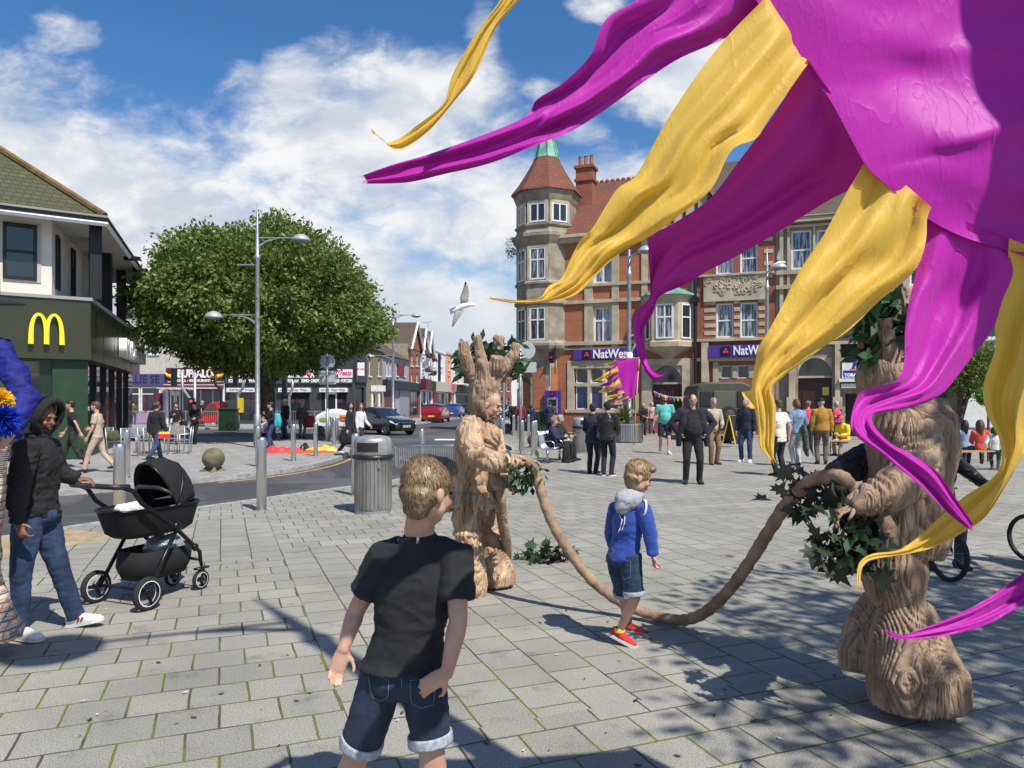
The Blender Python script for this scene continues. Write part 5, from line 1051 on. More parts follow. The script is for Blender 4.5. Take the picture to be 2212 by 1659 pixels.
w = MB().lathe([(.12, -.09), (.30, -.09), (.36, -.05), (.36, .05), (.30, .09), (.12, .09)], 24, (0, 0, 0), 0, True, Matrix.Translation((.18, -.12, 1.15)) @ Matrix.Rotation(pi/2, 4, 'X')).build('spare_wheel', M_RUB, t); MB().lathe([(.2, 0), (.18, .02), (.05, .04)], 20, (0, 0, 0), 0, True, Matrix.Translation((.18, -.215, 1.15)) @ Matrix.Rotation(pi/2, 4, 'X')).build('rim', MO, w)
for s in (-1, 1):
    for y in (1.0, 3.8): MB().lathe([(.1, -.12), (.4, -.12), (.42, 0), (.4, .12), (.1, .12)], 20, (0, 0, 0), 0, True, Matrix.Translation((s*.95, y, .42)) @ Matrix.Rotation(pi/2, 4, 'Y')).build('wheel', M_RUB, t)
MB().box(-1.1, 1.1, -.1, .05, .5, .66).build('bumper', M_BLACKM, t)
# ================= PEOPLE =================
def skin_mat(name, c, c2=None):
    if name in MATS: return MATS[name]
    m_ = mat(name, c, .5, var=.18, vs=14, c2=c2, bump=.15, bs=120); p = m_.node_tree.nodes['Principled BSDF']
    p.inputs['Subsurface Weight'].default_value = .12; p.inputs['Subsurface Radius'].default_value = (.02, .008, .004); return m_
SK_L = skin_mat('fair_skin', (.52, .32, .235), (.46, .25, .175)); SK_D = skin_mat('brown_skin', (.27, .125, .07), (.20, .085, .045)); SK_M = skin_mat('tanned_skin', (.46, .25, .17))
def cloth(name, c, var=.25, rough=.85, vs=9, bump=.5, bs=220, **k): return mat(name, c, rough, var=var, vs=vs, bump=bump, bs=bs, sheen=.04, **k)
def denim(name, c): return mat(name, c, .85, var=.45, vs=7, bump=.6, bs=260, c2=tuple(x*.45 for x in c), stretch=(1.6, 1.6, .7))
DEN = denim('dark_blue_denim', (.035, .06, .125)); DENM = denim('mid_blue_denim', (.035, .07, .155)); BLK = cloth('black_cloth', (.009, .009, .010)); BLK2 = cloth('black_jersey', (.007, .008, .009), .2); NVY = cloth('navy_cloth', (.012, .016, .035))
def hairmat(name, a, b):
    if name in MATS: return MATS[name]
    m_ = mat(name, a, .5, var=.4, vs=28, c2=b, bump=.9, bs=70, stretch=(1, 1, .25)); return m_
H_BLOND = hairmat('sandy_blond_hair', (.30, .19, .085), (.15, .085, .035)); H_DARK = hairmat('dark_brown_hair', (.03, .018, .011), (.012, .008, .006)); H_BLACK = hairmat('black_hair', (.010, .008, .007), (.005, .004, .004)); H_GREY = hairmat('grey_hair', (.42, .41, .39), (.22, .21, .2)); H_BROWN = hairmat('brown_hair', (.10, .055, .03), (.05, .028, .015)); H_GBR = hairmat('ash_curly_hair', (.25, .17, .10), (.11, .07, .04))
M_EYE = mat('eye_dark', (.02, .015, .012), .2); M_SOLE = mat('white_sole', (.62, .61, .58), .6); WHT = cloth('white_cloth', (.66, .66, .65), .1)
def ik(a, t, l1, l2, pole):
    a, t = Vector(a), Vector(t); d = t-a; L = d.length
    if L > (l1+l2)*.995: t = a+d*((l1+l2)*.995/L); d = t-a; L = d.length
    c = max(-1, min(1, (l1*l1+L*L-l2*l2)/(2*l1*L))); u = d.normalized(); p = Vector(pole); p = p-u*p.dot(u)
    if p.length < 1e-5: p = u.orthogonal()
    return a+u*l1*c+p.normalized()*l1*sqrt(max(0, 1-c*c)), t
def pose(H=1.75, pel=(0, 0, .52), lean=(0, .03), aL=(.15, -.03, .47), aR=(-.15, -.03, .47), fL=(.055, 0, .045), fR=(-.055, 0, .045), yaw=0, pitch=0, sw=.098, eL=(.5, .8, -.1), eR=(-.5, .8, -.1), kL=(.15, -1, 0), kR=(-.15, -1, 0), twist=0, hl=0):
    V = Vector; p = V(pel); sd = V((lean[0], -lean[1], 1)).normalized(); tw = R(twist); sx = V((cos(tw), sin(tw), 0)); sx = (sx-sd*sx.dot(sd)).normalized()
    ch = p+sd*.283; J = {}
    J['sL'] = ch+sx*sw; J['sR'] = ch-sx*sw; J['neck'] = p+sd*.318; J['pel'] = p
    y = R(yaw); f = V((sin(y), -cos(y), -sin(R(pitch)))).normalized(); J['hf'] = f; J['hu'] = V((0, 0, 1))
    J['head'] = J['neck']+sd*.095+V((f.x, f.y, 0))*.018
    J['eL'], J['wL'] = ik(J['sL'], aL, .172, .150, eL); J['eR'], J['wR'] = ik(J['sR'], aR, .172, .150, eR)
    J['hL'] = p+V((.055, 0, -.01)); J['hR'] = p-V((.055, 0, .01)); J['kL'], J['aL'] = ik(J['hL'], fL, .245, .235, kL); J['kR'], J['aR'] = ik(J['hR'], fR, .245, .235, kR)
    for k in J:
        if k not in ('hf', 'hu'): J[k] = J[k]*H
    J['H'] = H; J['fdL'] = V((.15, -1, 0)); J['fdR'] = V((-.15, -1, 0)); return J
def finger(mb, p, d, n_, L, r, curl, sgn=1):
    pts = [p]; rr = [r]; dd = Vector(d)
    for k, (fl, cu) in enumerate(((.42, curl*.7), (.32, curl*1.0), (.26, curl*.8))):
        dd = (dd*cos(cu)+n_*sin(cu)).normalized(); n_ = (n_-dd*n_.dot(dd)).normalized(); pts.append(pts[-1]+dd*L*fl); rr.append(r*(1-.09*(k+1)))
    pts.append(pts[-1]+dd*r*.5); rr.append(r*.35); mb.tube(pts, rr, 7)
def hand(mb, w, d, nrm, th, L, curl=.35, spread=.12, tc=.3):
    """w wrist, d pointing direction, nrm palm side, th thumb side"""
    w, d = Vector(w), Vector(d).normalized(); nrm = Vector(nrm); nrm = (nrm-d*nrm.dot(d)).normalized(); t = d.cross(nrm); t = t if t.dot(Vector(th)) > 0 else -t
    rs = []
    for a, wd, tk in ((-.06, .135, .10), (.10, .17, .105), (.30, .205, .10), (.50, .205, .085), (.56, .17, .05)):
        c = w+d*L*a; rs.append([c+(t*cos(x)*wd+nrm*sin(x)*tk)*L for x in [2*pi*k/10 for k in range(10)]])
    mb.rings(rs)
    for k, (o, ln, a) in enumerate(((.15, .40, .50), (.05, .455, .52), (-.05, .42, .51), (-.145, .33, .475))):
        finger(mb, w+d*L*a+t*L*o, (d+t*spread*(1.2-k*.8)), nrm, L*ln, L*.048, curl*(1+.12*k))
    td = (d*.62+t*.85+nrm*.25).normalized(); p = w+d*L*.12+t*L*.13
    mb.tube([p, p+td*L*.20, p+td*L*.20+(d*.85+t*.45+nrm*tc).normalized()*L*.17, p+td*L*.20+(d*.95+t*.25+nrm*tc*1.5).normalized()*L*.29], [L*.075, L*.058, L*.052, L*.028], 8)
def headM(J, hs=1.0):
    f = J['hf'].normalized(); u = J['hu']-f*J['hu'].dot(f); u.normalize(); x = u.cross(-f)*-1; x = (-f).cross(u)*1.0
    x = (-f).cross(u); M_ = Matrix.Identity(4)
    for i in range(3): M_[i][0] = x[i]*hs; M_[i][1] = -f[i]*hs; M_[i][2] = u[i]*hs; M_[i][3] = J['head'][i]
    return M_
def head_mb(b, Mh, nk):
    b.ell((0, .016, .035), (.073, .093, .083), 18, 0, Mh, 12); b.ell((0, -.018, -.018), (.060, .070, .084), 16, 0, Mh, 10); b.ell((0, -.046, -.078), (.033, .032, .027), 12, 0, Mh)
    for s in (-1, 1): b.ell((s*.043, -.008, -.052), (.020, .045, .036), 10, 0, Mh); b.ell((s*.077, .012, -.006), (.009, .020, .031), 10, 0, Mh); b.ell((s*.036, -.068, -.022), (.020, .016, .018), 8, 0, Mh)
    b.tube([(0, -.078, .016), (0, -.098, -.008), (0, -.104, -.022)], [.008, .011, .014], 8, 0, True, Mh); b.ell((0, -.084, -.052), (.022, .010, .006), 8, 0, Mh); b.ell((0, -.082, -.062), (.019, .010, .007), 8, 0, Mh); b.ell((0, -.078, .030), (.046, .012, .009), 10, 0, Mh)
    hb = Mh @ Vector((0, .022, -.03)); b.tube([hb, nk], [.050*Mh.to_scale().x, .056*Mh.to_scale().x], 14)
def torso(b, J, k, off, fat=1.0, top=True, hem=-.05, belly=0, hemw=1.0):
    p, n = J['pel'], J['neck']; sx = (J['sL']-J['sR']); sw = sx.length/2; sx.normalize(); hx = (J['hL']-J['hR']).normalized(); ch = (J['sL']+J['sR'])/2; rs = []
    for t, rx, ry, f in ((hem, .150*hemw, .108*hemw, .3), (.12, .148, .104, .8), (.35, .128, .092, 1), (.58, .138, .106, .75), (.80, .155, .108, .35), (.93, .140, .092, .1), (1.03, .100, .075, 0), (1.10, .062, .06, 0)):
        c = p.lerp(ch, t) if t <= 1 else ch.lerp(n, (t-1)*8); x = hx.lerp(sx, min(max(t, 0), 1)).normalized(); up = (ch-p).normalized(); y = up.cross(x).normalized()
        F = 1+(fat-1)*f; rx_ = (rx*k*F if t < .7 else rx*k*(1+(fat-1)*f)*(sw/(.098*1.75*k)))+off; ry_ = ry*k*F+off
        rs.append([c+x*cos(a)*rx_+y*sin(a)*ry_ for a in [2*pi*q/18 for q in range(18)]])
    b.rings(rs)
    if belly:
        y = (ch-p).cross(hx).normalized(); y = y if y.dot(J['bf'] if 'bf' in J else J['hf']) > 0 else -y; b.ell(p.lerp(ch, .36)+y*.035*k*belly, (.135*k*fat+off, .115*k*fat+off, .23*k), 16, k=12); b.ell(p.lerp(ch, .28)+y*.05*k*belly, (.12*k*fat+off, .105*k*fat+off, .15*k), 16, k=12)
def fold(A, fx=9.0, sd=0.0, zf=1.0):
    o = Vector((sd*3.1, sd, 0))
    return lambda p, n: A*(mn.noise(Vector((p.x*fx, p.y*fx, p.z*fx*zf))+o)*1.0+.6*(1-2*abs(mn.noise(Vector((p.x*fx*1.7, p.y*fx*1.7, p.z*fx*2.6*zf))+o*2)))+.16*(1-3*abs(mn.noise(Vector(((p.x+p.z*.6)*fx*3, p.y*fx*2.5, (p.z-p.x*.7)*fx*5*zf))+o*3))))
def shoe(t, a, fd, k, m_, sole=None, name='shoe', up=Vector((0, 0, 1)), trainer=False):
    fd = Vector(fd).normalized(); s = fd.cross(up).normalized(); u = s.cross(fd).normalized(); b = MB(); h = .078*k
    def ring(d, w, z0, z1, dz=0): return [a+fd*d*k+s*w*k*cos(x)+u*((z0+z1)/2*k-h+(z1-z0)/2*k*sin(x)) for x in [2*pi*q/10 for q in range(10)]]
    b.rings([ring(-.075, .018, .02, .05), ring(-.07, .034, .005, .10), ring(-.03, .040, .0, .115), ring(.02, .042, 0, .105), ring(.08, .048, 0, .08), ring(.14, .050, 0, .062), ring(.185, .040, .004, .05), ring(.20, .018, .012, .035)])
    o = b.build(name, m_, t, smooth=True)
    if sole:
        b = MB(); P = [(-.082, .02), (-.075, .040), (0, .043), (.08, .051), (.15, .053), (.195, .038), (.212, .015)]
        pl = [a+fd*d*k+s*w*k-u*h for d, w in P]+[a+fd*d*k-s*w*k-u*h for d, w in reversed(P)]; n = len(pl)
        b.add(pl+[q+u*.028*k for q in pl], [tuple(range(n))[::-1], tuple(range(n, 2*n))]+[(i, (i+1) % n, n+(i+1) % n, n+i) for i in range(n)]); b.build('sole', sole, o)
    return o
def person(label, base, rz, J, top=None, sleeve='long', bottom=None, bot='trousers', shoes=BLK, sole=None, hair=None, hm=None, skin=SK_L, fat=1.0, belly=0, vox=None, hs=None, D=20, eyes=True, jacket=None, jhem=-.2, hand_s=1, curl=.5, name='person', kid=False, hatm=None, socks=None, topname='shirt', slim=1.0, cat='person', fa=None, palms=None, hemw=1.0, legk=1.0, hem=-.10):
    t = thing(name, label, cat, base, rz); H = J['H']; k = H/1.75*slim; V = Vector
    vox = vox or (.009 if D < 8 else .013 if D < 18 else .02); hs = hs or (1.0*(H/1.75)**.35); A = fa if fa is not None else (.009 if D < 20 else .008)
    b = MB(); Mh = headM(J, hs); head_mb(b, Mh, J['neck']+V((0, 0, -.02)))
    torso(b, J, k, -.004, 1+(fat-1)*.8)
    ar = .040*k*(.5+.5*fat)
    for s in 'LR':
        S, E, W_ = J['s'+s], J['e'+s], J['w'+s]; b.tube([J['neck'].lerp(S, .4)-V((0, 0, .03*k)), S, S.lerp(E, .35), E, E.lerp(W_, .25), W_, W_+(W_-E).normalized()*.015], [.05*k, ar*1.32, ar*1.12, ar*.92, ar*.98, ar*.64, ar*.6], 12)
        h, K, a = J['h'+s], J['k'+s], J['a'+s]; b.tube([h+V((0, 0, .03*k)), h.lerp(K, .3), K, K.lerp(a, .28)+V((0, .008, 0)), a, a-V((0, 0, .03*k))], [.085*k*legk, .080*k*legk*(.6+.4*fat), .054*k, .056*k, .034*k, .034*k], 12)
    ex = MB(); hd = b if vox < .011 and D < 6 else ex; L = .105*H*hand_s
    for s, sg in (('L', 1), ('R', -1)):
        d = (J['w'+s]-J['e'+s]).normalized()
        if palms and s in palms: dd, nn, tt, cu = palms[s]; hand(ex, J['w'+s], dd, nn, tt, L, cu)
        else:
            inn = V((-sg, 0, 0)); 
            if abs(d.dot(inn)) > .8: inn = V((0, 0, -1))
            hand(ex, J['w'+s], d, inn, V((0, -1, .3)), L, curl)
    if D < 6:   # merge hands into the skin so they join without a seam
        b.merge(ex); ex = None
    body = blob('body', b, skin, t, vox, 1, None, ex)
    if eyes and D < 30:
        for s in (-1, 1):
            e = MB().ell((s*.030, -.079, .010), (.012, .006, .0055), 8, 0, Mh, 6).build('eye', M_EYE, body, smooth=True)
            MB().tube([(s*.014, -.086, .030), (s*.032, -.087, .034), (s*.050, -.076, .028)], [.003, .004, .002], 5, 0, True, Mh).build('eyebrow', hm or H_DARK, body)
        if D < 30: MB().ell((0, -.0905, -.057), (.020, .004, .005), 8, 0, Mh, 6).build('mouth', mat('lip_colour', (.32, .09, .08), .5), body, smooth=True)
    o_ = .012*(.8+.2*k)
    if top:
        b = MB(); torso(b, J, k, o_, fat, hem=hem, belly=belly, hemw=hemw); se = .030 if sleeve == 'short' else .018
        for s in 'LR':
            S, E, W_ = J['s'+s], J['e'+s], J['w'+s]
            if sleeve == 'none': continue
            if sleeve == 'short': b.tube([J['neck'].lerp(S, .45)-V((0, 0, .03*k)), S, S.lerp(E, .5), S.lerp(E, .66)], [.055*k, ar*1.32+.02, ar*1.12+.022, ar*1.1+.024], 14)
            else: b.tube([J['neck'].lerp(S, .45)-V((0, 0, .03*k)), S, S.lerp(E, .5), E, E.lerp(W_, .5), W_-(W_-E)*.04], [.055*k, ar*1.32+.018, ar*1.1+.020, ar+.018, ar*.85+.018, ar*.66+.014], 14)
        blob(topname, b, top, t, vox, 2, fold(A, 8, len(label)))
    if jacket:
        b = MB(); torso(b, J, k, o_+.018, fat, hem=jhem, hemw=1.08)
        for s in 'LR':
            S, E, W_ = J['s'+s], J['e'+s], J['w'+s]; b.tube([J['neck'].lerp(S, .45)-V((0, 0, .03*k)), S, S.lerp(E, .5), E, E.lerp(W_, .5), W_-(W_-E)*.02], [.06*k, ar*1.32+.032, ar*1.1+.034, ar+.030, ar*.85+.028, ar*.66+.024], 14)
        b.tube([J['neck']+V((0, 0, -.02)), J['neck']+V((0, 0, .035))], .075*k, 14)
        blob('jacket', b, jacket, t, vox, 2, fold(A*1.3, 8, len(label)))
    if bottom and bot in ('trousers', 'shorts'):
        k0, k = k, k*legk; b = MB(); p = J['pel']; b.ell(p+V((0, 0, -.02*k0)), (.153*k0*(.4+.6*fat)+.006, .113*k0*(.5+.5*fat)+.006, .095*k0), 14); hb2 = (J['hL']-J['hR']).normalized(); b.rings([[p+V((0, 0, z))+hb2*cos(a)*.150*k0+hb2.cross(V((0, 0, 1)))*sin(a)*.112*k0 for a in [2*pi*q/18 for q in range(18)]] for z in (-.02*k0, .05*k0)])
        for s in 'LR':
            h, K, a = J['h'+s], J['k'+s], J['a'+s]
            if bot == 'shorts': e = h.lerp(K, .88); b.tube([h+V((0, 0, .03*k)), h.lerp(K, .35), e], [.100*k, .100*k, .088*k], 14)
            else: b.tube([h+V((0, 0, .03*k)), h.lerp(K, .35), K, K.lerp(a, .5), a+(a-K)*.02], [.098*k, .094*k, .070*k, .064*k, .058*k], 14)
        blob(bot, b, bottom, t, vox, 2, fold(A*.62, 7, len(label)+3)); k = k0
    if bottom and bot in ('skirt', 'dress'):
        b = MB(); p = J['pel']; m_ = (J['kL']+J['kR'])/2; m_.z -= .06*k; rs = []
        for t_, r in ((0, .150), (.2, .17), (.6, .185), (1, .21)): c = p.lerp(m_, t_); rs.append([c+V((cos(x)*r*k, sin(x)*r*.8*k, 0)) for x in [2*pi*q/18 for q in range(18)]])
        b.rings(rs); blob('skirt', b, bottom, t, vox, 2, fold(A*2, 9, 3, .2))
    if shoes:
        for s in 'LR': shoe(t, J['a'+s], J['fd'+s], k*1.0, shoes, sole, up=J.get('fu'+s, V((0, 0, 1))))
    # hair
    hm = hm or H_DARK
    if hair and hair not in ('bald', 'hood'):
        b = MB()
        if hair in ('short', 'long', 'bob', 'curly', 'bun', 'receding'):
            b.ell((0, .024, .047), (.082, .098, .084) if hair != 'receding' else (.080, .090, .066), 18, 0, Mh, 12); b.ell((0, .050, -.005), (.074, .064, .070), 14, 0, Mh)
        if hair == 'short': b.ell((0, -.03, .088), (.060, .050, .032), 12, 0, Mh)
        if hair in ('long', 'bob'):
            e = -.30 if hair == 'long' else -.10
            b.tube([(0, .06, .02), (0, .085, -.06), (0, .10, e)], [.075, .075, .05], 12, 0, True, Mh)
            for s in (-1, 1): b.tube([(s*.055, 0, .07), (s*.085, .02, -.01), (s*.08, .04, e*.8)], [.03, .03, .022], 10, 0, True, Mh)
        if hair == 'bun': b.ell((0, .09, .11), (.04, .04, .04), 10, 0, Mh)
        if hair == 'curly':
            rr = random.Random(len(label))
            for q in range(46): a = rr.uniform(0, 2*pi); e = rr.uniform(-.5, 1.5); b.ell((.088*cos(a)*cos(e), .03+.1*sin(a)*cos(e) if sin(a) > -.3 else .0, .045+.088*sin(e)), (.026, .026, .024), 7, 0, Mh, 5)
        if hair in ('cap', 'beanie'):
            b.ell((0, .045, .0), (.076, .066, .070), 14, 0, Mh); blob('hair', b, hm, t, vox, 1); b = MB()
            if hair == 'cap':
                b.ell((0, .012, .055), (.085, .100, .078), 16, 0, Mh, 10); b.prism([(-.07, -.07), (-.05, -.135), (0, -.155), (.05, -.135), (.07, -.07)], .048, .060, 0, Mh, 'z'); blob('cap', b, hatm, t, min(vox, .012), 1)
            else: b.ell((0, .016, .055), (.088, .104, .092), 16, 0, Mh, 10); blob('beanie', b, hatm, t, vox, 1)
        else: blob('hair', b, hm, t, min(vox, .014), 1, fold(.006 if D < 10 else .004, 22, 1))
    if hair == 'hood':
        b = MB(); b.ell((0, .035, .03), (.105, .115, .115), 18, 0, Mh, 12); b.tube([(0, .06, -.04), (0, .05, -.13)], [.10, .11], 14, 0, True, Mh); blob('hood', b, hatm, t, vox, 2, fold(.005, 9))
    return t, Mh
def at(u, v): p = gp(u, v); return (p.x, p.y, 0)
def ht(u, vt, vf):   # stature from picture height
    p = gp(u, vf); return CAMZ+(HY-vt)/F_*p.y
def box_bag(label, loc, m_, sz=(.16, .07, .2), rz=0, name='bag', cat='bag', handles=True, mh=None):
    t = thing(name, label, cat, loc, rz); b = MB(); x, y, z = sz; b.rings([[Vector((x*k*cos(a)*(1.1 if abs(cos(a)) < .95 else 1), y*k*sin(a), zz)) for a in [2*pi*q/12 for q in range(12)]] for k, zz in ((.7, -z*2), (1, -z*1.7), (1.05, -z), (.85, -z*.3), (.7, -.1*z))])
    b.build('bag_body', m_, t, smooth=True)
    if handles: MB().tube([(-x*.5, 0, -z*.15), (-x*.3, 0, z*.6), (x*.3, 0, z*.6), (x*.5, 0, -z*.15)], .008, 6).build('handle', mh or m_, t)
    return t
walkL = dict(fL=(.055, -.16, .05), fR=(-.05, .20, .09)); walkR = dict(fL=(.055, .20, .09), fR=(-.05, -.16, .05))
# --- square, left pavement ---
CAMO = mat('dark_camouflage_cloth', (.03, .035, .025), .9, var=.6, vs=14, c2=(.008, .009, .008)); BEI = cloth('beige_jersey', (.47, .37, .27), .15); GRN = cloth('olive_canvas', (.07, .08, .03))
person('teenage boy in a black T-shirt and camouflage trousers striding left by the green wall', at(158, 1010), R(-75), pose(1.73, aL=(.12, .14, .50), aR=(-.13, -.16, .52), lean=(0, .06), **walkR), BLK2, 'short', CAMO, shoes=BLK, hair='short', hm=H_DARK, D=19, slim=.9)
person('teenage boy in a beige hooded sweatshirt and beige trousers with a green shoulder bag', at(212, 1021), R(-78), pose(1.70, aL=(.12, -.10, .50), aR=(-.10, -.12, .62), lean=(0, .05), **walkL), BEI, 'short', BEI, shoes=BLK, hair='short', hm=H_BROWN, D=17, slim=.9)
q = gp(247, 1021); box_bag('olive green shoulder bag hanging behind the beige-clad boy', (q.x-.02, q.y, 1.02), GRN, (.13, .08, .13), .4)
person('person in a black hooded jacket and jeans walking away carrying a yellow and red box', at(337, 996), R(160), pose(1.68, aL=(.14, .02, .48), aR=(-.15, -.08, .47), **walkL), BLK, 'long', DENM, jacket=BLK, hair='curly', hm=H_BROWN, D=20)
q = gp(361, 996); t = thing('food_box', 'yellow and red food box held by the hooded walker', 'box', (q.x-.05, q.y-.05, .72), .3); MB().box(-.15, .15, -.07, .07, -.07, .06).build('carton', mat('red_carton', (.62, .03, .03), .5), t); MB().prism([(-.155, .061), (.155, .061), (.12, .12), (-.12, .12)], -.072, .072).build('lid', mat('yellow_carton', (.85, .6, .03), .5), t)
FLO = mat('brown_cream_print', (.45, .36, .30), .85, var=.9, vs=10, c2=(.06, .03, .02), det=1)
person('black-haired woman in a black cardigan and brown-and-cream patterned skirt', at(381, 960), R(10), pose(1.66, aL=(.12, -.12, .56), aR=(-.04, -.16, .70), **walkL), BLK, 'long', FLO, 'skirt', shoes=BLK, hair='bun', hm=H_BLACK, D=29, hem=-.35)
person('young woman all in black in front of the red covered scooter', at(421, 960), R(-5), pose(1.66, aL=(.10, -.16, .62), aR=(-.06, -.14, .55), fL=(.05, -.05, .045), fR=(-.04, .06, .05)), BLK2, 'long', BLK, hair='bun', hm=H_BLACK, D=29, slim=.85)
q = gp(391, 960); box_bag('small black handbag on the arm of the woman in the patterned skirt', (q.x+.1, q.y, .95), BLK, (.15, .07, .12))
person('bald man in black behind the red covered scooter', (pp(436, 900, 51.5).x, 51.5, 0), R(100), pose(1.74), BLK, 'short', BLK, hair='bald', D=50)
person('pale-clothed window shopper at the far left shop window', (pp(279, 900, 53).x, 53, 0), R(150), pose(1.7), cloth('pale_pink_cloth', (.5, .36, .33)), 'long', DEN, hair='short', D=50)
person('dark-clothed window shopper beside the pale one at the far left shop', (pp(288, 900, 53).x, 53, 0), R(200), pose(1.72), GRN, 'long', DEN, hair='short', D=50)
person('woman in black with bright turquoise bag standing by the tall street lamp', at(586, 968), R(-50), pose(1.66, aL=(.10, -.14, .60), aR=(-.02, -.15, .75), fL=(.06, -.07, .045), fR=(-.06, .06, .05), yaw=-20), BLK, 'long', DENM, hair='bun', hm=H_DARK, D=27)
q = gp(591, 965); box_bag('bright turquoise bag held by the woman beside the lamp', (q.x+.08, q.y-.1, 1.28), cloth('turquoise_nylon', (.02, .40, .46), .2, .5), (.24, .10, .28))
person('small child in a white and pale blue coat hugging a magenta bag', at(570, 966), R(-10), pose(1.10, aL=(.08, -.17, .66), aR=(-.06, -.17, .66), sw=.125), cloth('pale_blue_coat', (.50, .56, .66), .2), 'long', BLK, hair='bob', hm=H_GBR, D=27, hs=.9)
q = gp(579, 966); box_bag('magenta bag held against the small child', (q.x+.02, q.y-.15, .78), cloth('magenta_nylon', (.55, .01, .40), .2, .5), (.13, .05, .12), handles=False)
person('tall man in dark jacket, jeans and white-brimmed cap in the tree\'s shade', at(617, 948), R(-40), pose(1.82), BLK, 'long', DEN, hair='cap', hatm=WHT, D=34)
person('older person in grey holding a red patterned bag in the tree\'s shade', at(652, 946), R(170), pose(1.70, aL=(.14, -.06, .50)), cloth('mid_grey_cloth', (.09, .09, .09)), 'long', cloth('light_grey_cloth', (.17, .17, .16)), hair='receding', hm=H_GREY, D=35)
q = gp(670, 946); box_bag('red patterned carrier bag held by the person in grey', (q.x, q.y-.1, 1.05), mat('red_print', (.45, .02, .03), .7, var=.8, vs=9, c2=(.10, .02, .02)), (.25, .12, .28))
person('dark-haired woman in black with a black tote bag at the road edge', at(756, 984), R(80), pose(1.68, aR=(-.15, .0, .47), yaw=-60, **walkL), BLK, 'long', BLK, shoes=WHT, hair='long', hm=H_BLACK, D=24)
person('long-haired woman in a white blouse and dark skirt at the road edge', at(778, 982), R(70), pose(1.66, aL=(.13, -.14, .55), yaw=-50, **walkR), WHT, 'long', NVY, shoes=WHT, hair='long', hm=H_BROWN, D=23, hem=-.02)
q = gp(750, 984); box_bag('big black tote bag hanging from the woman in black at the road edge', (q.x, q.y-.15, .86), BLK, (.20, .10, .25))
# --- right, in front of the bank ---
MAR = cloth('maroon_cloth', (.16, .012, .02)); 
person('dark-clothed walker seen past the bollards, left of the maroon coat', at(1109, 938), R(170), pose(1.74, **walkL), BLK, 'long', BLK, hair='short', D=38)
person('walker in a maroon coat seen from behind among the bollards', at(1124, 940), R(175), pose(1.72, **walkR), MAR, 'long', BLK, jacket=MAR, hair='short', D=37)
person('child-sized walker in a navy coat right of the maroon coat', at(1146, 938), R(185), pose(1.55, **walkL), NVY, 'long', BLK, jacket=NVY, hair='bob', D=38)
person('person in a long navy raincoat using the cash machine', at(1187, 937), R(150), pose(1.68, aL=(.10, -.2, .65), aR=(-.10, -.2, .62)), NVY, 'long', NVY, jacket=cloth('navy_raincoat', (.018, .026, .06)), jhem=-.65, hair='short', D=38)
q = gp(1202, 937); box_bag('large orange bag carried at the cash machine', (q.x-.05, q.y-.3, 1.0), cloth('orange_cloth_bag', (.55, .20, .07)), (.22, .13, .33))
sit = dict(pel=(0, 0, .275), fL=(.06, -.26, .045), fR=(-.06, -.22, .045), lean=(0, .05))
bq = gp(1212, 1003); bxx, byy = bq.x-.35, bq.y+1.1; ds = Vector((cos(R(72)), sin(R(72)))); fr_ = Vector((sin(R(72)), -cos(R(72))))
def on_bench(s, f=.27): q = Vector((bxx, byy))+ds*s+fr_*f; return (q.x, q.y, 0)
person('curly-haired woman in a navy padded coat seated on the curved bench', on_bench(-.35), R(72), pose(1.66, aL=(.05, -.22, .42), aR=(-.05, -.22, .44), **sit), NVY, 'long', BLK, jacket=cloth('navy_padded', (.016, .024, .055)), jhem=-.02, hair='curly', hm=H_GBR, D=19)
person('grey-haired man seated beside the curly-haired woman', on_bench(.35), R(72), pose(1.74, aL=(.05, -.24, .42), aR=(-.05, -.20, .40), **sit), BLK, 'long', BLK, jacket=BLK, jhem=-.02, hair='short', hm=H_GREY, D=20)
FLB = mat('black_floral_print', (.011, .011, .014), .85, var=.9, vs=18, c2=(.012, .012, .016), det=0)
person('standing person in a dark beanie, navy anorak and floral leggings, back to camera', at(1280, 1023), R(150), pose(1.64, yaw=25, fL=(.05, .0, .045), fR=(-.05, .0, .045), aL=(.10, -.16, .55), aR=(-.1, -.16, .55)), NVY, 'long', cloth('floral_dark_leggings', (.018, .014, .022), .9, vs=30), jacket=cloth('dark_navy_anorak', (.008, .016, .035)), jhem=-.25, hair='beanie', hatm=cloth('charcoal_knit', (.02, .02, .022)), D=17)
person('standing person in a black beanie and black padded jacket with striped track trousers', at(1312, 1028), R(155), pose(1.68, yaw=50, aL=(.08, -.17, .56), aR=(-.09, -.17, .56)), BLK, 'long', cloth('dark_navy_jersey', (.008, .010, .022)), jacket=mat('black_padded_nylon', (.014, .011, .010), .4, bump=.8, bs=16), jhem=-.12, hair='beanie', hatm=cloth('black_knit', (.008, .008, .008)), sole=M_SOLE, D=17)
q = gp(1294, 1018); t = thing('umbrella', 'folded blue and yellow umbrella held low between the two beanie wearers', 'umbrella', (q.x, q.y-.35, .5)); MB().lathe([(.01, -.02), (.09, .02), (.07, .45), (.02, .5)], 10).build('canopy', cloth('royal_blue_nylon', (.01, .05, .35), .2, .5), t, smooth=True); MB().lathe([(.092, .0), (.097, .08)], 10, cap=False).build('yellow_band', cloth('yellow_nylon_band', (.7, .55, .02), .2, .5), t); MB().tube([(0, 0, .5), (0, 0, .75)], .012, 6).build('handle', BLK, t)
person('elderly white-haired woman in black behind the planter', at(1389, 940), R(5), pose(1.60, aL=(.06, -.16, .58), aR=(-.06, -.16, .6)), BLK, 'long', BLK, jacket=BLK, hair='bob', hm=H_GREY, D=34)
PKF = mat('pink_floral_cloth', (.60, .22, .20), .85, var=.6, vs=12, c2=(.55, .42, .38))
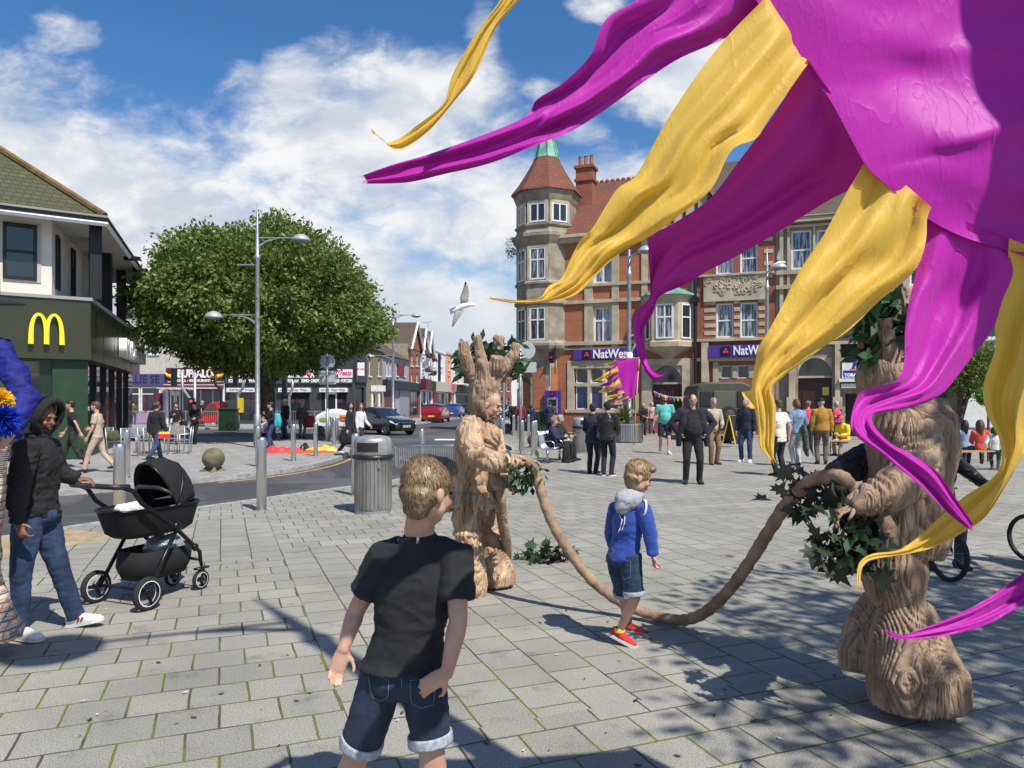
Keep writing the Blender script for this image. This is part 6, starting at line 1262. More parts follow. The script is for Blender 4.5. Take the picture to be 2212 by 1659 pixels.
person('elderly woman in a pink floral coat and jeans behind the turquoise polo shirt', at(1408, 938), R(-10), pose(1.66), PKF, 'long', DEN, jacket=PKF, jhem=-.15, hair='bob', hm=H_GREY, D=36)
TUR = cloth('turquoise_polo_cloth', (.10, .44, .38), .12)
_, Mh = person('big bearded man in sunglasses, turquoise polo shirt and navy shorts walking towards the camera', at(1436, 980), R(-5), pose(1.92, aL=(.17, -.02, .48), aR=(-.19, .02, .48), fL=(.05, -.12, .05), fR=(-.06, .14, .08), sw=.112), TUR, 'short', NVY, 'shorts', shoes=WHT, sole=M_SOLE, hair='bald', hm=H_DARK, D=24, fat=1.25, belly=.8)
def face_extra(Mh, par, beard=None, glasses=False, sung=False, pad=.0):
    body = [c for c in par.children if c.name.startswith('body')][0]
    if beard: b = MB(); b.ell((0, -.050, -.105), (.030, .030, .030), 12, 0, Mh) if par.name.startswith('person') and beard is H_BLACK else None; b.ell((0, -.045, -.082), (.046, .042, .036), 12, 0, Mh); b.ell((0, -.068, -.05), (.034, .030, .012), 10, 0, Mh); [b.ell((s*.052, -.02, -.05), (.016, .035, .04), 8, 0, Mh) for s in (-1, 1)]; blob('beard', b, beard, par, .01, 1, fold(.003, 30))
    if glasses or sung:
        b = MB()
        for s in (-1, 1): b.ell((s*.031, -.094, .010), (.024, .004, .017), 10, 0, Mh, 6); b.tube([(s*.055, -.09, .014), (s*.080, -.02, .014), (s*.082, .01, .008)], .003, 4, 0, True, Mh)
        b.tube([(-.012, -.095, .014), (.012, -.095, .014)], .003, 4, 0, True, Mh); b.build('sunglasses' if sung else 'glasses', M_BLACKP if sung else mat('thin_glasses', (.30, .27, .25), .2), par)
face_extra(Mh, _, H_DARK, sung=True)
q = gp(1452, 980); box_bag('small black crossbody bag on the man in the turquoise polo shirt', (q.x-.05, q.y-.25, 1.02), BLK, (.09, .05, .11), handles=False)
_, Mh = person('heavy man in black with open navy jacket, hands on hips, facing the camera', at(1496, 1045), R(-4), pose(1.86, pel=(0, 0, .52), aL=(.15, -.03, .56), aR=(-.15, -.03, .56), eL=(1, .35, 0), eR=(-1, .35, 0), sw=.118, fL=(.075, 0, .045), fR=(-.075, 0, .045)), BLK2, 'long', BLK, hair='receding', hm=H_BROWN, D=15.4, fat=1.42, belly=1.1, curl=.9); face_extra(Mh, _, None, True)
jm = MB(); Jh = pose(1.86, aL=(.15, -.03, .56), aR=(-.15, -.03, .56), eL=(1, .35, 0), eR=(-1, .35, 0), sw=.118)
for s in 'LR':
    S, E, W_ = Jh['s'+s], Jh['e'+s], Jh['w'+s]; sg = 1 if s == 'L' else -1
    jm.tube([Jh['neck'].lerp(S, .3)-Vector((0, 0, .03)), S, S.lerp(E, .5), E, W_], [.07, .10, .10, .088, .062], 14); jm.tube([S+Vector((-sg*.06, -.02, .0)), S+Vector((-sg*.03, -.05, -.25)), Vector((sg*.27, -.05, 1.0)), Vector((sg*.29, -.03, .78))], [.08, .10, .075, .05], 12, flat=1.0)
jm.tube([Vector((0, .10, 1.5)), Vector((0, .13, 1.2)), Vector((0, .14, .80))], [.16, .21, .23], 14, flat=.5)
jo = blob('jacket', jm, cloth('navy_open_jacket', (.010, .012, .024)), _, .016, 2, fold(.008, 8))
KHK = cloth('khaki_shirt_cloth', (.42, .36, .26), .15); BRN = cloth('brown_corduroy', (.20, .12, .06), .2)
person('grey-haired man in a khaki shirt and brown trousers behind the heavy man\'s shoulder', at(1540, 1003), R(10), pose(1.80, aL=(.08, -.15, .58), aR=(-.08, -.15, .56), fL=(.06, 0, .045), fR=(-.05, -.04, .045)), KHK, 'long', BRN, shoes=cloth('brown_leather', (.07, .035, .02)), hair='short', hm=H_GREY, D=20)
person('bald man in a dark navy fleece, blue jeans and white trainers', at(1613, 998), R(-35), pose(1.80, aL=(.14, -.05, .47), fL=(.06, -.02, .045), fR=(-.09, .03, .045), yaw=-25), NVY, 'long', DENM, shoes=WHT, sole=M_SOLE, jacket=NVY, jhem=-.1, hair='receding', hm=H_GREY, D=21, fat=1.1)
FWT = mat('white_floral_print', (.72, .70, .60), .85, var=.35, vs=22, c2=(.62, .50, .42), det=1)
person('woman in a white floral top and black leggings partly behind the yellow streamer', at(1684, 1028), R(-150), pose(1.74, aL=(.14, .0, .52), aR=(-.15, .02, .5), fL=(.06, 0, .045), fR=(-.06, .02, .045)), FWT, 'short', BLK, hair='short', hm=H_BROWN, D=17, fat=1.15, hem=-.25)
LDN = denim('light_blue_denim', (.22, .33, .46))
person('red-brown haired woman in a pale denim jacket and grey jeans carrying a green coat', at(1722, 1008), R(-165), pose(1.76, aL=(.14, -.05, .5), aR=(-.12, -.12, .55), fL=(.05, .0, .045), fR=(-.05, -.03, .045)), LDN, 'long', cloth('pale_grey_denim', (.42, .43, .43)), jacket=LDN, jhem=-.1, hair='bob', hm=hairmat('auburn_hair', (.16, .06, .03), (.07, .03, .015)), sole=M_SOLE, D=19)
q = gp(1733, 1008); t = thing('coat', 'dark olive coat draped over the arm of the woman in denim', 'coat', (q.x-.05, q.y-.22, 1.0)); b = MB(); b.tube([(0, 0, .1), (.02, 0, -.1), (.06, 0, -.5), (.1, 0, -.72)], [.08, .12, .12, .05], 12, flat=.5); blob('drape', b, cloth('olive_grey_cloth', (.07, .08, .055)), t, .015, 1, fold(.02, 9))
q = gp(1752, 1003); t = thing('umbrella', 'folded dark umbrella with pointed tip held beside the mustard jacket', 'umbrella', (q.x, q.y, .35)); MB().tube([(.06, 0, -.1), (0, 0, .1), (-.03, 0, .55)], [.01, .045, .055], 8).build('canopy', NVY, t); MB().tube([(-.03, 0, .55), (-.04, 0, .75)], .01, 6).build('handle', BLK, t)
MUS = cloth('mustard_cotton', (.36, .19, .02), .15)
person('man in a mustard jacket, grey trousers and black cap seen from behind', at(1775, 1003), R(165), pose(1.80, aL=(.15, -.02, .47), aR=(-.15, -.05, .47), yaw=35), MUS, 'long', cloth('taupe_trousers', (.12, .105, .085)), jacket=MUS, jhem=-.06, hair='cap', hm=H_GREY, hatm=BLK, D=20, fat=1.1)
HV = cloth('hi_vis_pink', (.85, .06, .16), .1)
for u, v, rz, lb, hh in ((1746, 966, 160, 'curly blond steward in a dark top and pink hi-vis vest between denim and mustard jackets', H_GBR), (1806, 962, 0, 'grey-haired steward with arms crossed in a pink hi-vis vest', H_GREY)):
    o, _m = person(lb, at(u, v), R(rz), pose(1.70, aL=(-.06, -.15, .66), aR=(.06, -.15, .68)), BLK, 'long', BLK, hair='curly' if rz else 'bob', hm=hh, D=27)
    J_ = pose(1.70); b = MB(); torso(b, J_, .97, .035, 1, hem=0); blob('hi_vis_vest', b, HV, o, .02, 2, fold(.004))
person('seated person in a yellow raincoat and pink hat on the trestle bench', at(1826, 984), R(-60), pose(1.6, aL=(.05, -.22, .40), aR=(-.05, -.22, .42), pel=(0, 0, .31), fL=(.06, -.26, .045), fR=(-.06, -.24, .045), lean=(0, .25), pitch=25), cloth('yellow_raincoat', (.80, .55, .02), .1), 'long', mat('pink_print_trousers', (.5, .15, .12), .85, var=.6, vs=14, c2=(.45, .4, .2)), jacket=cloth('yellow_raincoat', (.80, .55, .02), .1), jhem=-.02, hair='cap', hatm=cloth('coral_hat', (.75, .10, .12), .1), D=23)
person('distant person in a white cap by the tobacco shop doorway', (pp(1868, 900, 33).x, 33, 0), R(20), pose(1.74), NVY, 'long', DEN, hair='cap', hatm=WHT, D=33)
# far right bench
person('girl in a coral red hoodie sitting with her back to the camera', at(2118, 1012), R(165), pose(1.50, aL=(.06, -.2, .42), aR=(-.06, -.2, .42), pel=(0, 0, .335), fL=(.10, -.28, .1), fR=(-.10, -.25, .1)), cloth('coral_hoodie', (.68, .07, .055), .1), 'long', cloth('charcoal_leggings', (.03, .03, .035)), hair='long', hm=H_BROWN, D=18)
person('dark-haired girl in a pale blue top sitting left of the red hoodie', at(2085, 1003), R(170), pose(1.45, aL=(.06, -.2, .42), aR=(-.06, -.2, .42), pel=(0, 0, .335), fL=(.08, -.28, .1), fR=(-.08, -.25, .1)), cloth('pale_blue_cotton', (.28, .36, .50), .1), 'long', BLK, hair='long', hm=H_BLACK, D=19)
person('small child in white with red shoes beside the red hoodie', at(2150, 1016), R(150), pose(1.12, pel=(0, 0, .46), fL=(.05, -.1, .045), fR=(-.05, 0, .045), sw=.12), WHT, 'long', cloth('dark_teal_cotton', (.02, .06, .06)), shoes=cloth('red_shoes', (.5, .02, .02)), hair='bob', hm=H_BROWN, D=18, hs=.9)
t = thing('shrub', 'small rounded green shrub behind the seated girls', 'shrub', (pp(2135, 900, 21).x, 21, 0)); rng_ = np.random.default_rng(3); d_ = rng_.normal(0, 1, (160, 3)); d_ /= np.linalg.norm(d_, axis=1)[:, None]; V, Fq = leaves(d_*np.array([.30, .25, .24])*rng_.uniform(.6, 1, (160, 1))+np.array([0, 0, 1.85]), d_, 14, (.04, .04, .04), .07, rng_); npmesh('crown', V, Fq, leafmat('fresh_green_leaves', (.05, .14, .02), (.10, .24, .04)), t); MB().tube([(0, 0, 0), (0, 0, 1.8)], .035, 8).build('trunk', M_BARK, t)
# ================= NEAR FIGURES =================
def Jpx(base, H, d, **k):
    B_ = Vector(base); J = {n: (pp(*v)-B_ if len(v) == 3 and abs(v[0]) > 5 else Vector(v)) for n, v in d.items()}; J['H'] = H; J['hu'] = Vector((0, 0, 1)); J.update(k); return J
# --- foreground boy ---
base = (-.42, 2.72, 0)
J = Jpx(base, 1.5, dict(sL=(832, 1204, 2.72), sR=(984, 1202, 2.68), neck=(905, 1142, 2.69), head=(926, 1064, 2.67), eL=(770, 1318, 2.76), wL=(742, 1400, 2.70), eR=(990, 1342, 2.60), wR=(966, 1452, 2.58), pel=(868, 1452, 2.72), hL=(828, 1462, 2.72), hR=(912, 1462, 2.72), kL=(775, 1622, 2.78), kR=(932, 1614, 2.70)),
        hf=Vector((.66, .72, -.22)), fdL=Vector((-.3, 1, 0)), fdR=Vector((.2, 1, 0)))
J['aL'] = Vector((-.72+.42, .10, .07)); J['aR'] = Vector((-.27+.42, -.02, .07))
SHT = mat('black_cotton_tshirt', (.012, .014, .017), .9, var=.15, vs=6, bump=.35, bs=420)
t, Mh = person('boy in the foreground seen from behind, black T-shirt, dark denim shorts with rolled cuffs', base, 0, J, SHT, 'short', denim('dark_denim_shorts', (.022, .040, .085)), 'shorts', shoes=WHT, sole=M_SOLE, hair=None, hm=H_BLOND, D=3, vox=.0075, hs=1.0, fa=.008, slim=1.06, legk=.90, hem=.06, hemw=1.18, eyes=True,
               palms={'L': (Vector((-.28, -.12, -1)), Vector((.25, -1, .1)), Vector((1, -.2, 0)), .42), 'R': (Vector((-.80, -.02, -.52)), Vector((0, 1, -.2)), Vector((-.3, .1, -.9)), .45)}, hand_s=1.0)
def strands(hair, Mh, n, L, seed, mats, w=.0011):
    rng = np.random.default_rng(seed); V = []; Fc = []; vtx = Vector((.01, .05, .125)); inv = Mh.inverted(); me = hair.data; nv = len(me.vertices)
    for i in rng.integers(0, nv, n):
        v = me.vertices[int(i)]; p = inv @ v.co; d = (inv.to_3x3() @ v.normal).normalized(); p = p+Vector(rng.normal(0, .002, 3).tolist())
        if p.y < -.045 and d.y < -.3 and p.z < .07: continue
        fl = (p-vtx); fl = fl-d*fl.dot(d); fl = (fl.normalized() if fl.length > .001 else Vector((0, 1, 0))); sw = mn.noise(p*30)*.7
        dirn = (fl*1.0+d*.20+d.cross(fl)*sw+Vector(rng.normal(0, .13, 3).tolist())).normalized(); s = d.cross(dirn).normalized()*w*rng.uniform(.7, 1.5); l = L*rng.uniform(.5, 1.15)*(.5 if p.z < .0 else 1)
        p1 = p+dirn*l*.5+d*.002; p2 = p+(dirn*.9-d*.18).normalized()*l; k = len(V)
        V += [Mh @ (p-s), Mh @ (p+s), Mh @ (p1+s*.8), Mh @ (p1-s*.8), Mh @ (p2+s*.15), Mh @ (p2-s*.15)]; Fc += [(k, k+1, k+2, k+3), (k+3, k+2, k+4, k+5)]
    return npmesh('hair_strands', np.array([tuple(v) for v in V]), np.array(Fc), mats, hair, smooth=True)
def strandmat(name, a, b):
    if name in MATS: return MATS[name]
    m_ = mat(name, a, .42, spec=.6); t = NT(m_.node_tree); p = t.n['Principled BSDF']; t.set(p, 'Base Color', t.mix(t.node('ShaderNodeNewGeometry').outputs['Random Per Island'], a, b)); return m_
HS1 = strandmat('blond_strands', (.17, .115, .056), (.33, .235, .125))
def haircap(t, Mh, top=1.0):
    b = MB(); b.ell((0, .020, .048), (.076, .093, .080*top), 20, 0, Mh, 14); b.ell((0, .040, .0), (.072, .068, .078), 16, 0, Mh); b.ell((0, .042, -.045), (.058, .044, .050), 14, 0, Mh); b.ell((0, -.032, .096), (.062, .054, .032), 14, 0, Mh)
    return blob('hair', b, hairmat('blond_undercoat', (.23, .155, .08), (.16, .105, .05)), t, .006, 1, fold(.004, 26, 1))
hc = haircap(t, Mh); strands(hc, Mh, 30000, .028, 3, HS1)
# neck label, shorts cuffs, seams, pockets
def ringband(par, name, m_, c, ax, r, h, thick=.008, flat=1.0, xdir=(1, 0, 0)):
    c = Vector(c); ax = Vector(ax).normalized(); x = Vector(xdir); x = (x-ax*x.dot(ax)).normalized(); y = ax.cross(x); rs = []
    for dz, dr in ((-h/2, 0), (-h/2, thick), (-h*.3, thick*1.25), (h*.3, thick*1.25), (h/2, thick), (h/2, 0)): rs.append([c+ax*dz+x*cos(a)*(r+dr)+y*sin(a)*(r+dr)*flat for a in [2*pi*q/28 for q in range(28)]])
    b = MB(); b.rings(rs, cap=False); return b.build(name, m_, par, smooth=True)
CUF = mat('pale_denim_cuff', (.36, .40, .45), .9, var=.3, vs=60, bump=.5, bs=200)
for s in 'LR': h, K = J['h'+s], J['k'+s]; ringband([c for c in t.children if c.name.startswith('shorts')][0], 'rolled_cuff', CUF, h.lerp(K, .875), K-h, .076, .038, .006)
STI = mat('pale_seam_thread', (.16, .20, .27), .8)
def hugged(par, objname, pts, r, m_, base, name, seg=6):
    """lay a seam on the surface of a garment"""
    o = [c for c in par.children if c.name.startswith(objname)][0]; out = []; P = [Vector(p) for p in pts]
    for i in range(len(P)-1):
        for k in range(seg): out.append(P[i].lerp(P[i+1], k/seg))
    out.append(P[-1]); q = []
    for u, v in [(p.x, p.y) for p in out]:
        d = Vector(((u-CX)/F_, 1, (HY-v)/F_)); org = Vector((0, 0, CAMZ))-Vector(base); ok, loc, nn, _i = o.ray_cast(org, d.normalized())
        if ok: q.append(loc+nn*.0008)
    if len(q) > 2: return MB().tube(q, r, 5).build(name, m_, o, smooth=True)
bpy.context.view_layer.update()
for pts in ([(796, 1462, 0), (800, 1490, 0), (806, 1508, 0), (822, 1514, 0), (838, 1506, 0), (840, 1470, 0), (796, 1450, 0)], [(886, 1470, 0), (886, 1500, 0), (890, 1520, 0), (910, 1530, 0), (935, 1522, 0), (944, 1462, 0), (886, 1470, 0)]): hugged(t, 'shorts', [p for p in pts], .0012, STI, base, 'pocket_stitching')
hugged(t, 'shirt', [(903, 1160, 0), (902, 1174, 0)], .005, M_WHITEP, base, 'neck_tag'); hugged(t, 'shirt', [(903, 1168, 0), (902, 1174, 0)], .0055, mat('red_paint', (.6, .02, .02), .5), base, 'neck_tag_stripe')
hugged(t, 'shorts', [(868, 1428, 0), (867, 1460, 0), (868, 1485, 0)], .0012, STI, base, 'seam'); hugged(t, 'shorts', [(795, 1432, 0), (868, 1442, 0), (960, 1438, 0)], .0012, STI, base, 'yoke_seam'); 
# --- boy in blue hoodie ---
base = (.78, 5.22, 0); D0 = 5.2
J = Jpx(base, 1.27, dict(sL=(1331, 1100, 5.27), sR=(1391, 1102, 5.10), neck=(1366, 1072, 5.2), head=(1380, 1032, 5.17), eL=(1322, 1150, 5.38), wL=(1328, 1196, 5.40), eR=(1404, 1150, 5.05), wR=(1411, 1200, 5.03), pel=(1347, 1200, 5.2), hL=(1332, 1204, 5.26), hR=(1362, 1204, 5.14), kL=(1349, 1290, 5.40), aL=(1354, 1346, 5.56), kR=(1371, 1293, 5.12), aR=(1338, 1364, 5.24)),
        hf=Vector((.93, .10, -.38)), fdL=Vector((.85, -.35, -.1)), fdR=Vector((.80, -.45, -.30)), fuR=Vector((.25, 0, 1)))
BLU = mat('royal_blue_sweatshirt', (.018, .060, .33), .9, var=.2, vs=9, bump=.4, bs=380, sheen=.25); GRH = mat('grey_marl_hood', (.36, .37, .40), .95, var=.2, vs=90, bump=.3, bs=300)
t, Mh = person('young boy in a royal blue hooded sweatshirt, denim shorts and red trainers by the rope', base, 0, J, BLU, 'long', denim('teal_denim_shorts', (.025, .065, .125)), 'shorts', shoes=mat('red_mesh_trainer', (.62, .02, .025), .7, bump=.5, bs=300), sole=M_SOLE, hair=None, hm=H_BLOND, D=5, vox=.008, hs=.95, fa=.010, slim=1.02, hem=-.12, hemw=1.13, curl=1.2, hand_s=1.1)
hc = haircap(t, Mh, 1.05); strands(hc, Mh, 18000, .028, 5, strandmat('light_blond_strands', (.16, .10, .04), (.52, .38, .19)), .0014)
b = MB(); n_ = J['neck']; b.ell(n_+Vector((-.045, -.075, -.015)), (.095, .060, .075), 16); b.ell(n_+Vector((-.075, -.085, -.055)), (.060, .045, .055), 14); b.tube([n_+Vector((.06, -.02, .01)), n_+Vector((.0, -.07, .02)), n_+Vector((-.08, -.02, .01)), n_+Vector((-.03, .06, .0))], .030, 10); blob('hood', b, GRH, t, .008, 2, fold(.008, 16))
S, E, W_ = J['sR'], J['eR'], J['wR']; ringband(t, 'white_stripe', WHT, S.lerp(E, -.02)+Vector((-.012, 0, .005)), Vector((1, .2, -.25)), .066, .014, .004)
for s in 'LR': h, K = J['h'+s], J['k'+s]; ringband([c for c in t.children if c.name.startswith('shorts')][0], 'rolled_cuff', CUF, h.lerp(K, .86), K-h, .073, .030, .005)
for s in 'LR': a = J['a'+s]; ringband(t, 'sock', mat('dark_sock', (.02, .02, .03), .9) if s == 'L' else mat('yellow_sock', (.75, .55, .05), .9), a+Vector((0, 0, .012)), (0, 0, 1), .033, .035, .004)
bpy.context.view_layer.update()
hugged(t, 'shirt', [(1338, 1112, 0), (1344, 1124, 0), (1340, 1140, 0), (1336, 1150, 0)], .004, M_WTXT, base, 'logo_print'); hugged(t, 'shirt', [(1350, 1110, 0), (1349, 1130, 0), (1343, 1146, 0)], .0035, M_WTXT, base, 'logo_print')
for pts in ([(1338, 1212, 0), (1340, 1240, 0), (1350, 1252, 0), (1362, 1246, 0), (1362, 1212, 0), (1338, 1212, 0)],): hugged(t, 'shorts', pts, .0015, STI, base, 'pocket_stitching')
for s in 'LR':   # swoosh-like flash on each trainer
    a, fd = J['a'+s], J['fd'+s].normalized(); sd = Vector((fd.y, -fd.x, 0)).normalized(); sd = sd if sd.y < 0 else -sd; so = [c for c in t.children if c.name.startswith('shoe')][0 if s == 'L' else 1]
    MB().tube([a+fd*q+sd*.033+Vector((0, 0, z)) for q, z in ((-.02, -.012), (.01, -.034), (.03, -.036), (.075, -.018))], [.002, .006, .007, .001], 6).build('flash_mark', M_BLACKP, so, smooth=True)
# --- man with the pushchair ---
base = (-3.45, 5.42, 0)
J = Jpx(base, 1.74, dict(sL=(104, 968, 5.62), sR=(58, 972, 5.22), neck=(80, 948, 5.42), head=(92, 902, 5.42), eL=(128, 1022, 5.66), wL=(166, 1034, 5.75), eR=(36, 1058, 5.12), wR=(38, 1130, 5.15), pel=(76, 1108, 5.42), hL=(94, 1118, 5.50), hR=(62, 1118, 5.34), kL=(128, 1230, 5.55), aL=(164, 1330, 5.66), kR=(46, 1238, 5.30), aR=(42, 1356, 5.33)),
        hf=Vector((.96, -.22, -.30)), fdL=Vector((.95, -.1, .22)), fuL=Vector((-.2, 0, 1)), fdR=Vector((.95, -.30, 0)))
TR = mat('white_leather_trainer', (.72, .71, .70), .45, var=.05)
t, Mh = person('bearded man in a black hooded jacket, blue jeans and white trainers pushing the pushchair', base, 0, J, BLK, 'long', DENM, shoes=TR, sole=M_SOLE, hair='hood', hatm=mat('charcoal_hood_jersey', (.014, .014, .014), .95, bump=.4, bs=250), skin=SK_D, D=5.5, vox=.009, fa=.012, jacket=mat('black_denim_jacket', (.010, .010, .011), .8, var=.2, bump=.5, bs=240), jhem=-.06, curl=.7,
               palms={'L': (Vector((1, .1, -.1)), Vector((0, 0, -1)), Vector((0, -1, -.3)), .55), 'R': (Vector((.5, -.1, -1)), Vector((.3, 1, 0)), Vector((1, 0, 0)), .8)})
face_extra(Mh, t, H_BLACK)
# push the hood back off the face
ho = [c for c in t.children if c.name.startswith('hood')][0]; bpy.data.objects.remove(ho)
b = MB(); N = 14
for i in range(N):
    a0 = -.62*pi/2+pi*1.62*i/(N-1)-.0; y = -.055
    pts = []
for yy, r1, r2 in ((-.060, .098, .128), (-.03, .106, .136), (.03, .110, .136), (.08, .098, .118), (.115, .07, .085)):
    pts = [Mh @ Vector((r1*cos(a), yy+.012*sin(a)*-1, .022+r2*sin(a))) for a in [-.45*pi+1.9*pi*q/16 for q in range(17)]]; b.tube(pts, .020, 8)
b.ell((0, .105, .02), (.085, .045, .11), 14, 0, Mh); b.tube([Mh @ Vector((0, .07, -.07)), Mh @ Vector((0, .04, -.14))], [.10, .12], 14, flat=.9); blob('hood', b, mat('charcoal_hood_jersey', (.014, .014, .014), .95), t, .010, 3, fold(.006, 9))
ringband(t, 'watch', M_STEEL, J['wL']-Vector((.005, 0, 0)), (1, .1, 0), .030, .02, .004)
RDS = mat('dark_red_flash', (.30, .01, .03), .5)
for i, s in enumerate('LR'):
    a, fd = J['a'+s], J['fd'+s].normalized(); sd = Vector((fd.y, -fd.x, 0)).normalized(); sd = sd if sd.y < 0 else -sd; so = [c for c in t.children if c.name.startswith('shoe')][i]; uz = fd.cross(sd).normalized(); uz = uz if uz.z > 0 else -uz
    for q0, q1 in ((.055, .075), (.085, .105)):
        b = MB(); f0 = [a+sd*.0505+fd*(q0+w)-uz*(.012+z) for w, z in ((0, 0), (.016, 0), (-.008, .032), (-.024, .032))]; b.add(f0+[p+sd*.003 for p in f0], [(4, 5, 6, 7), (0, 1, 5, 4), (1, 2, 6, 5), (2, 3, 7, 6), (3, 0, 4, 7)]); b.build('red_flash', RDS, so)
    b = MB(); f0 = [a+sd*.041+fd*q-uz*z for q, z in ((-.062, .012), (0, .014), (0, .024), (-.066, .024))]; b.add(f0+[p+sd*.003 for p in f0], [(4, 5, 6, 7), (0, 1, 5, 4), (1, 2, 6, 5), (2, 3, 7, 6), (3, 0, 4, 7)]); b.build('red_flash', RDS, so)
# --- pushchair ---
pc = thing('pushchair', 'black pushchair with domed hood and carrycot, pushed by the bearded man', 'pushchair', (-3.14, 6.5, 0), -R(22.7)); PB = mat('black_pushchair_fabric', (.005, .005, .006), .8, bump=.4, bs=250); PF = mat('black_anodised_frame', (.014, .014, .016), .3, .5)
def wheel(par, x, y, r, w_, name='wheel'):
    M_ = Matrix.Translation((x, y, r)) @ Matrix.Rotation(pi/2, 4, 'Y'); o = MB().lathe([(r*.78, -w_*.5), (r*.95, -w_*.5), (r, -w_*.25), (r, w_*.25), (r*.95, w_*.5), (r*.78, w_*.5)], 32, (0, 0, 0), 0, False, M_).lathe([(r*.78, w_*.5), (r*.76, 0), (r*.78, -w_*.5)], 32, (0, 0, 0), 0, False, M_).build('tyre', M_RUB, par, smooth=True)
    b = MB(); b.lathe([(.02, -w_*.7), (.025, w_*.7)], 12, (0, 0, 0), 0, True, M_)
    for k in range(4 if r < .11 else 3): b.tube([M_ @ Vector((0, 0, 0)), M_ @ (Vector((cos(k*2*pi/3+.4), sin(k*2*pi/3+.4), 0))*r*.78)], [.018, .010], 6)
    b.build('spokes', PF, par)
    for s in (-1, 1): MB().lathe([(r*.72, s*w_*.52), (r*.76, s*w_*.52)], 32, (0, 0, 0), 0, False, M_).lathe([(r*.765, s*w_*.51), (r*.715, s*w_*.525)], 32, (0, 0, 0), 0, False, M_).build('reflective_ring', M_WHITEP, par)
for x, y, r, w_ in ((-.30, -.33, .138, .045), (.30, -.33, .138, .045), (-.17, .36, .088, .035), (.17, .36, .088, .035)): wheel(pc, x, y, r, w_)
b = MB()
for s in (-1, 1):
    b.tube([(s*.26, -.54, 1.03), (s*.265, -.44, .99), (s*.27, -.36, .88), (s*.27, -.02, .63), (s*.26, .26, .37), (s*.19, .34, .27), (s*.17, .37, .22)], [.018, .020, .020, .019, .018, .017, .015], 8); b.tube([(s*.27, .0, .62), (s*.275, -.17, .36), (s*.28, -.30, .16)], .017, 8); b.tube([(s*.17, .37, .22), (s*.17, .40, .15), (s*.17, .36, .088)], .014, 6); b.ell((s*.285, -.01, .635), (.025, .045, .045), 12); b.ell((s*.27, .20, .42), (.022, .035, .035), 10); b.box(s*.17-.025, s*.17+.025, .30, .44, .185, .20)
b.tube([(-.28, -.31, .15), (.28, -.31, .15)], .014, 8); b.tube([(-.2, .33, .28), (.2, .33, .28)], .014, 8); b.build('frame', PF, pc, smooth=True)
MB().tube([(-.26, -.52, 1.03), (-.265, -.58, 1.035), (-.20, -.62, 1.04), (.20, -.62, 1.04), (.265, -.58, 1.035), (.265, -.48, 1.03)], .022, 10).build('handle', mat('black_leatherette', (.02, .02, .022), .45), pc, smooth=True)
def rr_(w, l0, l1, z, n=28): return [Vector((w*(1 if c_ >= 0 else -1)*abs(c_)**.55, (l0+l1)/2+(l1-l0)/2*(1 if s_ >= 0 else -1)*abs(s_)**.55, z)) for c_, s_ in [(cos(2*pi*q/n), sin(2*pi*q/n)) for q in range(n)]]
MB().rings([rr_(.15, -.36, .26, .57), rr_(.18, -.42, .34, .61), rr_(.215, -.48, .39, .79), rr_(.22, -.49, .40, .81)]+[rr_(.205, -.475, .38, .81), rr_(.19, -.44, .36, .68)]).build('carrycot', PB, pc, smooth=True); MB().tube(rr_(.22, -.49, .40, .81)+[rr_(.22, -.49, .40, .81)[0]], .012, 6).build('carrycot_rim', PF, pc, smooth=True)
b = MB(); rs = []
for q in range(9): a = R(8+q*172/8*.62); rs.append([Vector((.225*cos(p_), .04+.36*cos(a)*sin(p_)*1.0, .81+.41*sin(a)*sin(p_))) for p_ in [pi*w/12 for w in range(13)]])
n = 13; base_i = 0
for r in rs: b.v += r
for i in range(8):
    for j in range(12): b.f.append((i*n+j, i*n+j+1, (i+1)*n+j+1, (i+1)*n+j)); b.m.append(0)
hd_ = b.build('hood', PB, pc, smooth=True); sm_ = hd_.modifiers.new('s', 'SOLIDIFY'); sm_.thickness = .012
b = MB()
for q in (0, 4, 8): b.tube([Vector(p)*1.0 for p in rs[q]], .008, 6)
b.build('hood_ribs', PF, hd_, smooth=True); MB().tube([(-.2, .10, .80), (-.205, -.02, .93), (-.12, -.06, .97), (.12, -.06, .97), (.205, -.02, .93), (.2, .10, .80)], .018, 8).build('bumper_bar', mat('black_leatherette', (.02, .02, .022), .45), pc, smooth=True)
b = MB(); b.rings([rr_(.16, -.26, .26, .20), rr_(.20, -.30, .30, .30), rr_(.20, -.28, .32, .44), rr_(.185, -.26, .30, .44), rr_(.17, -.25, .28, .26)]); b.build('basket', PB, pc, smooth=True)
cb = MB(); cb.ell((-.04, -.22, .80), (.10, .12, .05), 14); bt_ = blob('blanket', cb, WHT, None, .01, 2, fold(.02, 14)); tag(bt_, 'crumpled white muslin cloth lying in the pushchair', 'cloth'); bt_.matrix_world = pc.matrix_basis.copy(); bt_.rotation_euler = (0, 0, -R(22.7)); bt_.location = (-3.14, 6.5, 0)
sb_ = MB(); sb_.ell((.0, .10, .42), (.14, .17, .10), 16); b_ = blob('plastic_bag', sb_, mat('clear_plastic_bag', (.25, .26, .27), .15, spec=.9), None, .01, 1, fold(.025, 18)); tag(b_, 'crinkled clear plastic bag in the basket under the pushchair', 'bag'); b_.rotation_euler = (0, 0, -R(22.7)); b_.location = (-3.14, 6.5, 0)
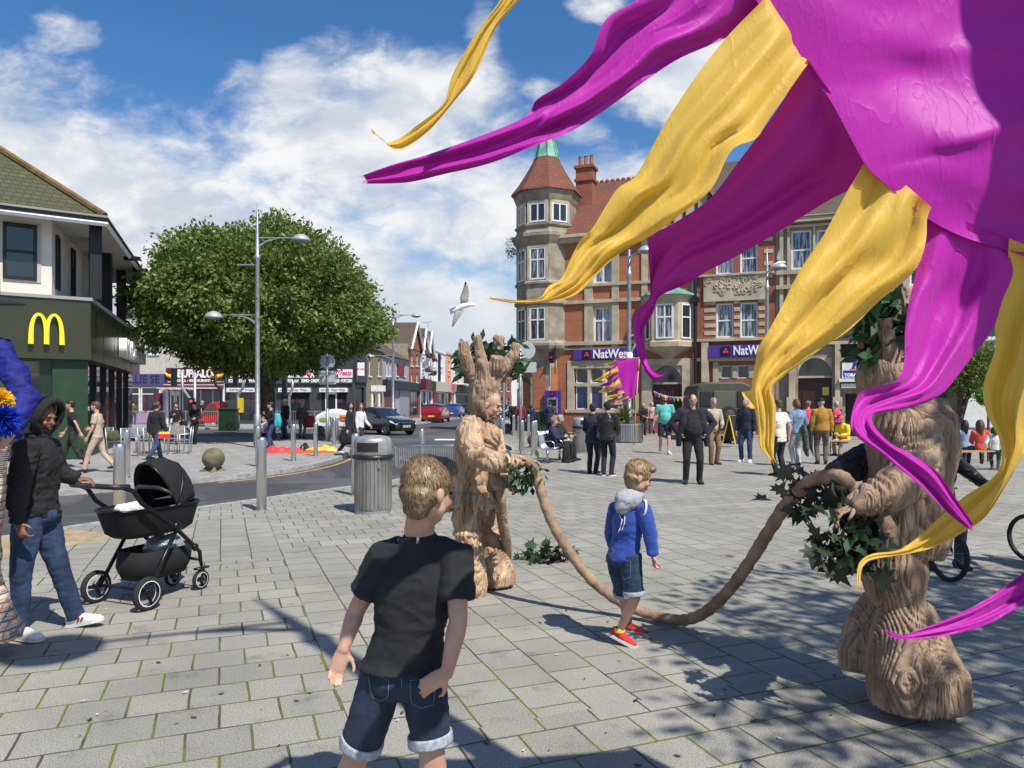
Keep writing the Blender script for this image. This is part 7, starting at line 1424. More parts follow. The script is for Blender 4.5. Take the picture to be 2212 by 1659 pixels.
# --- stilt walker at the left edge ---
base = (-3.62, 4.9, 0); BLC = mat('royal_blue_satin_coat', (.012, .018, .17), .7, var=.2, vs=4, bump=.4, bs=30, spec=.25)
def plaid():
    m_ = mat('cream_plaid_cloth', (.6, .5, .3), .85); t = NT(m_.node_tree); p = t.n['Principled BSDF']; o = t.node('ShaderNodeSeparateXYZ', {0: t.node('ShaderNodeTexCoord').outputs['Object']})
    def st(c, per, w_, ph=0): return t.m('LESS_THAN', t.m('FRACT', t.m('ADD', t.m('DIVIDE', c, per), ph)), w_)
    c = (.62, .54, .36, 1)
    for cc, per, w_, ph, cl in ((o.outputs[2], .055, .32, 0, (.035, .025, .07)), (o.outputs[2], .055, .14, .55, (.40, .03, .04)), (o.outputs[0], .05, .16, 0, (.06, .04, .09)), (o.outputs[0], .05, .12, .45, (.42, .04, .05)), (o.outputs[2], .0137, .2, 0, (.68, .64, .5))): c = t.mix(t.m('MULTIPLY', st(cc, per, w_, ph), .85), c, cl)
    t.set(p, 'Base Color', c); return m_
PLD = plaid()
J = pose(1.75); J = {k: (v.copy() if isinstance(v, Vector) else v) for k, v in J.items()}
for k in ('sL', 'sR', 'neck', 'head', 'eL', 'wL', 'eR', 'wR', 'pel', 'hL', 'hR'): J[k] = J[k]+Vector((0, 0, .62))
J['sL'] = pp(0, 752, 4.95)-Vector(base); J['sR'] = Vector((-.26, .05, 2.05)); J['neck'] = Vector((.08, 0, 2.13)); J['head'] = Vector((.10, -.02, 2.30)); J['hf'] = Vector((.75, -.65, -.2))
J['eL'] = pp(55, 858, 4.8)-Vector(base); J['wL'] = pp(26, 938, 4.62)-Vector(base); J['eR'] = Vector((-.30, -.25, 1.80)); J['wR'] = Vector((.02, -.40, 1.62)); J['pel'] = Vector((-.04, 0, 1.42)); J['hL'] = Vector((.08, 0, 1.40)); J['hR'] = Vector((-.16, 0, 1.40))
J['kL'] = Vector((.12, -.04, .78)); J['aL'] = Vector((.10, .0, .08)); J['kR'] = Vector((-.24, 0, .78)); J['aR'] = Vector((-.26, .05, .08)); J['bf'] = Vector((0, -1, 0))
t, Mh = person('stilt walker at left edge in blue satin coat and cream plaid trousers holding pompoms', base, 0, J, mat('multicolour_print', (.45, .03, .06), .7, var=.9, vs=7, c2=(.02, .10, .22), det=1), 'long', None, shoes=BLK, hair='short', hm=H_DARK, D=5, vox=.011, jacket=BLC, jhem=-.02, fa=.018, slim=.88, curl=.7, palms={'L': (Vector((-.45, -.3, -.75)), Vector((-.6, 0, .4)), Vector((-.3, -.8, .3)), .7)})
b = MB()
for x, sx in ((.10, .12), (-.26, .12)): b.lathe([(.235, .16), (.24, .20), (.16, .40), (.115, .55), (.125, .9), (.15, 1.2), (.16, 1.42)], 24, (x, 0, 0))
b.ell((-.08, 0, 1.36), (.24, .15, .18), 16); blob('trousers', b, PLD, t, .012, 1, fold(.02, 5, 2, .4))
b = MB(); b.lathe([(.26, .0), (.27, .012), (.15, .03), (.13, .035)], 24, (0, .01, .085), 0, True, Mh).lathe([(.12, .0), (.11, .17), (.02, .18)], 20, (0, .01, .11), 0, True, Mh); b.build('hat', BLK, t, smooth=True)
def pompom(label, loc, r, m_, seed, n=900):
    rng = np.random.default_rng(seed); V = []; Fc = []
    for i in range(n):
        d = rng.normal(0, 1, 3); d /= np.linalg.norm(d); s = np.cross(d, rng.normal(0, 1, 3)); s /= np.linalg.norm(s); e = d*r*rng.uniform(.8, 1.1)-np.array([0, 0, .2*r]); k = len(V); V += [d*r*.2-s*.004, d*r*.2+s*.004, e*.7+s*.004, e*.7-s*.004, e+s*.002, e-s*.002]; Fc += [(k, k+1, k+2, k+3), (k+3, k+2, k+4, k+5)]
    o = npmesh('pompom', np.array(V), np.array(Fc), m_, None); o.location = loc; tag(o, label, 'pompom'); return o
pompom('royal blue shredded pompom in front of the blue coat', pp(5, 902, 4.35), .105, mat('blue_foil_strips', (.01, .04, .42), .3), 1); pompom('bright yellow shredded pompom above the blue one', pp(-4, 862, 4.40), .085, mat('yellow_foil_strips', (.85, .50, .01), .3), 2)
# ================= COSTUMED TREE FIGURES =================
def barkm(name, a, b_, c_):
    m_ = mat(name, a, .85); t = NT(m_.node_tree); p = t.n['Principled BSDF']; o = t.node('ShaderNodeTexCoord').outputs['Object']; mp = t.node('ShaderNodeMapping', {'Vector': o, 'Scale': (5, 5, 1.1)}).outputs[0]
    c = t.mix(t.ramp(t.noise(mp, 2.2, 5, .6, .8), .35, .66), b_, a); c = t.mix(t.m('MULTIPLY', t.ramp(t.noise(o, 1.7, 4), .4, .62), .7), c, c_)
    rd = t.m('PINGPONG', t.m('MULTIPLY', t.noise(mp, 1.0, 3, .5, 1.0), 10.), .5); t.set(p, 'Base Color', c); t.set(p, 'Normal', t.node('ShaderNodeBump', {'Strength': .6, 'Distance': .025, 'Height': t.m('ADD', t.m('POWER', t.m('MULTIPLY', rd, 2.0), .45), t.m('MULTIPLY', t.noise(mp, 20., 4, .6, .5), .25))}).outputs[0]); return m_
BK1 = barkm('tan_bark_costume', (.58, .41, .265), (.28, .17, .10), (.44, .29, .18)); BK2 = barkm('brown_bark_costume', (.42, .30, .20), (.22, .14, .09), (.32, .22, .145))
def bark(A, sx=2.6, sz=.75, K=4.2, seed=0):
    def f(p, n):
        w_ = mn.noise(Vector((p.x*1.7+seed, p.y*1.7, p.z*1.9)))*.35; q = Vector((p.x*sx+w_+seed, p.y*sx, p.z*sz+w_*.5)); a = mn.noise(q)*K*2.6+.35*mn.noise(p*6.0); r = abs(a-round(a))*2; r = 1-(1-r)**2.2
        return A*(r-.55)+.35*A*mn.noise(p*11)
    return f
MAPLE = [(0, 0), (.10, .22), (.38, .10), (.30, .30), (.52, .42), (.30, .48), (.34, .66), (.15, .60), (0, 1.0), (-.15, .60), (-.34, .66), (-.30, .48), (-.52, .42), (-.30, .30), (-.38, .10), (-.10, .22)]
def maple(name, par, cen, sp_, n, size, m_, seed):
    rng = random.Random(seed); b = MB()
    for i in range(n):
        d = Vector((rng.gauss(0, 1), rng.gauss(0, 1), rng.gauss(-.4, 1))).normalized(); s = d.cross(Vector((rng.gauss(0, 1), rng.gauss(0, 1), rng.gauss(0, 1)))).normalized(); c = Vector(cen)+Vector((rng.gauss(0, sp_[0]), rng.gauss(0, sp_[1]), rng.gauss(0, sp_[2]))); z = size*rng.uniform(.6, 1.2); nn = d.cross(s)
        b.add([c+(s*x+d*y)*z+nn*z*(.12*abs(x)*2-.1*y*y) for x, y in MAPLE], [tuple(range(16))])
    return b.build(name, m_, par)
M_MAP = leafmat('dark_dried_maple_leaves', (.014, .020, .008), (.035, .042, .018), .1); M_MAPL = leafmat('olive_dried_maple_leaves', (.06, .06, .03), (.10, .095, .05), .15)
def cluster(name, par, pts, nl, size, sp_, seed, m_=None, asp=.42, droop=.2):
    rng = np.random.default_rng(seed); V, Fq = leaves(np.array([tuple(p) for p in pts]), None, nl, sp_, size, rng, droop, asp); return npmesh(name, V, Fq, m_ or M_IVY, par)
def T1(u, v, D): return pp(u, v, D)-Vector(TB)
# figure one
TB = (-.36, 6.65, 0); t = thing('costumed_figure', 'performer in a pale tan tree costume with leafy branch headdress, left end of the rope', 'costumed performer', TB)
b = MB(); P = lambda L, r, n=16, **k: b.tube([T1(*q) for q in L], r, n, **k)
P([(1034, 902, 6.65), (1032, 930, 6.65), (1028, 975, 6.66), (1020, 1020, 6.68), (1020, 1060, 6.68), (1024, 1098, 6.68)], [.11, .185, .195, .185, .205, .215]); b.ell(T1(1045, 945, 6.6), (.15, .17, .16), 14)
P([(1010, 1085, 6.6), (1006, 1120, 6.6), (1010, 1158, 6.6)], [.115, .125, .10]); P([(1052, 1080, 6.85), (1052, 1120, 6.88), (1052, 1160, 6.9)], [.085, .09, .08])
P([(1010, 1150, 6.58), (1012, 1185, 6.57), (1014, 1230, 6.55), (1016, 1268, 6.55), (1016, 1288, 6.55)], [.10, .125, .145, .15, .135]); P([(1052, 1152, 6.9), (1060, 1190, 6.9), (1068, 1225, 6.88), (1074, 1250, 6.85), (1075, 1262, 6.85)], [.09, .125, .155, .175, .16])
b.ell(T1(1010, 1152, 6.58), (.135, .13, .05), 14); b.ell(T1(1052, 1155, 6.9), (.13, .12, .05), 14)
P([(1020, 912, 6.52), (1016, 935, 6.42), (1018, 962, 6.36), (1030, 985, 6.30), (1058, 997, 6.22), (1092, 1002, 6.2), (1120, 998, 6.2), (1134, 994, 6.2)], [.09, .115, .105, .10, .092, .078, .055, .035]); P([(1062, 935, 6.75), (1072, 975, 6.7), (1080, 1018, 6.5), (1096, 1040, 6.35)], [.10, .085, .06, .045])
cos_ = blob('costume', b, BK1, t, .0085, 2, bark(.019, 3.2, .8, 4.4))
# jagged skirt strips
b = MB(); rr = random.Random(5)
for i in range(26):
    a = 2*pi*i/26; r0 = .205; c0 = T1(1022, 1075, 6.68); p0 = c0+Vector((cos(a)*r0*1.0, sin(a)*r0*.95, .06)); p1 = c0+Vector((cos(a)*(r0+.025), sin(a)*(r0+.02), -.05-rr.uniform(.02, .10))); b.tube([p0, p0.lerp(p1, .6)+Vector((cos(a)*.02, sin(a)*.02, 0)), p1], [.035, .04, .022], 8, flat=.6)
blob('skirt_edge', b, BK1, t, .010, 1, bark(.012, 5, 1.2, 5, 3))
hm_ = MB(); 
for L, r in (([(1052, 812, 6.62), (1048, 835, 6.6), (1044, 862, 6.62), (1038, 890, 6.66)], [.125, .142, .138, .12]), ([(1036, 822, 6.6), (1014, 795, 6.54), (1003, 765, 6.5), (1002, 738, 6.5)], [.085, .060, .05, .042]), ([(1044, 815, 6.55), (1040, 780, 6.5), (1034, 750, 6.5), (1030, 726, 6.5)], [.075, .050, .044, .036]), ([(1062, 812, 6.6), (1072, 790, 6.52), (1074, 770, 6.5)], [.085, .065, .055]), ([(1062, 815, 6.75), (1074, 770, 6.7), (1078, 726, 6.68)], [.07, .05, .05]), ([(1072, 815, 6.65), (1092, 792, 6.6), (1108, 768, 6.6), (1117, 742, 6.6)], [.085, .06, .05, .04]), ([(1092, 795, 6.7), (1108, 778, 6.65), (1117, 768, 6.62)], [.045, .035, .03])): hm_.tube([T1(*q) for q in L], r, 14)
hm_.tube([T1(1030, 840, 6.6), T1(1028, 875, 6.62), T1(1036, 905, 6.64), T1(1052, 912, 6.6)], [.06, .065, .06, .04], 10); hm_.tube([T1(1040, 868, 6.50), T1(1046, 890, 6.50), T1(1056, 905, 6.53)], .028, 8); hm_.tube([T1(1044, 858, 6.52), T1(1062, 857, 6.50), T1(1078, 858, 6.56)], .026, 8)
blob('headdress', hm_, BK2, t, .010, 1, bark(.014, 4.0, 1.3, 5, 7))
Jh = dict(head=T1(1062, 876, 6.54), hf=Vector((.86, -.42, -.28)), hu=Vector((0, 0, 1))); Mh = headM(Jh, 1.0); b = MB(); head_mb(b, Mh, T1(1052, 915, 6.64)); bd = blob('face', b, SK_L, t, .006, 1)
for s in (-1, 1): MB().ell((s*.030, -.080, .010), (.012, .006, .005), 8, 0, Mh, 6).build('eye', M_EYE, bd, smooth=True); MB().tube([(s*.014, -.087, .027), (s*.032, -.088, .030), (s*.050, -.077, .024)], [.004, .005, .003], 5, 0, True, Mh).build('eyebrow', H_BROWN, bd)
MB().ell((0, -.0905, -.057), (.020, .004, .005), 8, 0, Mh, 6).build('mouth', mat('lip_colour', (.32, .09, .08), .5), bd, smooth=True); b = MB(); b.ell((0, -.047, -.084), (.041, .038, .026), 12, 0, Mh); b.ell((0, -.074, -.046), (.026, .016, .006), 8, 0, Mh); blob('beard', b, mat('ginger_stubble', (.26, .12, .06), .8), bd, .006, 1)
hb_ = MB(); hand(hb_, T1(1132, 993, 6.2), Vector((1, -.1, -.12)), Vector((0, 0, -1)), Vector((0, -1, 0)), .19, .5); hb_.build('hand', BK1, t, smooth=True); hb_ = MB(); hand(hb_, T1(1096, 1040, 6.35), Vector((.6, -.2, -.5)), Vector((.2, 0, -1)), Vector((0, -1, 0)), .17, .8); hb_.build('hand', BK2, t, smooth=True)
rr = random.Random(2); cluster('headdress_leaves', t, [T1(rr.uniform(1000, 1118), rr.uniform(748, 805), 6.74+rr.uniform(-.10, .14)) for k in range(50)], 8, .115, (.035, .035, .03), 3); cluster('wrist_leaves', t, [T1(rr.uniform(1100, 1165), rr.uniform(1000, 1050), 6.15+rr.uniform(-.08, .08)) for k in range(16)], 7, .09, (.03, .03, .03), 4, droop=.9)
MB().tube([T1(1084, 1050, 6.5), T1(1080, 1085, 6.6), T1(1086, 1130, 6.7), T1(1094, 1175, 6.85), T1(1098, 1205, 6.95)], [.045, .055, .05, .048, .03], 10).tube([T1(1066, 1018, 6.35), T1(1074, 1045, 6.3), T1(1090, 1052, 6.28)], [.05, .06, .035], 10).build('hanging_root', BK2, t, smooth=True)
# figure two
TB = (2.28, 4.25, 0); t = thing('costumed_figure', 'performer in a darker brown tree costume largely behind the streamers, right end of the rope', 'costumed performer', TB); b = MB()
P([(1960, 872, 4.2), (1968, 905, 4.22), (1970, 960, 4.25), (1962, 1030, 4.27), (1955, 1100, 4.28), (1955, 1160, 4.28), (1952, 1195, 4.28)], [.13, .225, .24, .225, .225, .235, .20]); b.ell(T1(1925, 920, 4.15), (.14, .16, .14), 14); b.ell(T1(2010, 925, 4.25), (.13, .15, .18), 14)
P([(1932, 1190, 4.25), (1930, 1235, 4.22), (1936, 1275, 4.2), (1948, 1312, 4.2)], [.165, .175, .155, .11]); P([(1968, 1300, 4.2), (1962, 1330, 4.18), (1965, 1400, 4.12), (1980, 1460, 4.06), (1985, 1512, 4.06)], [.11, .16, .215, .255, .25]); P([(1900, 1295, 4.4), (1880, 1350, 4.4), (1868, 1410, 4.38), (1868, 1450, 4.36)], [.09, .125, .15, .14])
P([(1975, 930, 4.05), (1985, 985, 3.95), (1965, 1035, 3.88), (1915, 1065, 3.82), (1865, 1085, 3.8), (1840, 1096, 3.8)], [.12, .125, .115, .10, .075, .045])
blob('costume', b, BK2, t, .0085, 2, bark(.019, 3.0, .9, 4.6, 11))
b = MB(); P([(1905, 775, 4.2), (1905, 815, 4.18), (1908, 850, 4.2), (1930, 880, 4.22)], [.11, .135, .13, .10])
for L, r in (([(1895, 790, 4.2), (1878, 745, 4.2), (1872, 700, 4.22)], [.075, .06, .045]), ([(1915, 785, 4.15), (1912, 735, 4.12), (1905, 690, 4.12)], [.07, .055, .04]), ([(1925, 785, 4.2), (1945, 710, 4.2), (1955, 650, 4.2), (1958, 622, 4.2)], [.075, .06, .055, .045])): b.tube([T1(*q) for q in L], r, 14)
blob('headdress', b, BK2, t, .011, 1, bark(.016, 3.5, 1.2, 5, 17)); rr = random.Random(8)
cluster('headdress_leaves', t, [T1(rr.uniform(1852, 1960), rr.uniform(640, 770), 4.2+rr.uniform(-.1, .1)) for k in range(46)], 10, .12, (.03, .03, .03), 5); cluster('wrist_leaves', t, [T1(rr.uniform(1820, 1895), rr.uniform(1085, 1200), 3.8+rr.uniform(-.08, .08)) for k in range(26)], 8, .085, (.03, .03, .03), 6, droop=.6)
maple('maple_leaves', t, T1(1835, 1165, 3.86), (.09, .06, .085), 70, .14, M_MAP, 3); maple('maple_leaves', t, T1(1745, 1075, 4.55), (.09, .06, .06), 26, .14, M_MAP, 4); maple('maple_leaves', t, T1(1715, 1045, 4.55), (.08, .05, .05), 14, .14, M_MAPL, 5)
FUR = mat('dark_brown_fur', (.055, .045, .038), .9, var=.5, vs=30, bump=1.0, bs=60, c2=(.015, .012, .01)); b = MB(); P([(1905, 985, 4.45), (1860, 1000, 4.4), (1815, 1020, 4.3), (1790, 1035, 4.25)], [.10, .095, .07, .05]); b.ell(T1(1815, 1062, 4.2), (.06, .06, .06), 12); blob('fur_sleeve', b, FUR, t, .010, 1, fold(.012, 26)); hb_ = MB(); hand(hb_, T1(1800, 1040, 4.18), Vector((.3, -.5, -.3)), Vector((.3, .3, -.6)), Vector((-1, 0, 0)), .16, .9); hb_.build('hand', FUR, t, smooth=True)
hb_ = MB(); hand(hb_, T1(1845, 1094, 3.8), Vector((-.9, -.1, -.35)), Vector((0, 0, -1)), Vector((0, -1, 0)), .18, .6); hb_.build('hand', BK2, t, smooth=True); MB().tube([T1(1905, 1110, 3.8), T1(1918, 1140, 3.78), T1(1922, 1185, 3.8)], [.03, .043, .040], 10).build('hanging_root', BK1, t, smooth=True)
# rope vine between them
RP = [(1140, 998, 6.16), (1153, 1012, 6.12), (1167, 1056, 6.1), (1189, 1121, 6.05), (1226, 1186, 6.0), (1275, 1250, 5.95), (1330, 1294, 5.9), (1385, 1321, 5.8), (1444, 1337, 5.65), (1487, 1338, 5.55), (1530, 1318, 5.4), (1582, 1266, 5.2), (1625, 1205, 5.0), (1659, 1150, 4.82), (1702, 1086, 4.6), (1750, 1041, 4.4), (1793, 1029, 4.25), (1822, 1034, 4.15), (1836, 1056, 4.15)]
B0 = gp(1465, 1345); RB = Vector((B0.x, B0.y, 0)); pts = smooth_path([pp(*q)-RB for q in RP], 8); rp = MB(); rr = [.042+.004*mn.noise(Vector((i*.35, 0, 0)))+.003*sin(i*1.9) for i in range(len(pts))]; rr[0] = rr[-1] = .02
rp.tube(pts, rr, 14); ro = rp.build('rope', mat('stuffed_tan_vine', (.36, .25, .16), .9, var=.4, vs=9, bump=.8, bs=40, c2=(.20, .135, .09)), None, smooth=True); ro.location = RB; tag(ro, 'long padded tan vine rope sagging between the two costumed figures', 'rope')
# fallen leafy twigs
g = gp(1186, 1214); t = thing('leaf_bunch', 'bunch of green maple leaves and twigs lying on the paving beside the rope', 'leaves', g); maple('maple_leaves', t, (-.07, .0, .10), (.11, .09, .045), 30, .17, M_IVY, 9); maple('dried_leaves', t, (.13, .0, .08), (.08, .06, .035), 16, .13, mat('reddish_dried_leaves', (.05, .018, .014), .7, var=.4), 10); MB().tube([(-.10, -.12, .02), (.02, -.03, .09), (.10, .06, .14)], [.012, .014, .008], 6).tube([(-.02, -.06, .05), (-.14, .0, .10)], [.008, .004], 5).build('twig', M_BARK, t, smooth=True)
# ================= CHILDREN WITH BICYCLES =================
def bicycle(label, base, rz, steer=0, col_=(.02, .35, .05)):
    t = thing('bicycle', label, 'bicycle', base, rz); r = .26
    def wh(M_):
        o = MB().lathe([(r-.035, -.022), (r-.01, -.024), (r, -.008), (r, .008), (r-.01, .024), (r-.035, .022)], 28, (0, 0, 0), 0, False, M_).lathe([(r-.035, -.022), (r-.045, 0), (r-.035, .022)], 28, (0, 0, 0), 0, False, M_).build('wheel', M_RUB, t, smooth=True); b = MB()
        for k in range(14): b.tube([M_ @ Vector((0, 0, 0)), M_ @ Vector(((r-.04)*cos(k*2*pi/14), (r-.04)*sin(k*2*pi/14), 0))], .0018, 4)
        b.lathe([(.02, -.04), (.02, .04)], 10, (0, 0, 0), 0, True, M_); b.build('spokes', M_STEEL, o)
    F = Matrix.Translation((0, -.45, r)) @ Matrix.Rotation(steer, 4, 'Z'); wh(F @ Matrix.Rotation(pi/2, 4, 'Y')); wh(Matrix.Translation((0, .45, r)) @ Matrix.Rotation(pi/2, 4, 'Y'))
    MB().tube([(0, -.32, .60), (0, .05, .32), (0, .2, .62), (0, -.30, .56)], .018, 8).tube([(0, .05, .32), (0, .45, .26), (0, .2, .6)], .012, 6).build('frame', mat('bike_paint_'+label[:5].replace(' ', '_'), col_, .3, coat=1.0), t, smooth=True)
    b = MB(); b.tube([F @ Vector((-.05, 0, 0)), F @ Vector((-.05, .08, .30)), F @ Vector((.05, .08, .30)), F @ Vector((.05, 0, 0))], .012, 8); b.tube([F @ Vector((0, .08, .3)), F @ Vector((0, .14, .56))], .015, 8); b.build('fork', M_BLACKM, t, smooth=True); MB().tube([F @ Vector((-.27, .20, .60)), F @ Vector((-.1, .14, .58)), F @ Vector((.1, .14, .58)), F @ Vector((.27, .20, .60))], .012, 8).build('handlebar', M_STEEL, t, smooth=True); MB().ell((0, .22, .68), (.07, .12, .03), 12).build('saddle', M_BLACKP, t, smooth=True); return t
g = gp(2040, 1256); bicycle('child\'s green and black bicycle seen head-on behind the right costumed figure', (g.x, g.y+.45, 0), R(4), R(6))
PUF = mat('black_puffer_nylon', (.008, .008, .010), .5, bump=1.0, bs=14)
person('child in a black padded coat and striped track trousers astride the bicycle', (g.x+.30, g.y+.62, 0), R(6), pose(1.42, pel=(0, 0, .50), aL=(.20, -.22, .62), aR=(-.20, -.22, .62), fL=(.12, -.05, .045), fR=(-.13, -.02, .045), lean=(0, .18), yaw=15), BLK, 'long', denim('grey_track_trousers', (.05, .06, .085)), jacket=PUF, jhem=-.12, hair='hood', hatm=PUF, D=7.6, curl=1.0, vox=.011)
g = gp(2400, 1262); bicycle('small scooter-like bicycle cut off by the right edge', (g.x+.05, g.y+.5, 0), R(20), R(-8), (.3, .02, .02))
person('child in a slate blue hooded top and blue trainers at the right edge', (g.x-.02, g.y+.55, 0), R(-25), pose(1.40, pel=(0, 0, .50), aL=(.16, -.22, .62), aR=(-.17, -.24, .62), fL=(.13, -.05, .045), fR=(-.12, -.10, .045), lean=(0, .12)), cloth('slate_blue_jersey', (.06, .085, .14)), 'long', DEN, shoes=cloth('blue_trainer', (.03, .07, .16)), sole=M_SOLE, hair='short', hm=H_BROWN, D=7.5, vox=.011, jacket=cloth('slate_blue_jersey', (.06, .085, .14)), jhem=-.06, curl=1.0)
# ================= GULLS =================
def gull(label, loc, rx=None, flying=True):
    t = thing('gull', label, 'bird', loc); GW = mat('white_feathers', (.78, .78, .77), .8); GG = mat('grey_feathers', (.24, .235, .22), .8, var=.3, vs=20); b = MB()
    if flying:
        b.tube([(-.30, 0, -.16), (-.20, 0, -.10), (-.05, 0, -.02), (.12, 0, .02), (.22, 0, .02), (.27, 0, .01)], [.02, .05, .075, .06, .036, .028], 12); bo_ = blob('body', b, GW, t, .008, 1)
        def wing(pts, name):
            b = MB(); rs = [[Vector(c)+Vector((w*cos(a), .012*sin(a), -w*.25*cos(a))) for a in [2*pi*q/10 for q in range(10)]] for c, w in pts]; b.rings(rs); return b.build(name, GG, t, smooth=True)
        w1 = wing([((.0, 0, .02), .10), ((-.01, .06, .20), .105), ((.03, .10, .36), .09), ((.04, .10, .50), .06), ((.03, .08, .62), .022)], 'wing'); MB().ell((.03, .08, .60), (.026, .02, .045), 8).build('wing_tip', M_BLACKP, w1, smooth=True)
        w2 = wing([((-.12, 0, -.10), .11), ((-.18, -.10, -.26), .085), ((-.24, -.16, -.42), .05), ((-.30, -.18, -.58), .012)], 'wing'); MB().prism([(-.40, -.10), (-.22, -.02), (-.22, -.16), (-.36, -.24)], -.012, .012).build('tail', GG, t); MB().tube([(.25, -.01, .0), (.31, -.01, -.015)], [.012, .003], 6).build('beak', mat('yellow_beak', (.7, .45, .05), .5), t)
    else:
        b.tube([(-.22, 0, .10), (-.10, 0, .14), (.05, 0, .19), (.12, 0, .26), (.14, 0, .33), (.16, 0, .34)], [.015, .06, .075, .045, .036, .025], 12); blob('body', b, GW, t, .012, 1); MB().tube([(-.24, 0, .11), (-.08, 0, .17), (.06, 0, .20)], [.01, .07, .05], 10, flat=.9).build('wing', mat('pale_grey_feathers', (.42, .44, .46), .8), t, smooth=True); MB().tube([(.17, 0, .33), (.24, 0, .315)], [.012, .004], 6).build('beak', mat('yellow_beak', (.7, .45, .05), .5), t)
        for s in (-1, 1): MB().tube([(0, s*.03, .13), (0, s*.03, 0)], .006, 5).build('leg', mat('pink_leg', (.6, .3, .3), .6), t)
    return t
gull('white and grey gull in flight banking in front of the clouds', pp(1003, 660, 19.5)); L3 = bpy.data.objects['street_lamp.003']; gull('gull standing on the lamp head before the striped building', L3.location+Vector((cos(-pi/2)*1.6, sin(-pi/2)*1.6, 7.9)))
# ================= STREAMER FLAGS =================
def satin(name, c, dark, tr=.30):
    m_ = bpy.data.materials.new(name); m_.use_nodes = True; t = NT(m_.node_tree); p = t.n['Principled BSDF']; o = t.node('ShaderNodeTexCoord').outputs['Object']
    p.inputs['Base Color'].default_value = col(c); p.inputs['Roughness'].default_value = .52; p.inputs['Sheen Weight'].default_value = .15; p.inputs['Specular IOR Level'].default_value = .35; p.inputs['Anisotropic'].default_value = .5
    mr = lambda sc, rz, k: t.m('POWER', t.m('SUBTRACT', 1.0, t.m('ABSOLUTE', t.m('SUBTRACT', t.m('MULTIPLY', t.noise(t.node('ShaderNodeMapping', {'Vector': o, 'Rotation': (0, rz, 0), 'Scale': sc}).outputs[0], k, 3, .5, .3), 2.0), 1.0))), 16.0)
    h = t.m('ADD', t.m('ADD', t.m('MULTIPLY', mr((1, 1, .28), .7, 9.), .26), t.m('MULTIPLY', mr((1, 1, .3), -.5, 19.), .15)), t.m('ADD', t.m('MULTIPLY', t.noise(o, 6., 4, .5, .4), .8), t.m('MULTIPLY', t.noise(o, 600., 2), .02)))
    bn = t.node('ShaderNodeBump', {'Strength': .38, 'Distance': .010, 'Height': h}); t.set(p, 'Normal', bn.outputs[0])
    tl = t.node('ShaderNodeBsdfTranslucent', {0: col(dark), 'Normal': bn.outputs[0]}); mx = t.node('ShaderNodeMixShader', {0: tr}); t.l.new(p.outputs[0], mx.inputs[1]); t.l.new(tl.outputs[0], mx.inputs[2]); t.l.new(mx.outputs[0], t.n['Material Output'].inputs[0]); return m_
S_MAG = satin('magenta_satin', (.55, .018, .43), (.24, .003, .16)); S_YEL = satin('golden_yellow_satin', (.82, .54, .085), (.88, .62, .07), .42)
FBASE = Vector((2.28, 1.85, 0)); fl = thing('streamer_flag', 'huge magenta satin flag with magenta and yellow streamers filling the upper right', 'flag', FBASE)
def cr_(pts, n):
    out = []; m = len(pts)
    for k in range(n+1):
        x = k/n*(m-1); i = min(int(x), m-2); t = x-i; p0, p1, p2, p3 = [np.array(pts[max(0, min(m-1, i+d))], float) for d in (-1, 0, 1, 2)]
        out.append(.5*((2*p1)+(-p0+p2)*t+(2*p0-5*p1+4*p2-p3)*t*t+(-p0+3*p1-3*p2+p3)*t**3))
    return out
def ribbon(name, pairs, D0, D1, m_, seed, amp=.03, nf=1.6, N=90, Wd=16, bulge=0.0, dfun=None, fray=True, roll=.35):
    a_, c_ = pairs[0]; a2, c2 = pairs[1]; mv = np.array([(a_[0]+c_[0]-a2[0]-c2[0]), (a_[1]+c_[1]-a2[1]-c2[1])], float); mv = mv/np.linalg.norm(mv)*26; pairs = [((a_[0]+mv[0], a_[1]+mv[1]), (c_[0]+mv[0], c_[1]+mv[1]))]+list(pairs)
    L = cr_([p[0] for p in pairs], N); Rr = cr_([p[1] for p in pairs], N); V = []; Fc = []; ln = 0
    for i in range(N+1):
        t = i/N; w = np.linalg.norm(L[i]-Rr[i]); D = D0+(D1-D0)*t+(dfun(t) if dfun else 0); a = amp*min(1, w/90)
        for j in range(Wd+1):
            s = j/Wd; q = L[i]*(1-s)+Rr[i]*s
            fo = a*.72*(sin(2*pi*(s*nf+seed*.37+t*.9+.25*sin(t*7+seed)))+.55*sin(2*pi*(s*nf*2.3+seed+t*1.7)))*min(1, t*6)+.012*mn.noise(Vector((s*3, t*9, seed*2.1)))*min(1, w/60)
            fo += roll*(s-.5)*w/F_*D*sin(3.3*t+seed)
            V.append(tuple(pp(q[0], q[1], D+fo+.006)-FBASE))
    n = Wd+1
    for i in range(N):
        for j in range(Wd): k = i*n+j; Fc.append((k, k+1, k+n+1, k+n))
    o = npmesh(name, np.array(V), np.array(Fc), m_, fl, smooth=True)
    if fray:
        rng = random.Random(seed*7); b = MB(); vv = [Vector(v) for v in V]; tip = vv[-n:]; dr = (vv[-1]-vv[-1-n*4]).normalized()
        for k in range(16): p = tip[rng.randrange(n)]; e = p+(dr+Vector((rng.gauss(0, .4), rng.gauss(0, .4), rng.gauss(0, .4)))).normalized()*rng.uniform(.006, .02); b.tube([p, e], [.0006, .0002], 3)
        b.build('frayed_threads', m_, o)
    return o
E_ = [(1300, -330), (1400, -250), (1500, -150), (1640, 10), (1735, 150), (1790, 213), (1865, 350), (1905, 392), (2003, 472), (2090, 516), (2178, 541), (2330, 600), (2440, 640), (2560, 620), (2700, 560)]
NS, NTT = 110, 60; EE = cr_(E_, NS); V = []; Fc = []
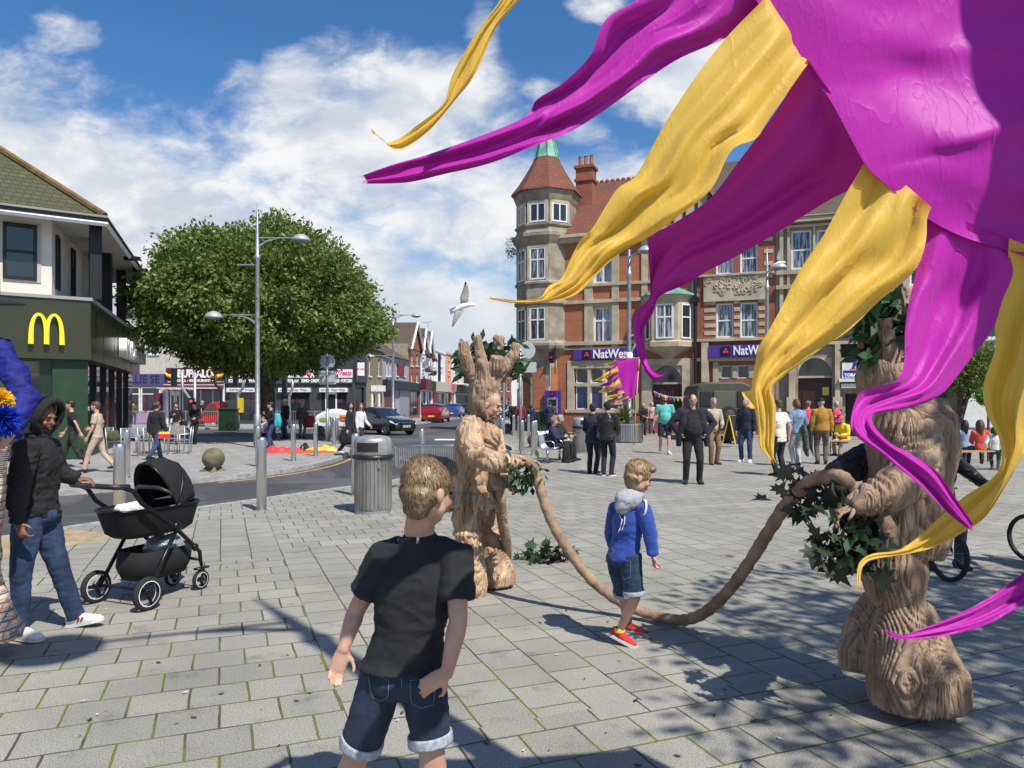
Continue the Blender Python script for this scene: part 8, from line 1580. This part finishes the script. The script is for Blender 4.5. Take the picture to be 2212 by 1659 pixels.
def bodyD(s, t): return 1.80+.05*sin(2.1*s*pi+.6)*t+.020*min(1, t*5)*sin(2*pi*(s*3.1+t*1.1))+.006*min(1, t*6)*sin(2*pi*(s*6.7-t*1.6+.2))+.55*max(0, s-.42)**1.3*min(1, t*2.2)+.045*mn.noise(Vector((s*6.0, t*2.6, 3.3)))*min(1, t*4)*(1-.6*t)+.010*mn.noise(Vector((s*19, t*9, 5.3)))*min(1, t*6)+.17*t*(s-.35)
for i in range(NS+1):
    s = i/NS; pe = np.array([2790., -340+920*s])
    for j in range(NTT+1):
        t = j/NTT; q = EE[i]*(1-t)+pe*t; D = bodyD(s, t)*(1-t)+1.85*t if False else bodyD(s, t); D = D*(1-t**3)+1.85*t**3; V.append(tuple(pp(q[0], q[1], D)-FBASE))
n = NTT+1
for i in range(NS):
    for j in range(NTT): k = i*n+j; Fc.append((k, k+1, k+n+1, k+n))
bodyo = npmesh('flag_body', np.array(V), np.array(Fc), S_MAG, fl, smooth=True)
b = MB(); b.tube([Vector(V[i*n])+Vector((0, -.002, 0)) for i in range(0, NS+1)], .0012, 5); b.build('edge_seam', S_MAG, bodyo, smooth=True)
MB().tube([pp(2792, -360, 1.85)-FBASE, Vector((pp(2792, 0, 1.85)-FBASE).to_tuple()[:2]+(0.0,))], .014, 10).build('pole', mat('bamboo_pole', (.50, .33, .12), .5, var=.2), fl, smooth=True)
Y1 = [((1300, -330), (1400, -250)), ((1200, -200), (1280, -160)), ((1125, -90), (1180, -60)), ((1080, 0), (1118, 5)), ((1033, 66), (1072, 60)), ((979, 158), (1028, 158)), ((957, 224), (979, 221)), ((902, 270), (929, 281)), ((864, 298), (875, 320)), ((836, 308), (846, 320)), ((826, 300), (830, 306)), ((809, 287), (812, 291))]
M1 = [((1500, -150), (1650, 10)), ((1400, -20), (1580, 75)), ((1310, 40), (1470, 125)), ((1275, 120), (1400, 170)), ((1215, 180), (1310, 235)), ((1160, 215), (1240, 280)), ((1130, 255), (1180, 305)), ((1020, 300), (1060, 352)), ((920, 335), (960, 376)), ((850, 355), (880, 394)), ((785, 378), (796, 397))]
Y2 = [((1640, 8), (1735, 152)), ((1570, 80), (1660, 259)), ((1500, 170), (1633, 299)), ((1431, 276), (1580, 325)), ((1376, 376), (1536, 409)), ((1331, 411), (1463, 469)), ((1281, 491), (1403, 511)), ((1256, 516), (1356, 536)), ((1236, 551), (1318, 564)), ((1213, 601), (1281, 603)), ((1185, 618), (1243, 637)), ((1163, 645), (1190, 650)), ((1115, 648), (1118, 655)), ((1063, 643), (1066, 648))]
P1 = [((1733, 148), (1866, 350)), ((1670, 249), (1851, 400)), ((1603, 339), (1790, 433)), ((1536, 426), (1659, 514)), ((1466, 476), (1581, 559)), ((1406, 511), (1531, 584)), ((1401, 550), (1481, 614)), ((1404, 600), (1431, 636)), ((1403, 642), (1418, 652)), ((1386, 660), (1411, 675)), ((1370, 685), (1401, 694)), ((1368, 712), (1391, 712)), ((1373, 745), (1393, 745)), ((1383, 780), (1398, 778)), ((1396, 806), (1408, 796)), ((1412, 821), (1424, 807)), ((1430, 816), (1434, 806))]
Y3 = [((1866, 352), (2003, 472)), ((1825, 423), (2000, 520)), ((1781, 504), (1985, 570)), ((1740, 565), (1956, 605)), ((1712, 613), (1900, 650)), ((1690, 660), (1837, 711)), ((1660, 715), (1785, 745)), ((1640, 748), (1744, 775)), ((1630, 791), (1691, 815)), ((1624, 838), (1668, 841)), ((1630, 880), (1676, 880)), ((1638, 930), (1675, 924)), ((1641, 965), (1672, 960)), ((1664, 992), (1672, 988))]
P2_ = [((2003, 472), (2178, 541)), ((1980, 584), (2188, 590)), ((1964, 650), (2165, 650)), ((1955, 715), (2144, 711)), ((1953, 780), (2087, 787)), ((1935, 822), (2034, 851)), ((1864, 845), (1970, 880)), ((1845, 875), (1900, 892)), ((1838, 915), (1884, 900)), ((1850, 943), (1892, 925)), ((1904, 980), (1925, 958)), ((1936, 1007), (1963, 978)), ((1990, 1051), (2023, 1018)), ((2044, 1105), (2066, 1078)), ((2088, 1140), (2103, 1133))]
Y4 = [((2178, 541), (2330, 600)), ((2177, 605), (2320, 680)), ((2150, 700), (2300, 760)), ((2150, 753), (2270, 820)), ((2125, 830), (2250, 880)), ((2130, 890), (2235, 930)), ((2160, 955), (2215, 972)), ((2155, 1020), (2178, 1040)), ((2080, 1075), (2130, 1115)), ((2031, 1116), (2080, 1150)), ((1985, 1158), (2030, 1177)), ((1940, 1188), (1975, 1194)), ((1885, 1196), (1890, 1208)), ((1858, 1213), (1866, 1222)), ((1851, 1240), (1860, 1240)), ((1853, 1264), (1858, 1264))]
P3_ = [((2440, 640), (2560, 620)), ((2470, 850), (2570, 850)), ((2440, 1030), (2500, 1120)), ((2330, 1150), (2370, 1240)), ((2212, 1237), (2225, 1300)), ((2120, 1300), (2140, 1345)), ((2050, 1335), (2070, 1368)), ((1985, 1360), (2000, 1378)), ((1950, 1372), (1950, 1381)), ((1920, 1362), (1925, 1375))]
ribbon('streamer', Y1, 1.80, 1.72, S_YEL, 1, .02); ribbon('streamer', M1, 1.80, 1.86, S_MAG, 2, .028, 1.4); ribbon('streamer', Y2, 1.80, 1.70, S_YEL, 3, .030, 1.5, dfun=lambda t: -.04*sin(pi*min(1, t*2)), roll=.5)
ribbon('streamer', P1, 1.80, 1.98, S_MAG, 4, .028, 1.3, dfun=lambda t: .22*sin(pi*t), N=120, roll=-.3); ribbon('streamer', Y3, 1.80, 1.72, S_YEL, 5, .032, 1.7, N=110, roll=.3); ribbon('streamer', P2_, 1.80, 1.60, S_MAG, 6, .024, 1.4, dfun=lambda t: .05*sin(2*pi*t), N=130); ribbon('streamer', Y4, 1.80, 1.80, S_YEL, 7, .03, 1.6, N=120, dfun=lambda t: .12*sin(pi*t)); ribbon('streamer', P3_, 1.80, 1.68, S_MAG, 8, .016)
# ---- smaller flag by the planter ----
p = gp(1369, 961); sf = thing('streamer_flag', 'small magenta flag with yellow and pink streamers on a bamboo pole leaning by the planter', 'flag', (p.x, p.y, 0)); k29 = p.y/F_
def Q(u, v, dd=0.0): return Vector(((u-1369)*k29, dd, (961-v)*k29))
MB().tube([Q(1369, 961), Q(1374, 870), Q(1379, 800)], .022, 8).tube([Q(1379, 800), Q(1381, 771)], .035, 8).tube([Q(1381, 773), Q(1329, 774)], .015, 6).build('pole', MATS['bamboo_pole'], sf, smooth=True)
Es = [(1329, 774), (1331, 790), (1338, 815), (1345, 838), (1352, 852), (1360, 860), (1368, 858)]; V = []; Fc = []; EL = cr_(Es, 30)
for i in range(31):
    pe = np.array([1380-.10*i, 774+2.6*i])
    for j in range(13): t_ = j/12; q = EL[i]*(1-t_)+pe*t_; V.append(tuple(Q(q[0], q[1], .07*sin(i*.35+j*.5)*sin(pi*t_))))
for i in range(30):
    for j in range(12): k = i*13+j; Fc.append((k, k+1, k+14, k+13))
npmesh('flag_body', np.array(V), np.array(Fc), S_MAG, sf, smooth=True)
rng = random.Random(12); ends = [(1301, 786), (1309, 812), (1284, 822), (1298, 832), (1293, 846), (1304, 838), (1301, 861), (1318, 866), (1309, 872), (1330, 878), (1346, 872)]
for i, (eu, ev) in enumerate(ends):
    s0 = EL[int(i*30/len(ends))]; s1 = EL[int((i+1)*30/len(ends))]; V = []; Fc = []; mu, mv = (s0[0]+eu)/2+rng.uniform(-6, 6), (s0[1]+ev)/2+rng.uniform(2, 12)
    for k in range(17):
        t_ = k/16; w = (1-t_)**.6; a = np.array([(1-t_)**2*s0[0]+2*t_*(1-t_)*mu+t_*t_*eu, (1-t_)**2*s0[1]+2*t_*(1-t_)*mv+t_*t_*ev]); c2_ = (s1-s0)*w; tw_ = sin(t_*5+i)
        for j in range(5): q = a+c2_*(j/4); V.append(tuple(Q(q[0]+2*sin(t_*9+i), q[1]+1.5*sin(t_*7+j), -.05+.16*tw_*t_+.05*sin(j*1.5+t_*6))))
    for k in range(16):
        for j in range(4): m = k*5+j; Fc.append((m, m+1, m+6, m+5))
    npmesh('streamer', np.array(V), np.array(Fc), S_YEL if i % 2 == 0 else S_MAG, sf, smooth=True)
# a third flag tip behind the army van
p = pp(1618, 850, 27); t = thing('streamer_flag', 'yellow and magenta flag tip showing above the army van beside the long yellow streamer', 'flag', (p.x+.55, 27, 0)); V = []; Fc = []
for i in range(13):
    for j in range(13): V.append((-.05-.75*i/12*(1-.3*j/12), .08*sin(i*.7+j*.4), 2.25-.75*j/12-.22*(i/12)+.0))
for i in range(12):
    for j in range(12): k = i*13+j; Fc.append((k, k+1, k+14, k+13))
npmesh('flag_body', np.array(V), np.array(Fc), S_YEL, t, smooth=True); MB().tube([(0, 0, 0), (0, 0, 2.35)], .02, 8).build('pole', MATS['bamboo_pole'], t)
# ================= SMALL DETAILS =================
p = FB.w(tx, ty); a = Vector((p.x-1.95, p.y-.3, tz(520))); t = thing('wall_plant', 'wild plant hanging from a ledge on the left side of the turret', 'plant', a); rr = random.Random(4)
cluster('foliage', t, [(rr.uniform(-.35, .15), rr.uniform(-.2, .2), rr.uniform(-.9, .2)) for k in range(30)], 12, .13, (.08, .08, .1), 9, M_LEAF, .35, .8)
a = pp(943, 715, 76); t = thing('tv_aerial', 'thin television aerial above the white terrace', 'aerial', (a.x-1, a.y+1, TZ(940, 760))); MB().tube([(0, 0, 0), (0, 0, 2.6)], .03, 5).tube([(-.7, 0, 2.5), (.5, 0, 2.6)], .02, 4).build('mast', M_GALV, t); b = MB()
for k in range(6): b.tube([(-.6+k*.2, -.3, 2.5+k*.02), (-.6+k*.2, .3, 2.5+k*.02)], .015, 4)
b.build('elements', M_GALV, t)
g = gp(905, 1065); t = thing('drain_cover', 'square dark metal cover set in the paving behind the boy\'s head', 'drain cover', (g.x, g.y, 0), R(21)); MB().box(-.28, .28, -.28, .28, -.02, .008).build('frame', M_KERB, t); MB().box(-.24, .24, -.24, .24, 0, .012).build('plate', mat('worn_iron', (.05, .048, .045), .6, .5, var=.3, vs=20), t)
rr = random.Random(21); b = MB()   # scattered litter and leaf bits
for k in range(260):
    y = 3.2+rr.random()**1.7*18; x = rr.uniform(-.72, .72)*y
    if x < -3.2 and y > 9.5: continue
    s = rr.uniform(.008, .026); a = rr.uniform(0, 6.3); b.add([(x+s*cos(a+q*1.57)*(1 if q % 2 else .5), y+s*sin(a+q*1.57)*(1 if q % 2 else .5), .006+.004*(q % 2)) for q in range(4)], [(0, 1, 2, 3)], rr.choice((0, 0, 1, 2)))
tag(b.build('litter_and_leaf_bits', [mat('dead_leaf_bits', (.07, .05, .025), .9), mat('pale_litter', (.55, .53, .48), .8), mat('twig_bits', (.03, .025, .02), .9)]), 'scattered dry leaf bits and scraps on the paving', 'litter', kind='stuff')
